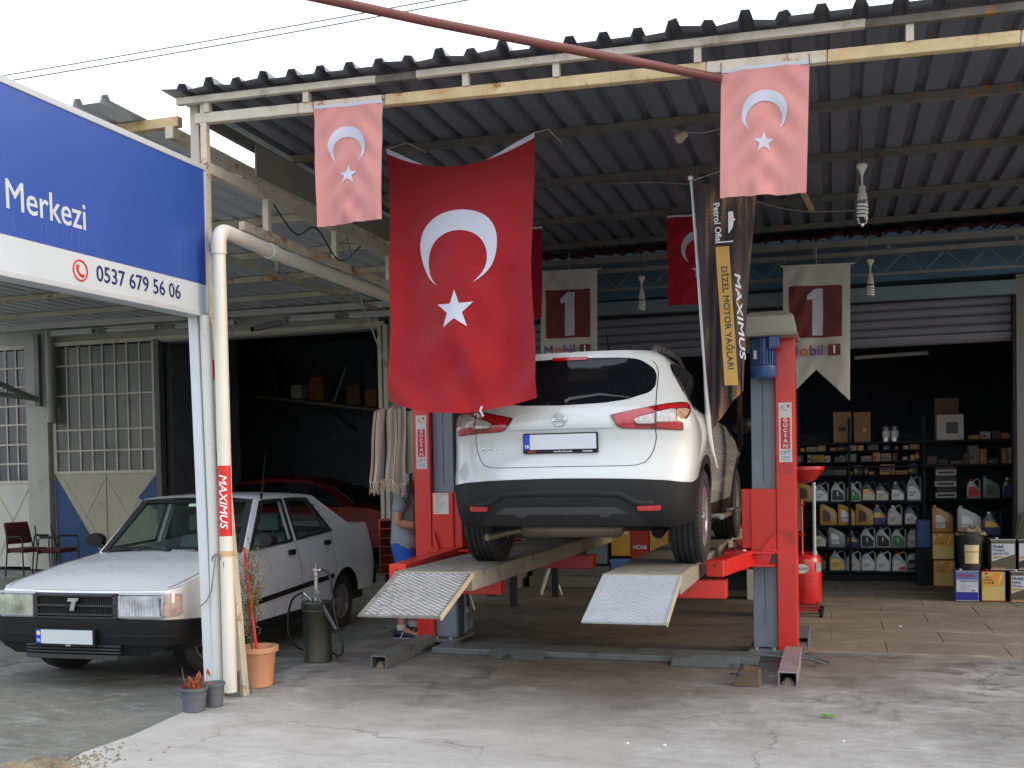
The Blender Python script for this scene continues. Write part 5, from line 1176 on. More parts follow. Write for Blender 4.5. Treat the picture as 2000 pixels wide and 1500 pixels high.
def circ(cx, cy, r, a0=0, a1=2*math.pi, n=44): return [(cx+r*math.cos(a0+(a1-a0)*i/n), cy+r*math.sin(a0+(a1-a0)*i/n)) for i in range(n+1)]
def flag(name, label, cat, fn, W, H, mat, parts, hem=None, group=None, loc=None):
    """cloth of W x H metres; fn(a,b) a across from 0..W, b down 0..H -> point; parts = (name, loops, mat)"""
    t = thing(name, label, cat, loc or fn(W/2, 0), 0, group)
    mb = MB(); nu, nv = max(20, int(W/0.02)), max(24, int(H/0.02))
    mb.grid([fn(W*i/(nu-1), H*j/(nv-1)) for i in range(nu) for j in range(nv)], nu, nv); mb.build('cloth', mat, t, world=True, smooth=80)
    for (nm, loops, m) in parts:
        mb = MB()
        for lp in loops: patch(mb, [lp], 0.022, fn, off=0.0045, flip=True)
        mb.build(nm, m, t, world=True, smooth=80)
    if hem: hem(t)
    return t
def crescent(cx, cy, ro, ri, dy):
    """opens downward: outer circle minus a circle shifted down by dy"""
    yi = (ro*ro-ri*ri+dy*dy)/(2*dy); xi = math.sqrt(max(0, ro*ro-yi*yi))
    a = math.atan2(yi, xi)
    outer = [(cx+ro*math.cos(t), cy+ro*math.sin(t)) for t in np.linspace(a, math.pi-a-2*math.pi, 40)]
    b_ = math.atan2(yi-dy, xi)
    inner = [(cx+ri*math.cos(t), cy+dy+ri*math.sin(t)) for t in np.linspace(math.pi-b_-2*math.pi, b_, 40)][1:-1]
    return [(float(x), float(y)) for x, y in outer+inner]
def star(cx, cy, r, rot=0):
    return [(cx+rr*math.sin(rot+math.pi*i/5), cy-rr*math.cos(rot+math.pi*i/5)) for i in range(10) for rr in ((r if i % 2 == 0 else r*0.40),)]
# the big red flag
TL, TR, BL, BR = Vector((-3.242, 7.35, 4.026)), Vector((-2.071, 7.35, 4.018)), Vector((-3.035, 6.78, 2.105)), Vector((-1.930, 6.78, 2.085))
W0, H0 = 1.13, 1.86
def big(a, b_):
    u, v = a/W0, b_/H0
    p = TL.lerp(TR, u).lerp(BL.lerp(BR, u), v)
    sag = 4*u*(1-u); p.z -= 0.150*sag*(1-v)**1.2+0.085*v*sag+0.03*v*math.sin(u*math.pi*1.0)*(1-u)
    w = math.exp(-((u+0.10*0)-0.05-0.16*v)**2*60)*0.06*math.sin(v*3.0)+math.exp(-((1-u)-0.06-0.13*v)**2*70)*0.05*math.sin(v*3.0)
    p.y += -0.10*math.sin(v*math.pi)+0.045*math.sin(u*6.5+v*1.6+0.4)*(0.25+v)+0.018*math.sin(u*13-v*4)*(0.3+0.7*v)+w+0.03*math.sin(5.2*math.hypot(u-0.05, (v-0.55)*1.2)*2.2)*max(0, v-0.35)
    p.y -= 0.045*math.exp(-((v-1.06+0.5*(u-.5)**2)/0.07)**2)
    p.x += 0.055*math.sin(v*math.pi)*(1-u)+0.008*math.sin(v*9)
    p.y += 0.012*math.sin(16*math.hypot(u-0.05, (v-0.62)*1.5))*max(0, min(1, (v-0.5)*3))+0.014*math.sin((u*0.6+v)*24)*math.exp(-((u-v*.55)/.22)**2)*min(1, v*4)
    p.y += 0.016*math.sin(u*22+3*v)*max(0, 1-v*2.2)*max(0, .5-abs(u-.5))*0+0.016*math.sin(((1-u)*0.9+v)*20)*math.exp(-(((1-u)-v*.5)/.2)**2)*min(1, v*4)
    return tuple(p)
def big_hem(t):
    for u0, u1, w in ((0.0, 0.26, 0.028), (0.68, 1.0, 0.030)):
        mb = MB(); P = []
        for i in range(12):
            u = u0+(u1-u0)*i/11; k = (1-(u-u0)/(u1-u0)) if u0 == 0 else (u-u0)/(u1-u0)
            p = Vector(big(u*W0, 0.0)); P += [tuple(p), tuple(p+Vector((0, 0.002, w*1.35*min(1, k*1.6))))]
        mb.grid(P, 12, 2); mb.build('hem', white_cloth, t, world=True)
    mb = MB(); mb.tube([TR+Vector((0, 0, 0.03)), TR+Vector((0.0, 0.4, 0.18)), TR+Vector((0.0, 0.83, 0.20))], 0.004, 5); mb.tube([TL+Vector((0, 0, 0.03)), TL+Vector((0.0, 0.4, 0.20)), TL+Vector((0, 0.83, 0.24))], 0.004, 5); mb.build('cord', M('white_cord', (.5, .5, .48), .8), t, world=True)
    p = Vector(big(W0*0.655, H0)); mb = MB(); mb.tube([p+Vector((0, -.01, .03)), p+Vector((-.01, -.02, 0)), p+Vector((.01, -.015, -.04))], 0.008, 5); mb.build('cord_end', MATS['white_cord'], t, world=True)
flag('national_flag', 'large deep red flag with white crescent and star hanging before the crossover', 'flag', big, W0, H0, red_cloth, [('crescent', [crescent(0.560, 0.690, 0.310, 0.234, 0.090)], white_cloth), ('star', [star(0.560, 1.150, 0.152)], white_cloth)], big_hem, 'crescent and star flags')
def plain(TLx, TRx, BLx, BRx, W, H, seed, amp=0.012, sag=0.0, Y=None):
    A, B, C_, D = map(Vector, (TLx, TRx, BLx, BRx)); rr = random.Random(seed); f1, f2, p1, p2 = rr.uniform(5, 8), rr.uniform(9, 14), rr.uniform(0, 6), rr.uniform(0, 6)
    def fn(a, b_):
        u, v = a/W, b_/H; p = A.lerp(B, u).lerp(C_.lerp(D, u), v)
        p.z -= sag*4*u*(1-u)
        p.y += 0.012*math.sin((u*.7+v)*26+p1)*math.exp(-((u-.15-v*.3)/.2)**2)+0.010*math.sin(((1-u)*.7+v)*22+p2)*math.exp(-((1-u-.12-v*.35)/.2)**2)+0.006*math.sin(u*40+p1)*max(0, (v-.8)*5)
        p.y += amp*(math.sin(u*f1+v*2+p1)*(0.4+v)+0.5*math.sin(u*f2-v*3+p2)+0.5*math.sin((u*0.8+v)*7+p2)*v)
        return tuple(p)
    return fn
fp1 = plain((-3.483, 6.655, 4.165), (-2.958, 6.655, 4.150), (-3.470, 6.64, 3.335), (-2.973, 6.64, 3.345), 0.51, 0.83, 1)
def hem_top(W, fn, m=None):
    def h(t):
        mb = MB(); P = []
        for i in range(10):
            p = Vector(fn(W*i/9, 0)); P += [tuple(p+Vector((0, -0.001, -0.002))), tuple(p+Vector((0, -0.004, 0.020)))]
        mb.grid(P, 10, 2); mb.build('hem', m or white_cloth, t, world=True)
        mb = MB()
        for a in (0, W): p = Vector(fn(a, 0)); mb.tube([p+Vector((0, 0, -.005)), p+Vector((0.0, -0.01, .05)), p+Vector((0.0, 0.06, .09))], .003, 4)
        mb.build('tie', M('dark_tie', (.03, .03, .03), .8), t, world=True)
    return h
flag('faded_flag', 'faded pink crescent flag tied near the left end of the front beam', 'flag', fp1, 0.51, 0.83, pink_cloth, [('crescent', [crescent(0.245, 0.283, 0.140, 0.108, 0.042)], white_cloth), ('star', [star(0.245, 0.483, 0.072)], white_cloth)], hem_top(.51, fp1), 'crescent and star flags')
fp2 = plain((-0.655, 6.655, 4.055), (-0.125, 6.655, 4.045), (-0.672, 6.64, 3.275), (-0.150, 6.64, 3.255), 0.52, 0.79, 2)
flag('faded_flag', 'faded pink crescent flag tied at the right of the front beam above the black banner', 'flag', fp2, 0.52, 0.79, pink_cloth, [('crescent', [crescent(0.262, 0.275, 0.136, 0.106, 0.040)], white_cloth), ('star', [star(0.262, 0.462, 0.066)], white_cloth)], hem_top(.52, fp2), 'crescent and star flags')
fr1 = plain((-1.665, 11.0, 4.215), (-1.0, 11.0, 4.205), (-1.66, 10.99, 3.29), (-1.0, 10.99, 3.29), 0.66, 0.93, 3)
flag('national_flag', 'small red crescent flag hanging further back behind the black oil banner', 'flag', fr1, 0.66, 0.93, deep_cloth, [('crescent', [crescent(0.33, 0.335, 0.185, 0.145, 0.05)], white_cloth), ('star', [star(0.33, 0.575, 0.085)], white_cloth)], hem_top(.66, fr1), 'crescent and star flags')
fr2 = plain((-3.68, 11.0, 4.24), (-3.02, 11.0, 4.225), (-3.69, 10.99, 3.28), (-3.045, 10.99, 3.25), 0.66, 0.95, 4)
flag('national_flag', 'small red flag mostly hidden behind the large red flag', 'flag', fr2, 0.66, 0.95, deep_cloth, [('crescent', [crescent(0.33, 0.335, 0.185, 0.145, 0.05)], white_cloth), ('star', [star(0.33, 0.575, 0.085)], white_cloth)], hem_top(.66, fr2), 'crescent and star flags')
# oil banners with the numeral
mob_brown = M('banner_maroon', srgb(108, 46, 52), 0.8, var=0.12, scale=4); mob_violet = M('banner_violet', srgb(104, 74, 140), 0.8, var=0.05); mob_orange = M('banner_orange', srgb(206, 96, 58), 0.8, var=0.05)
def oil_banner(label, x0, x1, zt_, zn, zb_, seed):
    W, H = x1-x0, zt_-zb_
    fn = plain((x0, 12.0, zt_), (x1, 12.0, zt_-0.025), (x0-0.02, 11.98, zb_), (x1-0.02, 11.98, zb_), W, H, seed, 0.014)
    t = thing('oil_banner', label, 'banner', (x0, 12, zt_), 0, 'white oil banners with a maroon numeral')
    mb = MB(); patch(mb, [[(0, 0), (W, 0), (W, H), (W/2, zt_-zn), (0, H)]], 0.025, fn); mb.build('cloth', banner_white, t, world=True, smooth=80)
    a, b_, c, d = W*0.09, W*0.88, 0.225, 0.80
    mb = MB(); patch(mb, [rnd([(a, c), (b_, c), (b_, d), (a, d)], 0.015, 2)], 0.025, fn, off=0.006, flip=True); mb.build('box_print', mob_brown, t, world=True)
    mb = MB(); cx = W*0.50; patch(mb, [[(cx-0.10, .335), (cx-.02, .26), (cx+.07, .26), (cx+.07, .775), (cx-.045, .775), (cx-.045, .375), (cx-.10, .385)]], 0.025, fn, off=0.010, flip=True); mb.build('numeral', white_cloth, t, world=True)
    zl_ = zt_-0.955; y = 11.945
    text('M', 0.165, t, FRONT((x0+0.09, y, zl_)), mob_violet, bold=0.0012, world=True, align='CENTER', sx=.95)
    text('o', 0.165, t, FRONT((x0+0.21, y, zl_)), mob_orange, bold=0.003, world=True)
    text('bil', 0.165, t, FRONT((x0+0.345, y, zl_)), mob_violet, bold=0.002, world=True)
    mb = MB(); mb.box(x0+.47, x0+.595, y-0.001, y+0.003, zl_-.058, zl_+.062); mb.build('box_print', mob_brown, t, world=True)
    text('1', 0.125, t, FRONT((x0+.532, y-0.0025, zl_+.002)), ink_white, bold=0.003, world=True)
    mb = MB(); mb.tube([(x0-.03, 12.0, zt_+.005), (x1+.05, 12.0, zt_-.018)], .008, 8); mb.build('rod', M('white_rod', srgb(190, 188, 180), .6), t, world=True)
    mb = MB(); mb.tube([(x0+W/2, 12, zt_), (x0+W/2, 12.02, zt_+.2)], .003, 4); mb.tube([(x0+W/2, 11.985, zt_), (x0+W/2, 11.975, zt_-.5)], .002, 4); mb.build('cord', MATS['white_cord'], t, world=True)
oil_banner('white swallowtail oil banner with maroon 1 behind the crossover roof', -3.325, -2.640, 3.95, 2.80, 2.42, 5)
oil_banner('white swallowtail oil banner with maroon 1 beside the blue lift motor', -0.530, 0.180, 3.80, 2.645, 2.285, 6)
# tall dark banner on a bent white pole
bn_m = bpy.data.materials.new('dark_banner_print'); bn_m.use_nodes = True
_n = bn_m.node_tree.nodes; _l = bn_m.node_tree.links; _b = _n['Principled BSDF']; _b.inputs['Roughness'].default_value = 0.55
tc_ = _n.new('ShaderNodeTexCoord'); mp_ = _n.new('ShaderNodeMapping'); mp_.inputs['Scale'].default_value = (7.5, 1, 0.9); _l.new(tc_.outputs['Object'], mp_.inputs[0])
nz_ = _n.new('ShaderNodeTexNoise'); nz_.inputs['Scale'].default_value = 1.6; nz_.inputs['Detail'].default_value = 5; _l.new(mp_.outputs[0], nz_.inputs[0])
r1 = _n.new('ShaderNodeValToRGB'); e = r1.color_ramp.elements; e[0].position = .44; e[0].color = (*srgb(30, 20, 26), 1); e[1].position = .74; e[1].color = (*srgb(170, 126, 84), 1); x_ = e.new(.57); x_.color = (*srgb(58, 38, 38), 1)
_l.new(nz_.outputs[0], r1.inputs[0])
vh = _n.new('ShaderNodeTexVoronoi'); vh.feature = 'F1'; vh.inputs['Scale'].default_value = 34; vh.inputs['Randomness'].default_value = 0.12; _l.new(tc_.outputs['Object'], vh.inputs[0])
mr_ = _n.new('ShaderNodeMapRange'); mr_.inputs[1].default_value = .30; mr_.inputs[2].default_value = .42; mr_.inputs[3].default_value = .45; mr_.inputs[4].default_value = 1.0; _l.new(vh.outputs[0], mr_.inputs[0])
mm = _n.new('ShaderNodeMix'); mm.data_type = 'RGBA'; mm.blend_type = 'MULTIPLY'; mm.inputs[0].default_value = .55; _l.new(r1.outputs[0], mm.inputs[6]); _l.new(mr_.outputs[0], mm.inputs[7]); _l.new(mm.outputs[2], _b.inputs['Base Color'])
ob = thing('feather_banner', 'tall dark brown diesel oil banner on a thin white pole beside the crossover', 'banner', (-0.95, 7.9, 1.7))
BTL, BTR, BBL, BBR = Vector((-0.995, 7.9, 3.74)), Vector((-0.53, 7.9, 3.58)), Vector((-0.885, 7.86, 1.86)), Vector((-0.655, 7.9, 2.16))
def ban(a, b_):
    u, v = a, b_; p = BTL.lerp(BTR, u).lerp(BBL.lerp(BBR, u), v)
    p.y += 0.03*math.sin(u*5.5+0.4)*(0.3+v)+0.10*max(0, u-.72)*4*min(1, v*2)+0.012*math.sin(u*15+v*7)
    p.x -= 0.06*math.sin(v*math.pi)*u*0.3
    return tuple(p)
mb = MB(); mb.grid([ban(i/23, j/47) for i in range(24) for j in range(48)], 24, 48); mb.build('cloth', bn_m, ob, world=True, smooth=80)
mb = MB(); mb.grid([(-0.700+0.040*u-.0*v, 7.98+0.03*math.sin(u*4), 2.6-.95*v+0.1*u) for u in np.linspace(0, 1, 6) for v in np.linspace(0, 1, 14)], 6, 14); mb.build('folded_flap', bn_m, ob, world=True, smooth=80)
mb = MB(); mb.grid([tuple(Vector(ban(0, v))+Vector((-0.004-0.013*w*min(1, v*1.3), -0.012*w, 0))) for v in np.linspace(0, 1, 30) for w in (0, 1)], 30, 2); mb.build('sleeve', white_cloth, ob, world=True)
pole_pts = [Vector(ban(0, v))+Vector((-0.016, 0.004, 0)) for v in np.linspace(0, 1, 14)]+[Vector((-0.875, 7.86, 1.72)), Vector((-0.84, 7.86, 1.58))]
mb = MB(); mb.tube(pole_pts, [0.009]*11+[0.016, 0.02, 0.02, 0.012, 0.006], 8); mb.lathe([(0.001, -.02), (.016, -.012), (.02, 0), (.016, .012), (.001, .02)], Matrix.Translation(BTL+Vector((-.02, 0, .02))), 12); mb.build('pole', M('pole_white', srgb(206, 206, 204), .5, dirt=.3), ob, world=True, smooth=50)
mb = MB(); mb.tube([BTL, BTL+Vector((.2, .5, .2)), BTL+Vector((.4, 1.5, .45))], .003, 4); mb.build('cord', MATS['white_cord'], ob, world=True)
tan_m = M('banner_tan', srgb(190, 148, 72), .6, var=.08)
bx = lambda z: -0.825+0.055*(3.2-z)/1.05      # left edge of the tan strip
def strip(z0, z1, dx0, dx1, y, m, nm):
    mb = MB(); mb.add([(bx(z0)+dx0, y, z0), (bx(z0)+dx1, y, z0), (bx(z1)+dx1, y, z1), (bx(z1)+dx0, y, z1), (bx(z0)+dx0, y+.003, z0), (bx(z0)+dx1, y+.003, z0), (bx(z1)+dx1, y+.003, z1), (bx(z1)+dx0, y+.003, z1)], [(0, 1, 2, 3), (7, 6, 5, 4), (0, 4, 5, 1), (1, 5, 6, 2), (2, 6, 7, 3), (3, 7, 4, 0)]); return mb.build(nm, m, ob, world=True)
YBN = 7.80
strip(2.19, 3.21, 0, 0.098, YBN, tan_m, 'print_strip')
dn = Vector((0.052, 0, -1)).normalized(); rt_ = Vector((1, 0, 0.052)).normalized()
text('DİZEL MOTOR YAĞLARI', 0.062, ob, frame((bx(2.66)+0.049, YBN-.0015, 2.685), dn, rt_), ink_black, bold=.0008, world=True, sx=1.12)
text('Petrol Ofisi', 0.064, ob, frame((bx(3.40)+0.025, YBN-.002, 3.385), dn, rt_), ink_white, bold=.0012, world=True)
text('MAXIMUS', 0.056, ob, frame((bx(2.66)+0.140, YBN+.002, 2.70), dn, rt_), ink_white, bold=.0008, world=True, sx=2.6, shear=.2)
mb = MB(); zz = 3.40; xx = bx(zz)+.105
mb.prism([(xx, zz+.06), (xx+.035, zz+.06), (xx+.04, zz+.01), (xx+.055, zz), (xx+.04, zz-.01), (xx+.03, zz-.06), (xx, zz-.10)], YBN-.004, YBN-.001); mb.box(bx(3.245), bx(3.245)+.13, YBN-.003, YBN, 3.238, 3.246); mb.build('logo', ink_white, ob, world=True)
# ------------------------------------------------------------------ wires and the red pole overhead
wr((-30, 22, 12.05), (6, 22, 12.6), 0.25, 'uppermost thin wire crossing the white sky above the blue sign')
wr((-30, 21, 11.45), (6, 21, 12.05), 0.3, 'second thin wire crossing the white sky below the uppermost one')
wr((-30, 20, 8.95), (8, 20, 11.35), 0.2, 'faint lowest wire crossing the sky just above the canopy edge', 0.004)
wr((-30, 20.5, 8.3), (8, 20.5, 10.2), 0.2, 'faint wire meeting the canopy edge behind the red pole', 0.004)
o = MB().tube([(-3.62, 4.55, 4.32), (-2.2, 5.57, 4.16), (-0.66, 6.66, 4.02)], [0.027, 0.027, 0.027], 12).build('red_pole', M('pole_red_brown', srgb(106, 58, 52), .5, var=.12, dirt=.4, dcol=srgb(90, 46, 40), rust=.2), None, smooth=50, loc=(-2.2, 5.57, 4.16))
tag(o, 'long red-brown pole slanting across the sky to the canopy front beam', 'pole')
# ------------------------------------------------------------------ the blue sign
sign = thing('shop_sign', 'big blue and white sign board with a phone number along the left edge', 'sign', (-4.36, 4.8, 2.72))
sblue = M('sign_blue', srgb(48, 80, 158), .36, var=.05, scale=.6, coat=0.0, rvar=.05, dirt=.12, dcol=srgb(70, 100, 170), dscale=1.5, stretch=(1, 1, .3)); swhite = M('sign_white', srgb(186, 196, 204), .35, var=.03, scale=1, coat=.2, dirt=.15, dcol=srgb(180, 176, 168))
sf = M('sign_frame', srgb(182, 188, 194), .4, .1, var=.05, dirt=.3, dcol=srgb(150, 140, 124))
sz = lambda y: 0.018*(y-6.55)
def yz(mb, x0, x1, q):
    """quad in the y,z plane given corners (y,z), between x0 and x1"""
    q = [(y, z+sz(y)) for y, z in q]; n = len(q)
    mb.add([(x1, y, z) for y, z in q]+[(x0, y, z) for y, z in q], [tuple(range(n)), tuple(range(2*n-1, n-1, -1))]+[((i+1) % n, i, n+i, n+(i+1) % n) for i in range(n)])
Y0 = 2.6
mb = MB(); yz(mb, -4.43, -4.306, [(Y0, 2.745), (6.545, 2.745), (6.545, 3.81), (Y0, 3.81)]); mb.build('box', sf, sign, world=True)
mb = MB(); yz(mb, -4.3055, -4.301, [(Y0, 2.965), (6.515, 2.965), (6.515, 3.785), (Y0, 3.785)]); mb.build('blue_panel', sblue, sign, world=True)
mb = MB(); yz(mb, -4.3055, -4.302, [(Y0, 2.770), (6.515, 2.770), (6.515, 2.9645), (Y0, 2.9645)]); mb.build('white_panel', swhite, sign, world=True)
mb = MB()
for q in ([(Y0, 3.785), (6.545, 3.785), (6.545, 3.825), (Y0, 3.825)], [(Y0, 2.735), (6.545, 2.735), (6.545, 2.770), (Y0, 2.770)], [(6.515, 2.771), (6.548, 2.771), (6.548, 3.784), (6.515, 3.784)]): yz(mb, -4.43, -4.293, q)
mb.build('frame', sf, sign, world=True, bevel=.004)
sgn = lambda y, z, dx=0: frame((-4.2995+dx, y, z+sz(y)), (0, 1, 0.018), (0, -0.018, 1))
drip = M('sign_drip', srgb(66, 97, 168), .4, var=.1); rgd = random.Random(4); mb = MB()
for i in range(11):
    yd = 4.64+.06*i+rgd.uniform(-.02, .02); wd = rgd.uniform(.002, .006); zd = 3.085; yz(mb, -4.3012, -4.3006, [(yd, zd-rgd.uniform(.05, .11)), (yd+wd, zd-rgd.uniform(.05, .1)), (yd+wd*1.2, zd), (yd-wd*.2, zd)])
o = mb.build('drip_stain', drip, sign, world=True); o['kind'] = 'stuff'
text('Merkezi', 0.232, sign, sgn(4.945, 3.182), swhite, ext=.001, bold=.0016, world=True, sx=.87)
text('0537 679 56 06', 0.138, sign, sgn(5.775, 2.865), ink_navy, ext=.001, bold=.0008, world=True, sx=.985)
mb = MB(); mb.tube([(-4.3, 5.205+.060*math.cos(2*math.pi*i/28), 2.862+sz(5.2)+.060*math.sin(2*math.pi*i/28)) for i in range(29)], .0055, 6, cap=False)
c = Vector((-4.3, 5.205, 2.862+sz(5.2))); mb.tube([c+Vector((0, -.022, .028)), c+Vector((0, -.027, .0)), c+Vector((0, -.005, -.026)), c+Vector((0, .024, -.030))], [.011, .007, .007, .011], 8); mb.build('phone_icon', ink_red, sign, world=True, smooth=50)
# posts beneath the sign
p1 = MB().bar((-4.325, 6.50, -0.02), (-4.385, 6.50, 2.735), .078, .078, up=(0, 1, 0))
o = p1.build('sign_post', M('post_white', srgb(206, 210, 214), .4, var=.04, dirt=.25, dcol=srgb(160, 158, 150)), None, bevel=.006, loc=(-4.33, 6.5, 0)); tag(o, 'white square post under the end of the blue sign', 'post')
p2 = MB().tube([(-4.253, 6.47, -0.02), (-4.257, 6.47, 1.2), (-4.288, 6.47, 2.735)], .039, 18)
o = p2.build('sign_post', M('post_cream', srgb(210, 210, 202), .5, var=.05, dirt=.4, dcol=srgb(170, 150, 110), dscale=4, rust=.35), None, smooth=50, loc=(-4.255, 6.47, 0)); tag(o, 'cream round pipe post with rust streaks beside the square sign post', 'post')
pipe_m = M('pvc_cream', srgb(214, 212, 202), .38, var=.04, dirt=.3, dcol=srgb(176, 162, 130), dscale=2)
dp = thing('drain_pipe', 'cream plastic drain pipe with elbow and a red sticker at the canopy corner', 'pipe', (-4.2, 6.45, 0))
mb = MB(); mb.tube([(-4.142, 6.45, .05), (-4.150, 6.45, 3.22)], .048, 24); mb.build('pipe', pipe_m, dp, world=True, smooth=50)
mb = MB(); mb.tube([(-4.150, 6.45, 3.16)]+[(-4.150, 6.45+.10*(1-math.cos(t)), 3.235+.10*math.sin(t)) for t in np.linspace(0, math.pi/2, 7)]+[(-4.150, 6.64, 3.335)], .055, 20); mb.build('elbow', pipe_m, dp, world=True, smooth=50)
mb = MB(); mb.tube([(-4.150, 6.60, 3.335), (-4.19, 7.25, 3.335)], .053, 20); mb.tube([(-4.19, 7.20, 3.335), (-4.19, 7.30, 3.335)], .061, 20); mb.tube([(-4.19, 7.28, 3.333), (-4.17, 12.4, 3.30)], .053, 20); mb.build('pipe', pipe_m, dp, world=True, smooth=50)
mb = MB(); mb.tube([(-4.145, 6.45, 1.02), (-4.145, 6.45, 1.06)], .0505, 24); mb.build('clamp', M('rust_band', srgb(196, 166, 120), .7, rust=.3), dp, world=True, smooth=50)
mb = MB(); P = []
for i in range(13):
    a = R(-150)+R(150)*i/12
    for z in (1.165, 1.665): P.append((-4.145+.0495*math.cos(a), 6.45+.0495*math.sin(a), z))
mb.grid(P, 13, 2); stk = mb.build('sticker', M('sticker_red', srgb(206, 34, 34), .35, var=.04), dp, world=True, smooth=60)
text('MAXIMUS', .078, stk, frame((-4.131, 6.3985, 1.415), (0, 0, -1), (1, .15, 0)), ink_white, bold=.0012, world=True, sx=1.12, shear=.25)
# wire lashing round the posts
o = MB().tube([(-4.19+.06, 6.44, 1.03), (-4.19, 6.385, 1.04), (-4.21, 6.39, .95), (-4.25, 6.41, .78), (-4.30, 6.42, .70), (-4.36, 6.43, .66)], .004, 6).build('lashing_wire', wire, None, loc=(-4.19, 6.4, 1)); tag(o, 'grey wire lashed around the drain pipe and the cream post', 'wire')
o = MB().tube([(-4.20+.056*math.cos(t), 6.45+.058*math.sin(t), 1.0+.018*math.sin(3*t)+.012*t/6) for t in np.linspace(0, 12, 60)]+[(-4.14, 6.40, .98), (-4.15, 6.42, .8), (-4.14, 6.45, .6)], .003, 5).build('lashing_wire', wire, None, loc=(-4.19, 6.45, 1)); tag(o, 'knotted wire wound twice around the drain pipe', 'wire')

o = MB().box(-4.335, -4.285, 6.60, 6.62, 2.30, 2.44).build('red_tag', stk.data.materials[0], None, bevel=.004, loc=(-4.31, 6.6, 2.3)); tag(o, 'small red plate fixed between the posts below the sign corner', 'tag')
for k, (pts, lb) in enumerate((([(-1.2, 8.17, 4.22), (-.95, 8.16, 4.17), (-.7, 8.17, 4.21)], 'short white cable sagging from the first purlin beside the cream fitting'), ([(-2.0, 9.55, 4.24), (-1.2, 9.6, 4.16), (-.4, 10.4, 4.05), (.2, 10.9, 4.1)], 'thin pale cable drooping under the canopy behind the black banner'), ([(-4.36, 7.6, 3.8), (-4.33, 7.9, 3.62), (-4.35, 8.3, 3.76), (-4.33, 8.7, 3.55), (-4.35, 9.2, 3.78)], 'looped dark cable along the canopy edge girder'))):
    o = MB().tube(spl(pts, 8), .007, 6).build('loose_cable', M('cable_pale', srgb(120, 118, 114), .6) if k < 2 else cable_m, None, smooth=60, loc=pts[0]); tag(o, lb, 'cable')
# ------------------------------------------------------------------ pots
def pot(name, label, loc, r0, r1, h, mat, rim=.02, group=None):
    t = thing(name, label, 'flower pot', loc, 0, group)
    mb = MB(); mb.lathe([(r0*.9, 0), (r0, .004), (r0+(r1-r0)*.55, h*.55), (r0+(r1-r0)*.56+.003, h*.57), (r0+(r1-r0)*.85, h*.84), (r1, h*.86), (r1+rim, h*.88), (r1+rim, h), (r1-.004, h), (r1-.012, h*.85)], None, 36); mb.build('shell', mat, t, smooth=35)
    mb = MB(); mb.lathe([(.001, h*.86), (r1*.5, h*.875), (r1-.01, h*.85)], None, 20, close=False); mb.build('soil', M('dry_soil', srgb(74, 60, 48), .95, var=.3, scale=30, bump=.6), t); return t
terr = M('terracotta_plastic', srgb(212, 150, 112), .55, var=.06, dirt=.25, dcol=srgb(196, 150, 120), dscale=4)
tp = pot('terracotta_pot', 'big terracotta pot with a dried bush and red stick behind the drain pipe', (-4.185, 6.90, 0), .105, .135, .30, terr)
rg3 = random.Random(9)
dry_m = M('dry_twig', srgb(112, 94, 74), .9, var=.25, scale=20); dry2 = M('dry_leaf', srgb(140, 132, 96), .9, var=.3, scale=15)
mb = MB(); mb2 = MB()
for i in range(80):
    a = rg3.uniform(0, 6.28); z0 = rg3.uniform(.26, .85); r_ = .05
    p = Vector((-.06+.03*math.cos(a), .03*math.sin(a), z0)); q = p+Vector((rg3.uniform(-.09, .09), rg3.uniform(-.09, .09), rg3.uniform(.05, .22))); s = q+Vector((rg3.uniform(-.05, .05), rg3.uniform(-.05, .05), rg3.uniform(-.02, .12)))
    mb.tube([p, q, s], [.003, .002, .001], 4, cap=False)
    for j in range(14):
        t = rg3.random(); c = q.lerp(s, t) if j % 2 else p.lerp(q, t); d = Vector((rg3.uniform(-1, 1), rg3.uniform(-1, 1), rg3.uniform(-1, 1)))*.013; e = Vector((rg3.uniform(-1, 1), rg3.uniform(-1, 1), rg3.uniform(-1, 1)))*.006
        mb2.add([c, c+d+e, c+d*1.6, c+d-e], [(0, 1, 2, 3)])
mb.tube([(-.05, 0, .25), (-.07, .01, .6), (-.06, 0, 1.02)], [.008, .006, .003], 6)
mb.build('stem', dry_m, tp); o = mb2.build('leaves', dry2, tp); o['kind'] = 'stuff'
st_ = MB().tube([(-4.165, 6.86, .24), (-4.24, 6.88, .75), (-4.275, 6.89, 1.05)], [.013, .012, .011], 8).build('red_stick', M('stick_red', srgb(196, 52, 44), .5, var=.1), None, smooth=50, loc=(-4.165, 6.86, .24)); tag(st_, 'thin red stick stuck in the terracotta pot', 'stick')
gpm = M('pot_grey', srgb(86, 90, 98), .55, var=.08, dirt=.35, dcol=srgb(130, 128, 122), dscale=5)
g1 = pot('grey_pot', 'dark grey pot with dried red-brown leaves in front of the post foot', (-4.175, 6.06, 0), .072, .088, .165, gpm, .008, 'small grey plastic pots')
leaf_m = M('withered_leaf', srgb(138, 66, 40), .8, var=.4, scale=14)
mb = MB(); mb2 = MB()
for i in range(46):
    a = rg3.uniform(0, 6.28); r_ = rg3.uniform(0, .07); c = Vector((r_*math.cos(a), r_*math.sin(a), .15)); tpz = Vector((rg3.uniform(-.05, .05), rg3.uniform(-.05, .05), rg3.uniform(.02, .085))); side = Vector((math.cos(a+1.3), math.sin(a+1.3), rg3.uniform(-.3, .3)))*.011
    m_ = c+tpz*.55+Vector((0, 0, .012)); mb2.add([c, m_+side, c+tpz+side*.4, c+tpz*1.12-Vector((0, 0, .02)), m_-side], [(0, 1, 2, 3, 4)])
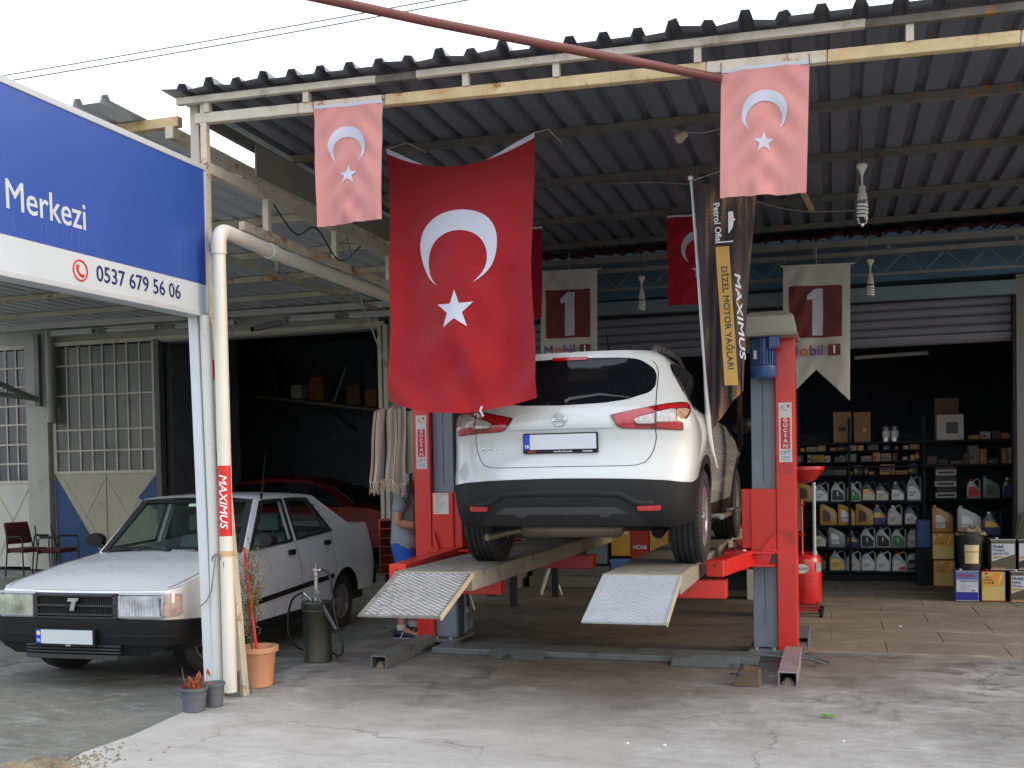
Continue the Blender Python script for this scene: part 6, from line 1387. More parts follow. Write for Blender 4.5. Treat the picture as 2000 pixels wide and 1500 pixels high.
for (x, y, h_) in ((-.09, 0, .15), (.06, -.02, .14), (.105, .01, .155)):
    mb.tube([(x*.5, y, .14), (x*.9, y, .14+h_*.5), (x, y, .14+h_)], [.003, .0025, .002], 5)
    if x > 0:
        for k in range(5): c = Vector((x, y, .14+h_)); d = Vector((rg3.uniform(-.02, .02), rg3.uniform(-.02, .02), -.045-.015*k*.3)); s_ = Vector((.008, .004, 0)); mb2.add([c, c+d*.5+s_, c+d, c+d*.5-s_], [(0, 1, 2, 3)])
mb.build('stem', dry_m, g1); mb2.build('leaves', leaf_m, g1)
pot('grey_pot', 'smaller empty dark grey pot squeezed between the leafy pot and the post', (-4.125, 6.22, 0), .058, .072, .165, gpm, .006, 'small grey plastic pots')

# ------------------------------------------------------------------ grease pump drum
dr = thing('grease_pump', 'greasy dark green drum with a hand lever grease pump and black hose', 'grease pump', (-4.225, 7.92, -0.0))
mb = MB(); mb.lathe([(.118, 0), (.124, .006), (.124, .02), (.120, .026), (.120, .42), (.124, .428), (.124, .445), (.121, .45), (.128, .47), (.130, .50), (.122, .512), (.06, .52), (.001, .52)], None, 36); mb.build('drum', M('drum_green', srgb(30, 46, 36), .45, var=.3, scale=6, dirt=.85, dcol=srgb(58, 46, 36), dscale=4.5, stretch=(1, 1, .22), bump=.1), dr, smooth=35)
mb = MB()
for i in range(6):
    a = i*math.pi/3; mb.box(.118, .145, -.012, .012, .455, .485, Matrix.Rotation(a, 4, 'Z'))
mb.build('lid_clamp', black_steel, dr, bevel=.003)
mb = MB(); mb.lathe([(.03, .52), (.03, .56), (.018, .565), (.018, .72), (.024, .725), (.024, .765), (.034, .77), (.034, .79), (.02, .80), (.006, .81), (.006, .835), (.001, .84)], None, 18); mb.tube([(0, 0, .60), (.03, -.04, .59)], .026, 12); pm = mb.build('pump', alu, dr, smooth=40)
mb = MB(); mb.bar((.02, -.05, .585), (.225, -.10, .30), .016, .03); mb.lathe([(.001, 0), (.012, .004), (.012, .02), (.001, .024)], Matrix.Translation((.225, -.10, .29)), 10); mb.build('lever', M('lever_steel', (.25, .26, .28), .35, .8), pm, bevel=.003)
mb = MB(); mb.tube(spl([(.03, 0, .775), (.075, 0, .778), (.14, -.02, .73), (.175, -.04, .55), (.20, -.05, .38), (.255, -.06, .22), (.26, -.05, .10), (.20, -.03, .055), (.10, .10, .05), (-.08, .14, .05), (-.20, .03, .10), (-.255, -.03, .22), (-.25, -.04, .40), (-.20, -.05, .53), (-.13, -.05, .58), (-.09, -.05, .585)]), .0105, 10); mb.build('hose', cable_m, dr, smooth=60)
mb = MB(); mb.tube([(.03, 0, .775), (.05, 0, .777)], .013, 8); mb.build('fitting', chrome, dr, smooth=40)
mb = MB(); mb.tube([(-.09, -.05, .585), (-.04, -.05, .545), (-.015, -.05, .515)], [.011, .009, .007], 8); mb.build('nozzle', chrome, dr, smooth=40)

# ------------------------------------------------------------------ small things on the ground
ck = thing('stone_chock', 'broken brown metal-edged stone chock lying in front of the right lift foot', 'chock', (-0.62, 7.68, 0))
mb = MB(); mb.add([(-.10, -.06, 0), (.085, -.06, 0), (.10, .06, 0), (-.09, .06, 0), (-.085, -.05, .09), (-.03, -.045, .13), (.03, -.045, .115), (.075, -.05, .13), (.085, .05, .12), (-.03, .05, .145), (-.08, .05, .10), (.0, -.052, .07)],
    [(3, 2, 1, 0), (0, 1, 11), (0, 11, 4), (4, 11, 5), (5, 11, 6), (6, 11, 7), (1, 7, 11), (1, 2, 8, 7), (2, 3, 10, 9, 8), (3, 0, 4, 10), (4, 5, 9, 10), (5, 6, 9), (6, 7, 8, 9)]); mb.build('block', M('chock_brown', srgb(92, 76, 60), .8, var=.3, scale=12, dirt=.5, bump=.5), ck, bevel=.004)
mb = MB(); mb.tube([(-.06, -.05, .085), (-.11, -.06, .095), (-.125, -.06, .085)], .008, 6); mb.build('stub', black_steel, ck)
lf = MB(); c = Vector((-0.068, 6.787, .008)); 
lf.add([c+Vector(p) for p in [(-.05, 0, .004), (-.02, .018, .014), (.0, .035, .02), (.02, .02, .012), (.05, .01, .018), (.03, -.01, .006), (.0, -.02, .012), (-.02, -.012, .004)]], [(0, 1, 7), (1, 2, 3), (1, 3, 6, 7), (3, 4, 5), (3, 5, 6)])
o = lf.build('fallen_leaf', M('leaf_green', srgb(96, 140, 52), .6, var=.25, scale=30), None, loc=c); tag(o, 'single green fallen leaf on the grey concrete', 'leaf')
rg4 = random.Random(21)
def pebble(x, y, s, m, label, z=0.0):
    mb = MB(); V = []
    for i in range(6):
        for j in range(3):
            a = i*1.047+rg4.uniform(-.2, .2); r_ = s*(1.0, .85, .4)[j]*rg4.uniform(.8, 1.1); V.append((r_*math.cos(a), r_*.8*math.sin(a), s*(0, .45, .75)[j]))
    F = [(i*3+j, ((i+1) % 6)*3+j, ((i+1) % 6)*3+j+1, i*3+j+1) for i in range(6) for j in range(2)]+[tuple(i*3+2 for i in range(6))]
    mb.add(V, F); o = mb.build('pebble', m, None); o.location = (x, y, z); tag(o, label, 'pebble', 'pebbles on the concrete'); return o
chalk = M('chalk_white', srgb(214, 212, 204), .9, var=.1)
pebble(-1.167, 5.913, .011, chalk, 'white pebble on the concrete at the bottom, left one of a pair'); pebble(-0.953, 5.917, .012, chalk, 'white pebble on the concrete at the bottom, right one of a pair'); pebble(0.029, 6.242, .010, chalk, 'lone white pebble below the green leaf'); pebble(0.578, 10.620, .016, chalk, 'white pebble on the brown pavers', .02)
# broken kerb and rubble at the lower left corner
rb = MB()
for i in range(420):
    x = -4.15+rg4.gauss(0, .16); y = 4.72+rg4.gauss(0, .22); s = rg4.uniform(.004, .016)*(1.8 if rg4.random() < .06 else 1)
    a = rg4.uniform(0, 6.28); zb0 = -0.034 if x < -4.14 else 0.0
    V = [(x+s*math.cos(a+k*1.57)*rg4.uniform(.7, 1.3), y+s*math.sin(a+k*1.57)*rg4.uniform(.7, 1.3), zb0) for k in range(4)]+[(x+rg4.uniform(-.3, .3)*s, y+rg4.uniform(-.3, .3)*s, zb0+s*rg4.uniform(.6, 1.2))]
    rb.add(V, [(0, 1, 4), (1, 2, 4), (2, 3, 4), (3, 0, 4)])
o = rb.build('rubble', M('rubble_grey', srgb(120, 112, 98), .95, var=.35, scale=9), None); tag(o, 'loose gravel and broken concrete at the slab edge', 'rubble', kind='stuff')
from mathutils import noise as mnoise
mb = MB(); V = []; n = 40; m_ = 26
for i in range(n):
    for j in range(m_):
        u = i/(n-1)*2-1; v = j/(m_-1)*2-1; d = math.hypot(u, v*(1+.25*math.sin(u*4)))
        h = max(0, 1-d**2.6)**.5*.085-.045; q = Vector((u*2.2, v*1.8, 1.3))
        h += (mnoise.fractal(q*1.6, .8, 2.1, 5)*.030+mnoise.fractal(q*5, .7, 2.2, 4)*.012)*(1 if d < 1 else .3)
        V.append((-4.17+u*.30+mnoise.noise(q*3)*.02, 4.60+v*.19, h))
mb.grid(V, n, m_); o = mb.build('rock', M('rock_tan', srgb(128, 116, 96), .95, var=.35, scale=7, dirt=.6, dcol=srgb(84, 76, 64), dscale=6, bump=.6, bscale=40), None, smooth=25); tag(o, 'tan rock half buried at the slab edge in the lower left corner', 'rock')

# ------------------------------------------------------------------ armchairs by the garage door
bur = M('burgundy_cloth', srgb(74, 26, 28), .9, var=.15)
def armchair(label, loc, rz, back=True):
    t = thing('armchair', label, 'chair', loc, rz, 'waiting chairs by the garage door')
    for sx in (-.25, .25):
        mb = MB(); mb.tube([(sx, -.24, 0), (sx, -.22, .42), (sx, -.22, .62), (sx, -.18, .655), (sx, .10, .655), (sx, .16, .63), (sx, .18, .42)], .012, 8); mb.tube([(sx, .24, 0), (sx, .18, .42), (sx*.8, .26, .86)], .012, 8); mb.build('frame', black_steel, t, smooth=50)
        mb = MB(); mb.box(sx-.025, sx+.025, -.2, .14, .655, .68); mb.build('armrest', black_plastic, t, bevel=.008)
    mb = MB(); mb.box(-.23, .23, -.22, .22, .40, .47); mb.build('seat', bur, t, bevel=.025)
    if back: mb = MB(); mb.box(-.22, .22, -.03, .03, -.17, .20, Matrix.Translation((0, .245, .70)) @ Matrix.Rotation(R(-14), 4, 'X')); mb.build('backrest', bur, t, bevel=.025)
    mb = MB(); mb.bar((-.25, .20, .40), (.25, .20, .40), .02, .02); mb.build('crossbar', black_steel, t)
    return t
armchair('burgundy office armchair standing in front of the small paned door', (-12.95, 14.2, -.03), R(78))
armchair('second burgundy armchair without a back cushion by the blue door corner', (-12.3, 14.15, -.03), R(95), False)

# ------------------------------------------------------------------ camera and light tubes over the garage, bulbs under the canopy
sc_ = thing('security_camera', 'small grey security camera on the lintel over the dark garage bay', 'camera', (-8.6, 14.9, 3.95))
mb = MB(); mb.bar((-8.55, 14.95, 4.05), (-8.55, 14.70, 3.98), .04, .05); mb.build('mount', grey_steel, sc_, world=True)
mb = MB(); mb.bar((-8.35, 14.72, 4.0), (-8.75, 14.55, 3.90), .10, .09); mb.build('housing', M('cam_grey', srgb(120, 120, 118), .5), sc_, world=True, bevel=.015)
mb = MB(); mb.tube([(-8.75, 14.55, 3.9), (-8.80, 14.53, 3.887)], .038, 14); mb.build('lens', black_plastic, sc_, world=True)
tube_m = M('tube_white', srgb(206, 208, 208), .4, var=.02)
for i, (x0, x1, z, y, lb) in enumerate(((-12.9, -11.95, 4.06, 14.78, 'white tube light fitting over the paned garage door'), (-11.75, -10.7, 4.06, 14.78, 'white tube light fitting between the door and the dark bay'), (-10.4, -9.2, 4.04, 14.78, 'white tube light fitting over the left of the dark bay'), (-8.3, -7.4, 4.03, 14.78, 'white tube light fitting just right of the security camera'), (-7.25, -6.3, 4.02, 14.78, 'white tube light fitting over the right end of the dark bay'))):
    t = thing('tube_light', lb, 'light', ((x0+x1)/2, y, z), 0, 'unlit tube lights under the garage eaves')
    mb = MB(); mb.box(x0, x1, y, y+.10, z-.02, z+.07); mb.build('tray', white_paint, t, world=True, bevel=.006)
    mb = MB(); mb.tube([(x0+.04, y-.02, z+.01), (x1-.04, y-.02, z+.01)], .018, 10); mb.build('tube', tube_m, t, world=True, smooth=50)
    for xe_ in (x0, x1-.04): mb = MB(); mb.box(xe_, xe_+.04, y-.045, y-.001, z-.02, z+.05); mb.build('end_cap', grey_steel, t, world=True)
t = thing('tube_light', 'long unlit tube light hanging in the dark oil shop', 'light', (.74, 15.2, 3.05)); mb = MB(); mb.bar((.27, 15.2, 3.06), (1.22, 15.2, 3.08), .05, .05); mb.build('tray', tube_m, t, world=True, bevel=.01)
bulb_w = M('bulb_glass', (.7, .7, .66), .25, var=.03, coat=.5); bulb_b = M('bulb_base', srgb(196, 192, 178), .5, var=.04)
def bulb(label, x, y, z, s=1.0, tip=True):
    t = thing('spiral_bulb', label, 'light bulb', (x, y, z), 0, 'hanging spiral bulbs')
    mb = MB(); mb.lathe([(.001, 0), (.035, -.004), (.042, -.02), (.03, -.04), (.016, -.07), (.008, -.09), (.006, -.16), (.02, -.165), (.026, -.18), (.026, -.215), (.034, -.225), (.036, -.27), (.001, -.272)], Matrix.Scale(s, 4), 18); mb.build('lamp_holder', bulb_b, t, smooth=40)
    mb = MB(); pts = []
    for i in range(90):
        a = i/90*2*math.pi*4.2; pts.append(((.031+.004*math.sin(i*.035))*math.cos(a)*s, .031*math.sin(a)*s, (-.285-.115*i/90)*s))
    mb.tube(pts, .010*s, 7); mb.build('spiral', bulb_w, t, smooth=50)
    mb = MB(); mb.tube([(0, 0, 0), (.004, 0, .03), (-.002, 0, .12), (0, .02, .3)], .004, 5); mb.build('cord', cable_m, t)
    if tip: mb = MB(); mb.tube([(-.03*s, 0, -.40*s), (-.026*s, 0, -.435*s), (0, 0, -.455*s), (.026*s, 0, -.435*s), (.03*s, 0, -.40*s)], .006*s, 6); mb.lathe([(.001, -.47), (.014, -.46), (.014, -.445), (.001, -.44)], Matrix.Scale(s, 4), 10); mb.build('cage_tip', chrome, t, smooth=40)
bulb('white spiral bulb hanging under the canopy right of the pink flag', .222, 8.6, 3.93, 1.05)
bulb('spiral bulb hanging in front of the lattice girder by the right oil banner', .37, 11.5, 3.72, .95, False)
bulb('dim spiral bulb hanging in front of the shutter left of the small red flag', -2.03, 11.5, 3.72, .95, False)
cup = MB().lathe([(.03, 0), (.045, .03), (.03, .09), (.02, .1)], Matrix.Translation((-1.16, 8.18, 4.14)) @ Matrix.Rotation(R(60), 4, 'Y'), 12).build('cable_cup', M('cup_cream', srgb(176, 160, 130), .6), None, loc=(-1.16, 8.18, 4.14)); tag(cup, 'small cream plastic fitting hooked on the first purlin', 'fitting')
wc = MB().tube([(-4.4, 9.0, 3.85), (-4.32, 8.95, 3.6), (-4.25, 9.0, 3.2), (-4.1, 9.0, 2.8), (-3.98, 9.05, 2.45), (-3.8, 9.05, 2.2)], .008, 6).build('hanging_cable', M('cable_grey', srgb(110, 108, 102), .6), None, loc=(-4.2, 9, 3)); tag(wc, 'grey cable hanging from the girder down to the control box', 'cable')
# ------------------------------------------------------------------ the mechanic behind the left post
def skin(verts, edges, name, mat, parent, sub=2, root=0):
    me = bpy.data.meshes.new(name); me.from_pydata([v[:3] for v in verts], edges, [])
    o = bpy.data.objects.new('tmp', me); COL.objects.link(o)
    md = o.modifiers.new('s', 'SKIN'); md.use_smooth_shade = True
    sk = me.skin_vertices[0].data if me.skin_vertices else None
    if sk is None:
        bm = bmesh.new(); bm.from_mesh(me); bm.verts.layers.skin.verify(); bm.to_mesh(me); bm.free(); sk = me.skin_vertices[0].data
    for i, v in enumerate(verts):
        r = v[3]; sk[i].radius = r if isinstance(r, tuple) else (r, r); sk[i].use_root = (i == root)
    ms = o.modifiers.new('u', 'SUBSURF'); ms.levels = sub; ms.render_levels = sub
    bpy.context.view_layer.update(); dg = bpy.context.evaluated_depsgraph_get()
    m2 = bpy.data.meshes.new_from_object(o.evaluated_get(dg)); m2.name = name; bpy.data.objects.remove(o)
    for p in m2.polygons: p.use_smooth = True
    m2.materials.clear(); m2.materials.append(mat)
    return link(bpy.data.objects.new(name, m2), parent)
skin_m = M('skin', srgb(176, 128, 106), .55, var=.08, scale=8); tee = M('tee_grey', srgb(132, 142, 150), .9, var=.12, scale=5, bump=.2); tee_d = M('tee_slate', srgb(74, 90, 104), .9, var=.1)
shorts_m = M('shorts_blue', srgb(24, 84, 172), .85, var=.1, scale=5, bump=.2); shoe_m = M('shoe_navy', srgb(26, 30, 44), .6, var=.15); sock_m = M('sock_white', srgb(196, 192, 186), .9); hair_m = M('hair_grey', srgb(120, 114, 108), .9, var=.2, scale=40)
# local x points where he faces; feet at z = 0
man = thing('person', 'person in grey t-shirt, blue shorts and navy trainers bent over the control box', 'person', (-3.965, 9.27, 0), R(8))
B = [(0, 0, .93, (.13, .15)), (.0, 0, 1.08, (.125, .15)), (.02, 0, 1.26, (.135, .165)), (.05, 0, 1.40, (.10, .15)), (.10, 0, 1.49, .058), (.135, 0, 1.55, .056),
     (0, -.095, .86, .095), (.035, -.11, .50, .062), (-.015, -.12, .30, .058), (-.03, -.12, .10, .040), (.06, -.125, .045, .036), (.15, -.13, .035, .030),
     (0, .095, .86, .095), (.06, .11, .50, .062), (.03, .12, .30, .058), (.02, .12, .10, .040), (.11, .125, .045, .036), (.20, .13, .035, .030),
     (.04, -.185, 1.385, .068), (-.01, -.235, 1.24, .055), (-.015, -.245, 1.115, .046), (.12, -.21, 1.09, .043), (.24, -.15, 1.10, .031), (.29, -.13, 1.11, (.030, .018)),
     (.04, .185, 1.385, .068), (.03, .235, 1.24, .055), (.05, .235, 1.13, .046), (.18, .17, 1.13, .043), (.28, .09, 1.16, .031), (.33, .07, 1.17, (.030, .018))]
E_ = [(0, 1), (1, 2), (2, 3), (3, 4), (4, 5), (0, 6), (6, 7), (7, 8), (8, 9), (9, 10), (10, 11), (0, 12), (12, 13), (13, 14), (14, 15), (15, 16), (16, 17), (3, 18), (18, 19), (19, 20), (20, 21), (21, 22), (22, 23), (3, 24), (24, 25), (25, 26), (26, 27), (27, 28), (28, 29)]
skin(B, E_, 'body', skin_m, man)
# head with nose, ears, jaw
mb = MB(); HT = Matrix.Translation((.175, 0, 1.635)) @ Matrix.Rotation(R(28), 4, 'Y')
V = []; nu, nv = 22, 16
for j in range(nv+1):
    ph = math.pi*j/nv
    for i in range(nu):
        th = 2*math.pi*i/nu; x, y, z = math.sin(ph)*math.cos(th), math.sin(ph)*math.sin(th), math.cos(ph)
        f = max(0, x); X = .098*x; Y = .076*y*(1-.22*max(0, -z)); Z = .118*z
        if z < -.1: X += .012*f*(-z); 
        if abs(y) < .28 and f > .6 and -.35 < z < .2: X += .026*(1-abs(y)/.28)*(1-abs(z+.18)/.42)
        if f > .5 and .05 < z < .3 and .2 < abs(y) < .6: X -= .006
        V.append((X, Y, Z))
F = [(j*nu+i, j*nu+(i+1) % nu, (j+1)*nu+(i+1) % nu, (j+1)*nu+i) for j in range(nv) for i in range(nu)]
mb.add(V, F, HT)
for s_ in (-1, 1):
    mb.lathe([(.001, -.008), (.02, -.008), (.028, 0), (.02, .008), (.001, .006)], HT @ Matrix.Translation((-.005, s_*.078, -.012)) @ Matrix.Rotation(R(90), 4, 'X') @ Matrix.Diagonal((.8, 1.2, 1, 1)), 12)
hd = mb.build('head', skin_m, man, smooth=60, merge=True)
mb = MB(); mb.add([(x*1.045-.004, y*1.05, z*1.045) for x, y, z in V], [f for f in F if all((V[k][2] > .055 or (V[k][0] < -.01 and V[k][2] > -.05)) for k in f)], HT); mb.build('hair', hair_m, hd, smooth=60)
mb = MB()
for s_ in (-1, 1): mb.lathe([(.001, -.009), (.009, 0), (.001, .009)], HT @ Matrix.Translation((.082, s_*.030, .012)), 8)
mb.build('eye', M('eye_dark', (.03, .025, .02), .3), hd)
mb = MB(); mb.bar(HT @ Vector((.094, -.022, -.062)), HT @ Vector((.094, .022, -.062)), .008, .006); mb.build('mouth', M('lip', srgb(140, 84, 76), .6), hd)
# fingers
for (wx, wy, wz, s_) in ((.29, -.13, 1.11, 1), (.33, .07, 1.17, -1)):
    mb = MB()
    for k in range(4):
        d = Vector((.0, .019*(k-1.5), 0)); L = (.070, .082, .078, .060)[k]; p = Vector((wx+.015, wy, wz))+d
        mb.tube([p, p+Vector((L*.5, 0, -.004)), p+Vector((L*.82, 0, -.026)), p+Vector((L*.88, 0, -.048))], [.0095, .009, .0085, .006], 8)
    p = Vector((wx-.01, wy+s_*.03, wz)); mb.tube([p, p+Vector((.03, s_*.022, -.01)), p+Vector((.055, s_*.018, -.03))], [.012, .0105, .008], 8)
    mb.build('hand', skin_m, man, smooth=60)
# clothes
T1 = [(0, 0, .82, (.172, .205)), (0, 0, .95, (.158, .19)), (0, 0, 1.08, (.150, .180)), (.02, 0, 1.26, (.155, .185)), (.05, 0, 1.40, (.115, .165)), (.085, 0, 1.465, (.07, .08)),
      (.04, -.19, 1.385, .086), (.0, -.235, 1.27, .075), (-.01, -.243, 1.20, .074), (.04, .19, 1.385, .086), (.03, .238, 1.27, .075), (.04, .238, 1.20, .074)]
skin(T1, [(0, 1), (1, 2), (2, 3), (3, 4), (4, 5), (4, 6), (6, 7), (7, 8), (4, 9), (9, 10), (10, 11)], 'shirt', tee, man)
mb = MB()
for zz, w in ((1.30, .16),): mb.box(.0, .13, -.188, -.180, 1.27, 1.41)
skin([(0, 0, .98, (.14, .172)), (0, 0, .90, (.142, .176)), (0, -.10, .82, .118), (.03, -.11, .62, .105), (.045, -.115, .50, .100), (0, .10, .82, .118), (.05, .11, .62, .105), (.065, .115, .50, .100)], [(0, 1), (1, 2), (2, 3), (3, 4), (1, 5), (5, 6), (6, 7)], 'shorts', shorts_m, man)
for (x, y) in ((-.03, -.12), (.02, .12)):
    mb = MB(); V = []
    prof = [(-.075, .055, .085, .034), (-.05, .036, .10, .042), (.0, .036, .095, .043), (.05, .040, .078, .046), (.11, .046, .055, .047), (.165, .040, .045, .036), (.19, .022, .03, .018)]
    n = 14
    for (px_, hw0, h_, hw) in prof:
        for k in range(n):
            a = 2*math.pi*k/n; V.append((x+px_, y-.005+hw*math.cos(a), max(.004, h_/2+.002+h_/2*math.sin(a)*1.0)))
    F = [(i*n+k, i*n+(k+1) % n, (i+1)*n+(k+1) % n, (i+1)*n+k) for i in range(len(prof)-1) for k in range(n)]+[tuple(range(n)), tuple(range(6*n, 7*n))]
    mb.add(V, F); sh_ = mb.build('shoe', shoe_m, man, smooth=50)
    mb = MB(); mb.box(x-.08, x+.19, y-.05, y+.04, .001, .016); mb.build('sole', M('sole_grey', srgb(150, 150, 150), .8), sh_, bevel=.006)
    mb = MB(); mb.bar((x+.03, y-.055, .075), (x+.0, y-.054, .02), .006, .014, up=(0, 1, 0)); mb.build('stripe', ink_white, sh_)
    mb = MB(); mb.lathe([(.046, .085), (.049, .10), (.046, .135), (.044, .14)], Matrix.Translation((x, y, 0)), 16, close=False); mb.build('sock', sock_m, man, smooth=50)

# ------------------------------------------------------------------ red oil drainer
od = thing('oil_drainer', 'red wheeled oil drainer tank with funnel bowl and grey rod behind the right post', 'oil drainer', (-.32, 11.3, 0))
red_tank = M('tank_red', srgb(200, 30, 32), .3, var=.05, coat=.6, dirt=.15, dcol=srgb(130, 18, 20))
mb = MB(); mb.lathe([(.001, .125), (.12, .13), (.16, .155), (.172, .19), (.172, .38), (.176, .385), (.176, .40), (.172, .405), (.172, .425), (.176, .43), (.176, .445), (.172, .45), (.172, .58), (.165, .625), (.13, .665), (.06, .68), (.001, .682)], None, 40); mb.build('tank', red_tank, od, smooth=35)
mb = MB(); k = 24; mb.prism([(.075*math.cos(2*math.pi*i/k)-.03, .075*.66*math.sin(2*math.pi*i/k)+.52) for i in range(k)], -.1775, -.1715); lb = mb.build('oval_label', ink_white, od)
text('GÜÇSAN', .034, lb, FRONT((-.03, -.1785, .52)), M('label_grey', srgb(110, 110, 124), .5), bold=.0008)
mb = MB(); mb.box(.12, .165, -.135, -.128, .49, .58, None); mb.build('label', paper, od)
mb = MB(); mb.bar((-.17, -.10, .08), (.17, -.10, .08), .02, .02); mb.bar((-.17, .10, .08), (.17, .10, .08), .02, .02); mb.bar((.14, -.1, .08), (.14, -.1, .18), .02, .02); mb.bar((-.14, -.1, .08), (-.14, -.1, .18), .02, .02); mb.build('undercarriage', red_tank, od)
for x, y in ((.165, -.12), (-.165, -.12), (.165, .12), (-.165, .12)):
    mb = MB(); mb.lathe([(.012, -.018), (.045, -.018), (.05, -.012), (.05, .012), (.045, .018), (.012, .018)], Matrix.Translation((x, y, .05)) @ Matrix.Rotation(R(90), 4, 'Y'), 20); mb.bar((x, y, .05), (x, y, .1), .05, .03, up=(0, 1, 0)); mb.build('caster', black_plastic, od, smooth=40)
mb = MB(); mb.tube([(.105, -.10, .64), (.105, -.10, 1.41)], .017, 14); mb.tube([(.105, -.10, 1.34), (.105, -.10, 1.37)], .024, 14); mb.tube([(.105, -.10, .66), (.105, -.10, .70)], .026, 12); mb.build('rod', M('rod_grey', srgb(190, 192, 194), .3, .3, var=.04), od, smooth=50)
mb = MB(); mb.lathe([(.001, 1.40), (.05, 1.40), (.13, 1.44), (.20, 1.53), (.215, 1.545), (.215, 1.575), (.208, 1.575), (.192, 1.535), (.12, 1.455), (.001, 1.43)], Matrix.Translation((.0, -.10, 0)), 36); mb.build('funnel_bowl', red_tank, od, smooth=40)
mb = MB()
for x, y in ((-.10, -.12), (-.02, -.14), (-.10, .05), (-.02, .08)): mb.tube([(x, y, .66), (x, y, 1.22)], .008, 6)
for z in (.86, 1.18): mb.tube([(-.12, -.13, z), (.0, -.15, z), (.0, .1, z), (-.12, .08, z), (-.12, -.13, z)], .008, 6)
mb.build('tool_rack', red_tank, od)
mb = MB(); mb.box(-.105, -.03, -.05, .03, .9, 1.2); mb.build('gauge_glass', M('gauge_glass', srgb(120, 120, 108), .3), od)

# ------------------------------------------------------------------ shelving with jugs in the shop
shelf_m = M('shelf_black', srgb(24, 27, 32), .6, .0, var=.15, spec=.2)
rack = thing('oil_rack', 'black steel display rack holding rows of oil jugs in the dark shop', 'rack', (.30, 14.9, 0))
SX0, SX1 = -.75, 1.12
ROWS = [1.085, .765, .462, .145]
for z in ROWS+[1.56, 1.88]:
    mb = MB(); mb.box(SX0, SX1 if z < 1.2 else 2.3, 14.72, 15.15, z-.025, z); mb.build('shelf', shelf_m, rack, world=True)
mb = MB(); mb.box(SX0, SX1, 14.70, 14.76, .0, .10); mb.build('plinth', shelf_m, rack, world=True)
for x in (SX0, .18, SX1, 2.3):
    for y in (14.72, 15.13):
        mb = MB(); mb.bar((x, y, 0), (x, y, 2.2 if x < 2 else 2.0), .035, .035); mb.build('upright', shelf_m, rack, world=True)
mb = MB(); mb.box(SX0, 2.3, 15.155, 15.165, .1, 2.0); mb.build('back_panel', shelf_m, rack, world=True)
J = {}; rgj = random.Random(33)
def mat_of(c, nm): return M('jug_'+nm, srgb(*c), .38, var=.06, coat=.2)
JC = {'silver': (166, 170, 174), 'gold': (178, 132, 52), 'black': (34, 36, 40), 'navy': (36, 48, 84), 'grey': (130, 132, 134), 'green': (96, 128, 100), 'white': (206, 206, 202)}
def jug_mesh(kind, w=.19, h=.27, d=.11):
    """oil jug: sloped shoulder, spout at upper left, handle at upper right"""
    mb = MB()
    if kind == 'slope':     # angular gold style jug: spout at the left, straight slope to the right
        out = [(0, 0), (w, 0), (w, h*.50), (w*.80, h*.72), (w*.30, h*.93), (0, h*.95)]
        mb.prism(rnd(out, .012, 3), 0, d)
        mb.tube([(w*.72, d/2, h*.75), (w*.97, d/2, h*.60), (w*.93, d/2, h*.18)], .012, 8)
    else:
        out = [(0, 0), (w*.98, 0), (w*.98, h*.42), (w*.74, h*.60), (w*.64, h*.68), (w*.50, h*.86), (w*.22, h*.86), (w*.02, h*.62)]
        mb.prism(rnd(out, .014, 3), 0, d)
        mb.tube([(w*.48, d/2, h*.84), (w*.78, d/2, h*.97), (w*.94, d/2, h*.88), (w*.95, d/2, h*.40)], .012, 8)
    return mb
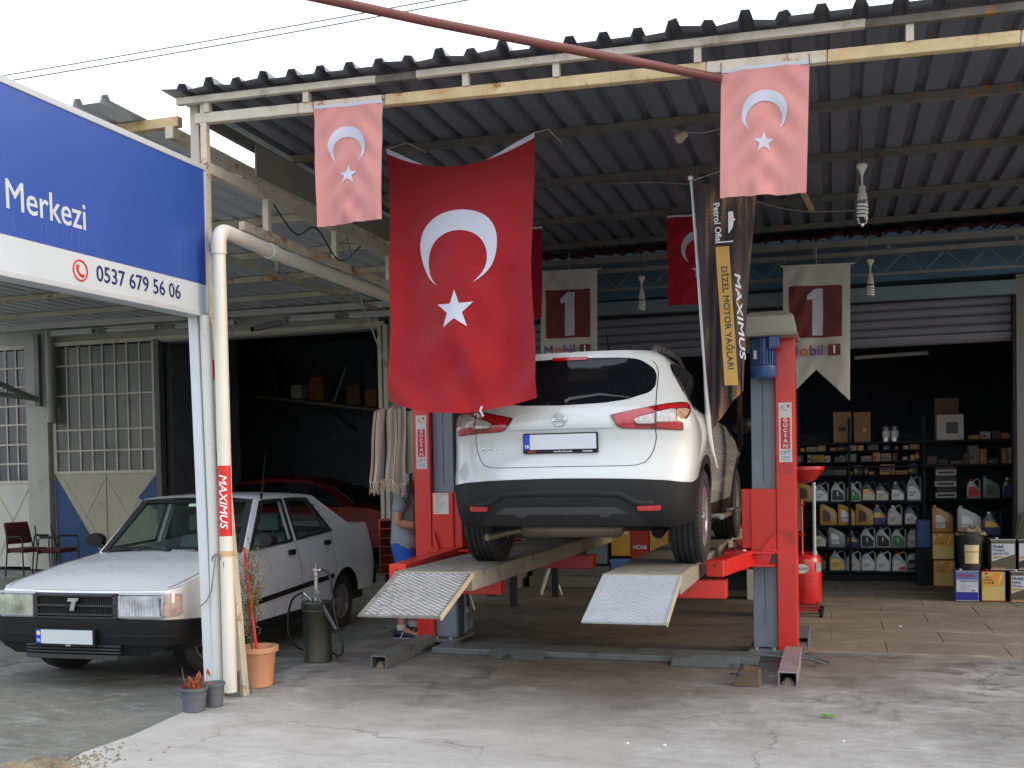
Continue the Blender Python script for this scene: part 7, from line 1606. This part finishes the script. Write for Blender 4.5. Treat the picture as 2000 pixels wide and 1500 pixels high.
def jug(label, x, z, kind='round', body='silver', lab='black', cap='black', y=14.76, w=.19, h=.27, mark=None, group='oil jugs on the rack shelves', rz=0.0):
    rz = rz or rgj.uniform(-.10, .10); y += rgj.uniform(-.012, .02); x += rgj.uniform(-.008, .008)
    t = thing('oil_jug', label, 'oil jug', (x-w/2, y, z), rz, group)
    key = (kind, w, h)
    if key not in J:
        o = jug_mesh(kind, w, h).build('body', mat_of(JC[body], body), t, bevel=.006, smooth=40); J[key] = o.data
    else:
        me = J[key].copy(); me.materials.clear(); me.materials.append(mat_of(JC[body], body)); link(bpy.data.objects.new('body', me), t)
    cx = w*.13 if kind == 'slope' else w*.36; cz = h*.94 if kind == 'slope' else h*.86
    mb = MB(); mb.lathe([(.022, 0), (.022, .028), (.018, .032), (.001, .032)], Matrix.Translation((cx, .055, cz)), 12); mb.build('cap', mat_of(JC.get(cap, (180, 40, 40)), cap) if cap in JC else M('cap_'+cap, {'red': srgb(180, 36, 36), 'yellow': srgb(220, 180, 60)}[cap], .4), t, smooth=40)
    lc_ = {'black': ink_black, 'white': ink_white, 'navy': ink_navy, 'red': ink_red, 'green': M('label_green', srgb(70, 130, 74), .5), 'cream': M('label_cream', srgb(210, 206, 190), .5), 'yellow': M('label_yellow', srgb(222, 190, 90), .5), 'brown': M('label_brown', srgb(84, 50, 26), .5)}
    mb = MB()
    if kind == 'slope': mb.prism(rnd([(w*.16, h*.16), (w*.62, h*.16), (w*.62, h*.50), (w*.40, h*.66), (w*.16, h*.68)], .008, 2), -.003, -.0003)
    else: mb.prism(rnd([(w*.08, h*.06), (w*.88, h*.06), (w*.88, h*.34), (w*.52, h*.58), (w*.12, h*.58)], .008, 2), -.003, -.0003)
    lo = mb.build('label', lc_[lab], t)
    mb = MB()
    if mark == 'numeral': mb.prism([(w*.42, h*.28), (w*.50, h*.28), (w*.50, h*.50), (w*.40, h*.48), (w*.42, h*.45)], -.006, -.0035); mb.build('mark', ink_white, lo)
    elif mark == 'roof': mb.prism([(w*.10, h*.36), (w*.84, h*.36), (w*.52, h*.60), (w*.14, h*.60)], -.006, -.0035); mb.build('mark', lc_['yellow'], lo)
    elif mark == 'red': mb.prism([(w*.45, h*.08), (w*.86, h*.08), (w*.86, h*.26), (w*.60, h*.24)], -.006, -.0035); mb.build('mark', ink_red, lo)
    else:
        for q in range(3): mb.box(w*.16, w*(.45+.1*((q*7) % 3)), -.005, -.0035, h*(.20+.07*q), h*(.225+.07*q))
        mb.build('mark', ink_black if lab != 'black' else ink_white, lo)
    return t
r1, r2, r3, r4 = ROWS
jug('gold angular jug at the left end of the top rack row under the red funnel', -.40, r1, 'slope', 'gold', 'brown', 'gold', w=.22, h=.29)
jug('dark silver jug beside the gold one on the top rack row, behind the grey rod', -.19, r1, 'round', 'grey', 'white', 'black')
jug('silver jug with black numeral label on the top rack row, first of two', .03, r1, 'round', 'silver', 'black', 'grey', mark='numeral')
jug('silver jug with green foot and numeral label on the top rack row', .23, r1, 'round', 'silver', 'green', 'green', mark='numeral')
jug('black jug with yellow topped label near the middle of the top rack row', .42, r1, 'round', 'black', 'cream', 'black', mark='roof')
jug('black jug with plain cream label on the top row right of the yellow topped one', .60, r1, 'round', 'black', 'cream', 'black', h=.25)
jug('black jug with white panel on the top rack row, next to the tallest jug', .79, r1, 'round', 'black', 'white', 'white', h=.26)
jug('tallest grey jug at the right end of the top rack row', .99, r1, 'round', 'grey', 'white', 'grey', h=.34)
jug('gold angular jug on the second rack row, nearest to the grey rod', -.10, r2, 'slope', 'gold', 'brown', 'gold', w=.22, h=.30)
jug('gold angular jug on the second rack row, middle one of three', .13, r2, 'slope', 'gold', 'white', 'gold', w=.22, h=.30)
jug('gold angular jug on the second rack row, next to the blue jug', .36, r2, 'slope', 'gold', 'brown', 'gold', w=.22, h=.30)
jug('navy jug with yellow topped label on the second rack row', .56, r2, 'round', 'navy', 'navy', 'yellow', h=.28, mark='roof')
jug('silver jug with white cap on the second rack row', .76, r2, 'round', 'silver', 'cream', 'white')
jug('navy jug with big white panel at the right end of the second rack row', .96, r2, 'round', 'navy', 'white', 'navy', h=.27)
jug('dark grey jug at the left end of the third rack row behind the drainer', -.20, r3, 'round', 'black', 'cream', 'black')
jug('dull grey angular jug on the third rack row beside the small navy jug', .01, r3, 'slope', 'grey', 'white', 'grey', w=.22, h=.28)
jug('small navy jug with yellow topped label on the third rack row', .22, r3, 'round', 'navy', 'navy', 'yellow', h=.22, w=.17, mark='roof')
jug('silver jug with numeral label on the third rack row, right of the small navy jug', .41, r3, 'round', 'silver', 'black', 'grey', mark='numeral', h=.28)
jug('silver jug with numeral label on the third rack row, left of the green footed jug', .60, r3, 'round', 'silver', 'black', 'grey', mark='numeral', h=.28)
jug('green footed numeral jug on the third rack row', .80, r3, 'round', 'silver', 'green', 'green', mark='numeral')
jug('silver jug with pale label at the right end of the third rack row', 1.0, r3, 'round', 'silver', 'cream', 'grey')
jug('dark green jug at the left end of the bottom rack row', -.22, r4, 'round', 'black', 'green', 'black', h=.26)
jug('grey jug with open loop handle on the bottom rack row, second from the drainer', .01, r4, 'round', 'grey', 'yellow', 'grey', w=.22, h=.28)
jug('silver jug with cream label on the bottom rack row, right of the open handled one', .22, r4, 'round', 'silver', 'cream', 'grey')
jug('silver jug with white label and dark cap in the middle of the bottom rack row', .41, r4, 'round', 'silver', 'white', 'black')
jug('pale silver jug with white label on the bottom row, left of the red capped one', .60, r4, 'round', 'white', 'white', 'grey')
jug('silver jug with red cap and red flash on the bottom rack row', .80, r4, 'round', 'silver', 'white', 'red', mark='red')
jug('dark silver jug with black label at the right end of the bottom rack row', .99, r4, 'round', 'silver', 'black', 'black')
def carton(name, label, x0, x1, z0, z1, y, col, cat='box', d=.25, flash=None, group=None, fc=None):
    t = thing(name, label, cat, ((x0+x1)/2, y+d/2, z0), 0, group)
    mb = MB(); mb.box(x0, x1, y, y+d, z0, z1); mb.build('carton', M('carton_%d_%d_%d' % col, srgb(*col), .75, var=.1), t, world=True, bevel=.004, bseg=1)
    mb = MB(); mb.box((x0+x1)/2-.02, (x0+x1)/2+.02, y-.001, y+d+.001, z1-.002, z1+.0012); mb.build('tape', M('parcel_tape', srgb(150, 120, 80), .4), t, world=True)
    if flash:
        mb = MB(); a, b_, c, e = flash; w, h = x1-x0, z1-z0; mb.box(x0+w*a, x0+w*b_, y-.002, y-.0004, z0+h*c, z0+h*e); mb.build('print', M('flash_%d_%d_%d' % (fc or (40, 36, 32)), srgb(*(fc or (40, 36, 32))), .6), t, world=True)
    return t
carton('cardboard_box', 'brown cardboard box on the rack top, one nearer the white banner', -.02, .21, 1.885, 2.30, 14.85, (150, 116, 78), flash=(.3, .7, .38, .5))
carton('cardboard_box', 'brown cardboard box on the rack top beside the silver packs', .245, .46, 1.885, 2.29, 14.85, (142, 108, 74), flash=(.55, .72, .35, .45), fc=(190, 180, 160))
carton('white_carton', 'white machine carton with dark pictures on top of the rack', 1.29, 1.62, 1.885, 2.22, 14.85, (196, 192, 184), flash=(.35, .8, .25, .7), fc=(90, 90, 92))
carton('picture_carton', 'tall dim brown carton standing behind the white machine carton', 1.28, 1.58, 1.885, 2.45, 15.12-.08, (96, 74, 62), d=.10)
for i, x in enumerate((.66, .77)):
    t = thing('silver_can', 'silver spray pack on the rack top, %s of the two' % ('left one' if i == 0 else 'right one'), 'can', (x, 14.95, 1.885)); mb = MB(); mb.lathe([(.05, 0), (.05, .19), (.04, .21), (.001, .215)], None, 18); mb.build('body', alu, t, smooth=40); mb = MB(); mb.lathe([(.0505, .05), (.0505, .14)], None, 18, close=False); mb.build('label', paper, t, smooth=40)
rg5 = random.Random(17)
ordw = ['first', 'second', 'third', 'fourth', 'fifth', 'sixth', 'seventh', 'eighth', 'ninth', 'tenth', 'eleventh', 'twelfth']
pal = [(120, 118, 112, 'grey'), (90, 84, 76, 'dull brown'), (160, 156, 148, 'pale'), (70, 72, 84, 'slate'), (150, 120, 60, 'ochre'), (60, 60, 64, 'charcoal'), (170, 130, 70, 'tan'), (96, 40, 38, 'dark red')]
for z in (1.44, 1.62, 1.77):
    mb = MB(); mb.box(SX0, SX1, 14.74, 15.15, z-.012, z); mb.build('shelf', shelf_m, rack, world=True)
shapes = ['flat', 'small', 'tall', 'long', 'square']
for sname, z, hmax, x, xe in (('lowest thin', 1.44, .14, -.72, 1.08), ('middle thin', 1.62, .12, -.72, 1.08), ('top thin', 1.77, .085, -.72, 1.08), ('right hand', 1.56, .28, 1.16, 2.26), ('right hand top', 1.885, .12, 1.68, 2.26)):
    k = 0
    while x < xe-.05:
        w = rg5.uniform(.055, .17); h_ = rg5.uniform(.045, hmax); c = pal[rg5.randrange(len(pal))]; w = min(w, xe-x)
        shp = 'flat' if h_ < w*.5 else ('tall' if h_ > w*1.2 else ('long' if w > .13 else 'square'))
        carton('filter_box', '%s %s box on the %s shelf, %s from the red post' % (shp, c[3], sname, ordw[k] if k < 12 else 'further along'), x, x+w-.006, z+.001, z+h_, 14.78+rg5.uniform(0, .08), c[:3], d=.2, flash=(.1, rg5.uniform(.4, .9), .25, rg5.uniform(.4, .75)), fc=pal[rg5.randrange(len(pal))][:3], group='small boxes on the thin upper shelves'); x += w+rg5.choice((0, 0, .01, .05)); k += 1
jug('red and white jug on the right hand shelf below the small boxes', 1.72, 1.115, 'round', 'silver', 'red', 'red', w=.17, h=.26)
jug('teal labelled grey jug on the right hand shelf, further along', 1.95, 1.115, 'slope', 'grey', 'green', 'grey', w=.2, h=.27)
jug('black oil jug at the right end of the right hand shelf', 2.16, 1.115, 'round', 'black', 'navy', 'white', w=.18, h=.27)
# column of small boxes right of the jugs
x, z, k = 1.30, 1.885, 0
zz = 1.12
while zz < 1.54:
    h_ = .075; c = pal[(k*3+2) % len(pal)]
    carton('bulb_box', '%s small box stacked in the column right of the jugs, %s from the bottom' % (c[3] if k % 2 else 'white', ordw[k]), 1.26+rg5.uniform(-.015, .015), 1.52, zz, zz+h_-.003, 14.80, c[:3] if k % 2 else (190, 188, 182), d=.16, flash=(.1, .9, .3, .7), fc=(60, 60, 62), group='small boxes in a column'); zz += h_; k += 1
mb = MB(); mb.box(1.16, 2.3, 14.70, 15.15, 1.09, 1.115); o = mb.build('shelf', shelf_m, rack, world=True)
jug('teal bottle group jug low behind the gold jug, on the right hand shelf', 1.36, 1.12-.28, 'round', 'grey', 'green', 'grey', y=14.9, h=.25) if False else None
bb = thing('blue_bin', 'blue plastic bin between the oil rack and the yellow tins', 'bin', (1.075, 14.3, .55)); mb = MB(); mb.box(.99, 1.16, 14.25, 14.5, .50, .86); mb.build('shell', M('bin_blue', srgb(40, 70, 130), .5), bb, world=True, bevel=.012); mb = MB(); mb.box(.98, 1.17, 14.24, 14.51, .0, .495); mb.build('stand', shelf_m, bb, world=True)
# ---------------- tins and buckets at the shop front
def tin(label, x, z, y, base, top=None, w=.24, h=.345, kind='shell', group='square oil tins stacked at the shop front', rz=0.0):
    t = thing('oil_tin', label, 'oil tin', (x, y+.12, z), rz, group)
    mb = MB(); mb.box(-w/2, w/2, -.12, .12, .006, h-.006); mb.build('can', M('tin_%d_%d_%d' % base, srgb(*base), .35, .1, var=.05, coat=.3, dirt=.15), t, bevel=.008)
    for zz in (0, h-.012): mb = MB(); mb.box(-w/2-.003, w/2+.003, -.123, .123, zz, zz+.012); mb.build('rim', M('tin_rim_red', srgb(150, 70, 50), .4, .3) if kind == 'shell' else alu, t, bevel=.003)
    mb = MB(); mb.lathe([(.02, h), (.02, h+.018), (.001, h+.02)], Matrix.Translation((-.06, -.06, 0)), 12); mb.build('cap', ink_red if kind == 'shell' else alu, t); f = -.1215
    P = lambda poly, m, nm, k=0: MB().prism(poly, f-.002-.0012*k, f-.0004-.0012*k).build(nm, m, t)
    if kind == 'shell':
        am = M('tin_amber', srgb(224, 164, 56), .4, var=.05); P([(w*.46, h*.5), (w*.46, h*.95), (w*.05, h*.95), (-.02, h*.86), (-w*.46, h*.72), (-w*.46, h*.5)], am, 'band'); P([(.045, h*.55), (.055, h*.55), (.095, h*.88), (.075, h*.90)], M('flash_pale', srgb(240, 214, 150), .4), 'flash', 1)
        k = 16; P([(-w*.30+.018*math.cos(2*math.pi*i/k), h*.91+.018*math.sin(2*math.pi*i/k)) for i in range(k)], M('emblem_orange', srgb(216, 104, 44), .4), 'emblem', 1)
        text('Shell', .026, t, FRONT((-w*.26, f-.0032, h*.79)), M('tin_ink', srgb(120, 74, 40), .5), bold=.0004); text('Hydraulic', .026, t, FRONT((-w*.20, f-.0032, h*.71)), MATS['tin_ink'], bold=.0002); text('S 1 M 46', .030, t, FRONT((-w*.18, f-.0032, h*.61)), ink_black, bold=.0008)
    elif kind == 'speedol':
        P([(-w*.47, h*.30), (w*.47, h*.30), (w*.47, h*.70), (-w*.47, h*.70)], M('label_pale', srgb(206, 208, 218), .5), 'label'); P([(-w*.47, h*.03), (w*.47, h*.03), (w*.47, h*.295), (-w*.47, h*.295)], M('label_deep_blue', srgb(44, 36, 150), .4), 'band')
        text('SPEEDOL', .058, t, FRONT((0, f-.0032, h*.83)), M('tin_red_ink', srgb(190, 36, 90), .4), bold=.0016, sx=.78); text('HIDRA 7 HVI 68', .026, t, FRONT((.01, f-.0036, h*.655)), ink_navy, bold=.0005)
        mb = MB()
        for i in range(6): mb.box(-.075, -.075+.06+.07*((i*13) % 5)/5, f-.0036, f-.0022, h*(.36+.04*i), h*(.367+.04*i))
        mb.box(.04, .085, f-.0036, f-.0022, h*.33, h*.37); mb.build('small_print', MATS['grey_print'], t)
    else:
        P([(-w*.46, h*.28), (w*.46, h*.52), (w*.46, h*.86), (-w*.46, h*.86)], M('label_pale', srgb(206, 208, 218), .5), 'label')
        for i, (s_, b2) in enumerate(kind): text(s_, (.052, .034, .036)[min(i, 2)], t, FRONT((-w*.42, f-.0032, h*(.76-.115*i))), ink_navy, bold=.0012 if b2 else .0002, align='LEFT', sx=.95)
        P([(-w*.42, h*.36), (w*.05, h*.42), (w*.05, h*.45), (-w*.42, h*.45)], M('tin_gold', srgb(190, 150, 60), .4), 'flash', 1); P([(-w*.42, h*.04), (w*.05, h*.04), (w*.05, h*.08), (-w*.42, h*.08)], MATS['tin_gold'], 'small_print')
    return t
SH = (216, 190, 112); MB_ = (84, 78, 56)
tin('yellow oil tin on the floor at the foot of the two tin stack', 1.30, 0.022, 14.10, SH, w=.25, h=.34)
tin('yellow oil tin stacked on another, carrying a gold jug', 1.29, .365, 14.10, SH, w=.25, h=.34)
jug('gold angular jug standing on the stacked yellow tins', 1.28, .71, 'slope', 'gold', 'white', 'gold', y=14.12, w=.24, h=.33, group='large jugs near the tins')
jug('large silver angular jug behind the rag filled black bucket', 1.54, .71, 'slope', 'silver', 'grey' if False else 'white', 'silver', y=13.6, w=.26, h=.34, group='large jugs near the tins')
jug('black jug with yellow topped label right behind the rag filled bucket', 1.78, .70, 'round', 'black', 'navy', 'white', y=13.5, w=.22, h=.30, mark='roof', group='large jugs near the tins')
tin('blue and white oil tin with red lettering on the floor under the black bucket', 1.405, 0.022, 12.68, (90, 130, 190), kind='speedol')
tin('yellow oil tin on the floor between the blue tin and the dark tin', 1.675, 0.022, 12.68, SH)
tin('dark olive oil tin on the floor at the picture edge', 1.965, 0.022, 12.66, MB_, kind=(('Mobil', 1), ('Delvac', 1), ('Modern 15W', 0)))
tin('dark olive oil tin stacked above the yellow tin beside the black bucket', 1.78, .375, 12.70, MB_, kind=(('Mobil', 1), ('Mobilgear', 0), ('600 XP 150', 0)), w=.255)
tin('red striped black tin stacked at the picture edge', 2.06, .375, 12.72, (40, 36, 38), kind=(('', 0),), w=.25)
for z in (.43, .53): 
    pass
mb = MB(); mb.box(1.56, 2.4, 13.25, 13.8, .0, .70); o = mb.build('stock_table', shelf_m, None, loc=(1.8, 13.4, 0)); tag(o, 'dark low table behind the front tins carrying jugs', 'table')
bk = thing('black_bucket', 'black plastic bucket filled with rags on top of the blue oil tin', 'bucket', (1.455, 12.80, .372))
mb = MB(); mb.lathe([(.115, 0), (.12, .005), (.14, .33), (.147, .335), (.147, .36), (.14, .365), (.14, .42), (.146, .425), (.146, .435), (.136, .435), (.130, .38)], None, 32); mb.build('shell', M('bucket_black', (.02, .021, .024), .4), bk, smooth=35)
mb = MB(); P = []
for i in range(9):
    a = R(-90-32+64*i/8)
    for z in (.075, .285): P.append(((.1255+.02*z/.33)*math.cos(a), (.1255+.02*z/.33)*math.sin(a), z))
mb.grid(P, 9, 2); lb2 = mb.build('label', M('label_cream2', srgb(226, 214, 160), .5), bk, smooth=60)
mb = MB(); P = []
for i in range(9):
    a = R(-90-30+60*i/8)
    for z in (.20, .215): P.append(((.1268+.02*z/.33)*math.cos(a), (.1268+.02*z/.33)*math.sin(a), z))
mb.grid(P, 9, 2); mb.build('stripe', MATS['tin_gold'], lb2, smooth=60)
rag_m = M('rag_beige', srgb(140, 128, 110), .95, var=.3, scale=14, bump=.4)
rag = MB(); n = 26; V = []
for i in range(n):
    for j in range(n):
        u, v = i/(n-1)*2-1, j/(n-1)*2-1; d = math.hypot(u, v)
        V.append((1.455+u*.16+.012*math.sin(v*9), 12.80+v*.13, .80+max(0, 1-d**3)*(.045+.022*math.sin(u*7+v*4)+.018*math.sin(v*8-u*5)+.008*math.sin(u*15+v*11))-.02*d*d))
rag.grid(V, n, n); o = rag.build('rags', rag_m, None, smooth=60); tag(o, 'crumpled beige rags heaped in the black bucket', 'rags')
gb = MB(); V = []; n = 22
for i in range(n):
    for j in range(n):
        u, v = i/(n-1)*2-1, j/(n-1)*2-1; d = math.hypot(u, v); V.append((2.10+u*.18, 12.85+v*.15, .722+max(0, 1-d*d)**.5*(.30+.03*math.sin(u*8+v*5)+.03*math.sin(v*12-u*7))))
gb.grid(V, n, n); o = gb.build('cloth_bundle', M('bundle_grey', srgb(120, 116, 104), .95, var=.25, bump=.3), None, smooth=60); tag(o, 'dusty grey cloth bundle on the tins at the picture edge', 'cloth')
# ---------------- stock seen under the raised car
carton('oil_carton', 'yellow oil carton with white lettering seen under the raised car', -2.93, -2.66, .40, .78, 13.9, (206, 154, 60), d=.2, group='oil cartons under the raised car')
text('monax', .075, bpy.data.objects['oil_carton'], FRONT((-2.79, 13.894, .715)), ink_white, bold=.001, world=True)
carton('oil_carton', 'red oil carton with white lettering seen under the raised car', -2.65, -2.41, .36, .76, 13.88, (176, 52, 32), d=.2, group='oil cartons under the raised car')
text('HD68', .075, bpy.data.objects['oil_carton.001'], FRONT((-2.53, 13.874, .52)), ink_white, bold=.0015, world=True)
carton('oil_carton', 'second yellow oil carton half hidden by the right rear tyre', -2.40, -2.15, .38, .76, 13.9, (206, 164, 80), d=.2, group='oil cartons under the raised car')
carton('oil_carton', 'blue and white oil carton standing below the yellow one', -2.93, -2.66, .022, .36, 13.87, (96, 132, 196), d=.2, flash=(.05, .95, .05, .5), fc=(206, 208, 214), group='oil cartons under the raised car')
carton('oil_carton', 'white oil carton standing on the floor under the red one', -2.65, -2.41, .022, .35, 13.86, (200, 202, 206), d=.2, flash=(.1, .5, .4, .8), fc=(40, 70, 140), group='oil cartons under the raised car')
carton('grey_cabinet', 'grey steel cabinet with a paper note beneath the raised car', -3.25, -2.98, .30, 1.15, 13.8, (120, 124, 126), cat='cabinet', flash=(.3, .75, .45, .75), fc=(200, 200, 200))
mb = MB(); mb.box(-4.0, -2.95, 13.55, 13.9, .001, .14); mb.box(-4.0, -2.95, 13.75, 13.9, .14, .26); o = mb.build('door_step', M('step_grey', srgb(120, 118, 112), .8, var=.1), None, bevel=.006, loc=(-3.5, 13.7, 0)); tag(o, 'low concrete double step at the back of the lift bay', 'step')
wb = thing('work_table', 'dark work table with papers behind the left runway', 'table', (-3.85, 12.0, 0))
mb = MB(); mb.box(-4.25, -3.30, 11.5, 12.6, .80, .84); mb.build('tabletop', black_steel, wb, world=True)
for x, y in ((-3.60, 11.55), (-3.35, 12.5), (-4.2, 11.55), (-4.2, 12.5)):
    mb = MB(); mb.bar((x, y, 0), (x, y, .80), .075, .075); mb.build('leg', black_steel, wb, world=True)
for i, (x, y, a) in enumerate(((-3.6, 11.9, 10), (-3.45, 12.2, -20))):
    mb = MB(); mb.box(-.14, .14, -.10, .10, 0, .012, Matrix.Translation((x, y, .842)) @ Matrix.Rotation(R(a), 4, 'Z')); o = mb.build('paper_sheaf', paper, None); tag(o, '%s sheaf of white papers lying on the dark work table' % ('nearer' if i == 0 else 'farther'), 'papers')
for i, (x, y, lb) in enumerate(((-4.1, 11.1, 'white folding stool behind the left column, nearest to it'), (-3.5, 12.85, 'white folding trestle with splayed legs beyond the work table'))):
    t = thing('folding_stool', lb, 'stool', (x, y, 0), .3*i)
    for sx in (-1, 1):
        for yy_ in (-.12, .12):
            mb = MB(); mb.tube([(sx*.13, yy_, 0), (-sx*.03, yy_, .48)], .012, 8); mb.build('leg', white_paint, t, smooth=50)
    mb = MB(); mb.box(-.16, .16, -.15, .15, .48, .505); mb.build('seat', white_paint, t, bevel=.008)
pg = thing('pigeonhole_rack', 'small orange-brown wooden pigeonhole rack beside the person', 'rack', (-5.0, 11.1, 0))
pw = M('orange_wood', srgb(172, 88, 44), .6, var=.15, scale=8, stretch=(1, 1, .2))
mb = MB(); mb.box(-5.05, -5.03, 11.0, 11.25, .42, 1.05); mb.box(-4.72, -4.70, 11.0, 11.25, .42, 1.05); mb.box(-5.05, -4.70, 11.25, 11.26, .42, 1.05); mb.build('case', pw, pg, world=True)
for i in range(7): mb = MB(); mb.box(-5.028, -4.722, 11.0, 11.249, .42+.103*i, .43+.103*i); mb.build('shelf', pw, pg, world=True)
mb = MB(); mb.box(-5.0, -4.75, 11.05, 11.2, 0, .42); mb.build('base', black_steel, pg, world=True)
# red and white bottles on a low stand beyond the front right tyre
sd2 = thing('bottle_stand', 'low black stand with red and white bottles beyond the right front tyre', 'stand', (-1.15, 13.5, 0))
for z in (.68, .98): mb = MB(); mb.box(-1.55, -.75, 13.4, 13.7, z-.02, z); mb.build('shelf', shelf_m, sd2, world=True)
for x in (-1.53, -.77): mb = MB(); mb.bar((x, 13.55, 0), (x, 13.55, 1.3), .03, .25); mb.build('upright', shelf_m, sd2, world=True)
for k, x in enumerate((-1.42, -1.30, -1.18, -1.06, -.94)):
    for j, z in enumerate((.68, .98)):
        t = thing('oil_bottle', '%s bottle on the %s tier of the low stand, %s from the crossover' % (('red and white', 'dark green capped')[j], ('lower', 'upper')[j], ordw[k]), 'bottle', (x, 13.5, z), 0, 'small bottles on the low stand')
        mb = MB(); mb.lathe([(.045, 0), (.048, .01), (.048, .14), (.02, .18), (.018, .20), (.001, .20)], None, 14); mb.build('body', M('bottle_red', srgb(176, 30, 34), .4) if j == 0 else mat_of(JC['black'], 'black'), t, smooth=40)
        mb = MB(); mb.lathe([(.0487, .03), (.0487, .11)], None, 14, close=False); mb.build('label', paper if j == 0 else M('label_teal', srgb(40, 110, 110), .5), t, smooth=40)
        mb = MB(); mb.lathe([(.02, .20), (.02, .225), (.001, .226)], None, 10); mb.build('cap', ink_white, t)
carton('oil_carton', 'white and yellow carton with dark drawing on the floor behind the right post bracket', -1.02, -.70, .0, .34, 12.6, (200, 196, 186), d=.25, flash=(.3, .7, .1, .5), fc=(60, 46, 40), group='oil cartons under the raised car')
# ---------------- plank shelf in the dark garage bay
ps = thing('plank_shelf', 'long plank shelf high on the back wall of the dark garage bay', 'shelf', (-10.5, 20.2, 3.0))
mb = MB(); mb.add([(-13.0, 20, 3.46), (-8.7, 20, 2.86), (-8.7, 20.6, 2.86), (-13, 20.6, 3.46), (-13.0, 20, 3.40), (-8.7, 20, 2.80), (-8.7, 20.6, 2.80), (-13, 20.6, 3.40)], [(0, 1, 2, 3), (7, 6, 5, 4), (0, 4, 5, 1), (1, 5, 6, 2), (2, 6, 7, 3), (3, 7, 4, 0)]); mb.build('plank', M('plank_grey', srgb(130, 122, 108), .8, var=.15), ps, world=True)
for x in (-12, -10.5, -9): mb = MB(); mb.bar((x, 20.3, 3.44-.14*(x+13)-.05), (x, 21.8, 2.9-.14*(x+13)), .05, .05); mb.build('bracket', grey_steel, ps, world=True)
zsft = lambda x: 3.46-.1395*(x+13)
for x, w, h_, c, lb in ((-10.62, .34, .50, (150, 96, 58), 'orange-brown box on the plank shelf in the dark bay, left of the grey pipe'), (-9.75, .30, .42, (120, 84, 56), 'brown box on the plank shelf in the dark bay, right of the grey pipe'), (-9.35, .26, .36, (140, 100, 62), 'tan box at the right end of the plank shelf in the dark bay'), (-11.1, .25, .28, (190, 190, 180), 'small pale box on the plank shelf with a shiny edge'), (-11.9, .7, .55, (44, 46, 60), 'dark bundle box at the left of the plank shelf')):
    carton('shelf_box', lb, x-w/2, x+w/2, zsft(x)+.03, zsft(x)+.03+h_, 20.1, c, d=.3)
o = MB().tube([(-10.25, 20.2, zsft(-10.25)+.05), (-9.95, 20.25, zsft(-9.95)+.85)], .05, 10).build('pipe_offcut', grey_steel, None, smooth=50); tag(o, 'grey pipe leaning on the plank shelf in the dark bay', 'pipe')
for i, (x, z) in enumerate(((-11.9, 1.60), (-11.25, 1.58))):
    t = thing('tyre', 'dark tyre propped inside the bay behind the saloon roof, %s' % ('one nearer the door' if i == 0 else 'one nearer the red car'), 'tyre', (x, 16.6, z-.3)); mb = MB(); mb.lathe([(.19, -.1), (.29, -.1), (.32, -.06), (.32, .06), (.29, .1), (.19, .1), (.19, -.1)], Matrix.Rotation(R(82), 4, 'X'), 32, close=False); mb.build('casing', rubber, t, smooth=40)
    mb = MB(); mb.box(-.25, .25, -.2, .2, -z+.3, -.32); mb.build('stand', shelf_m, t)
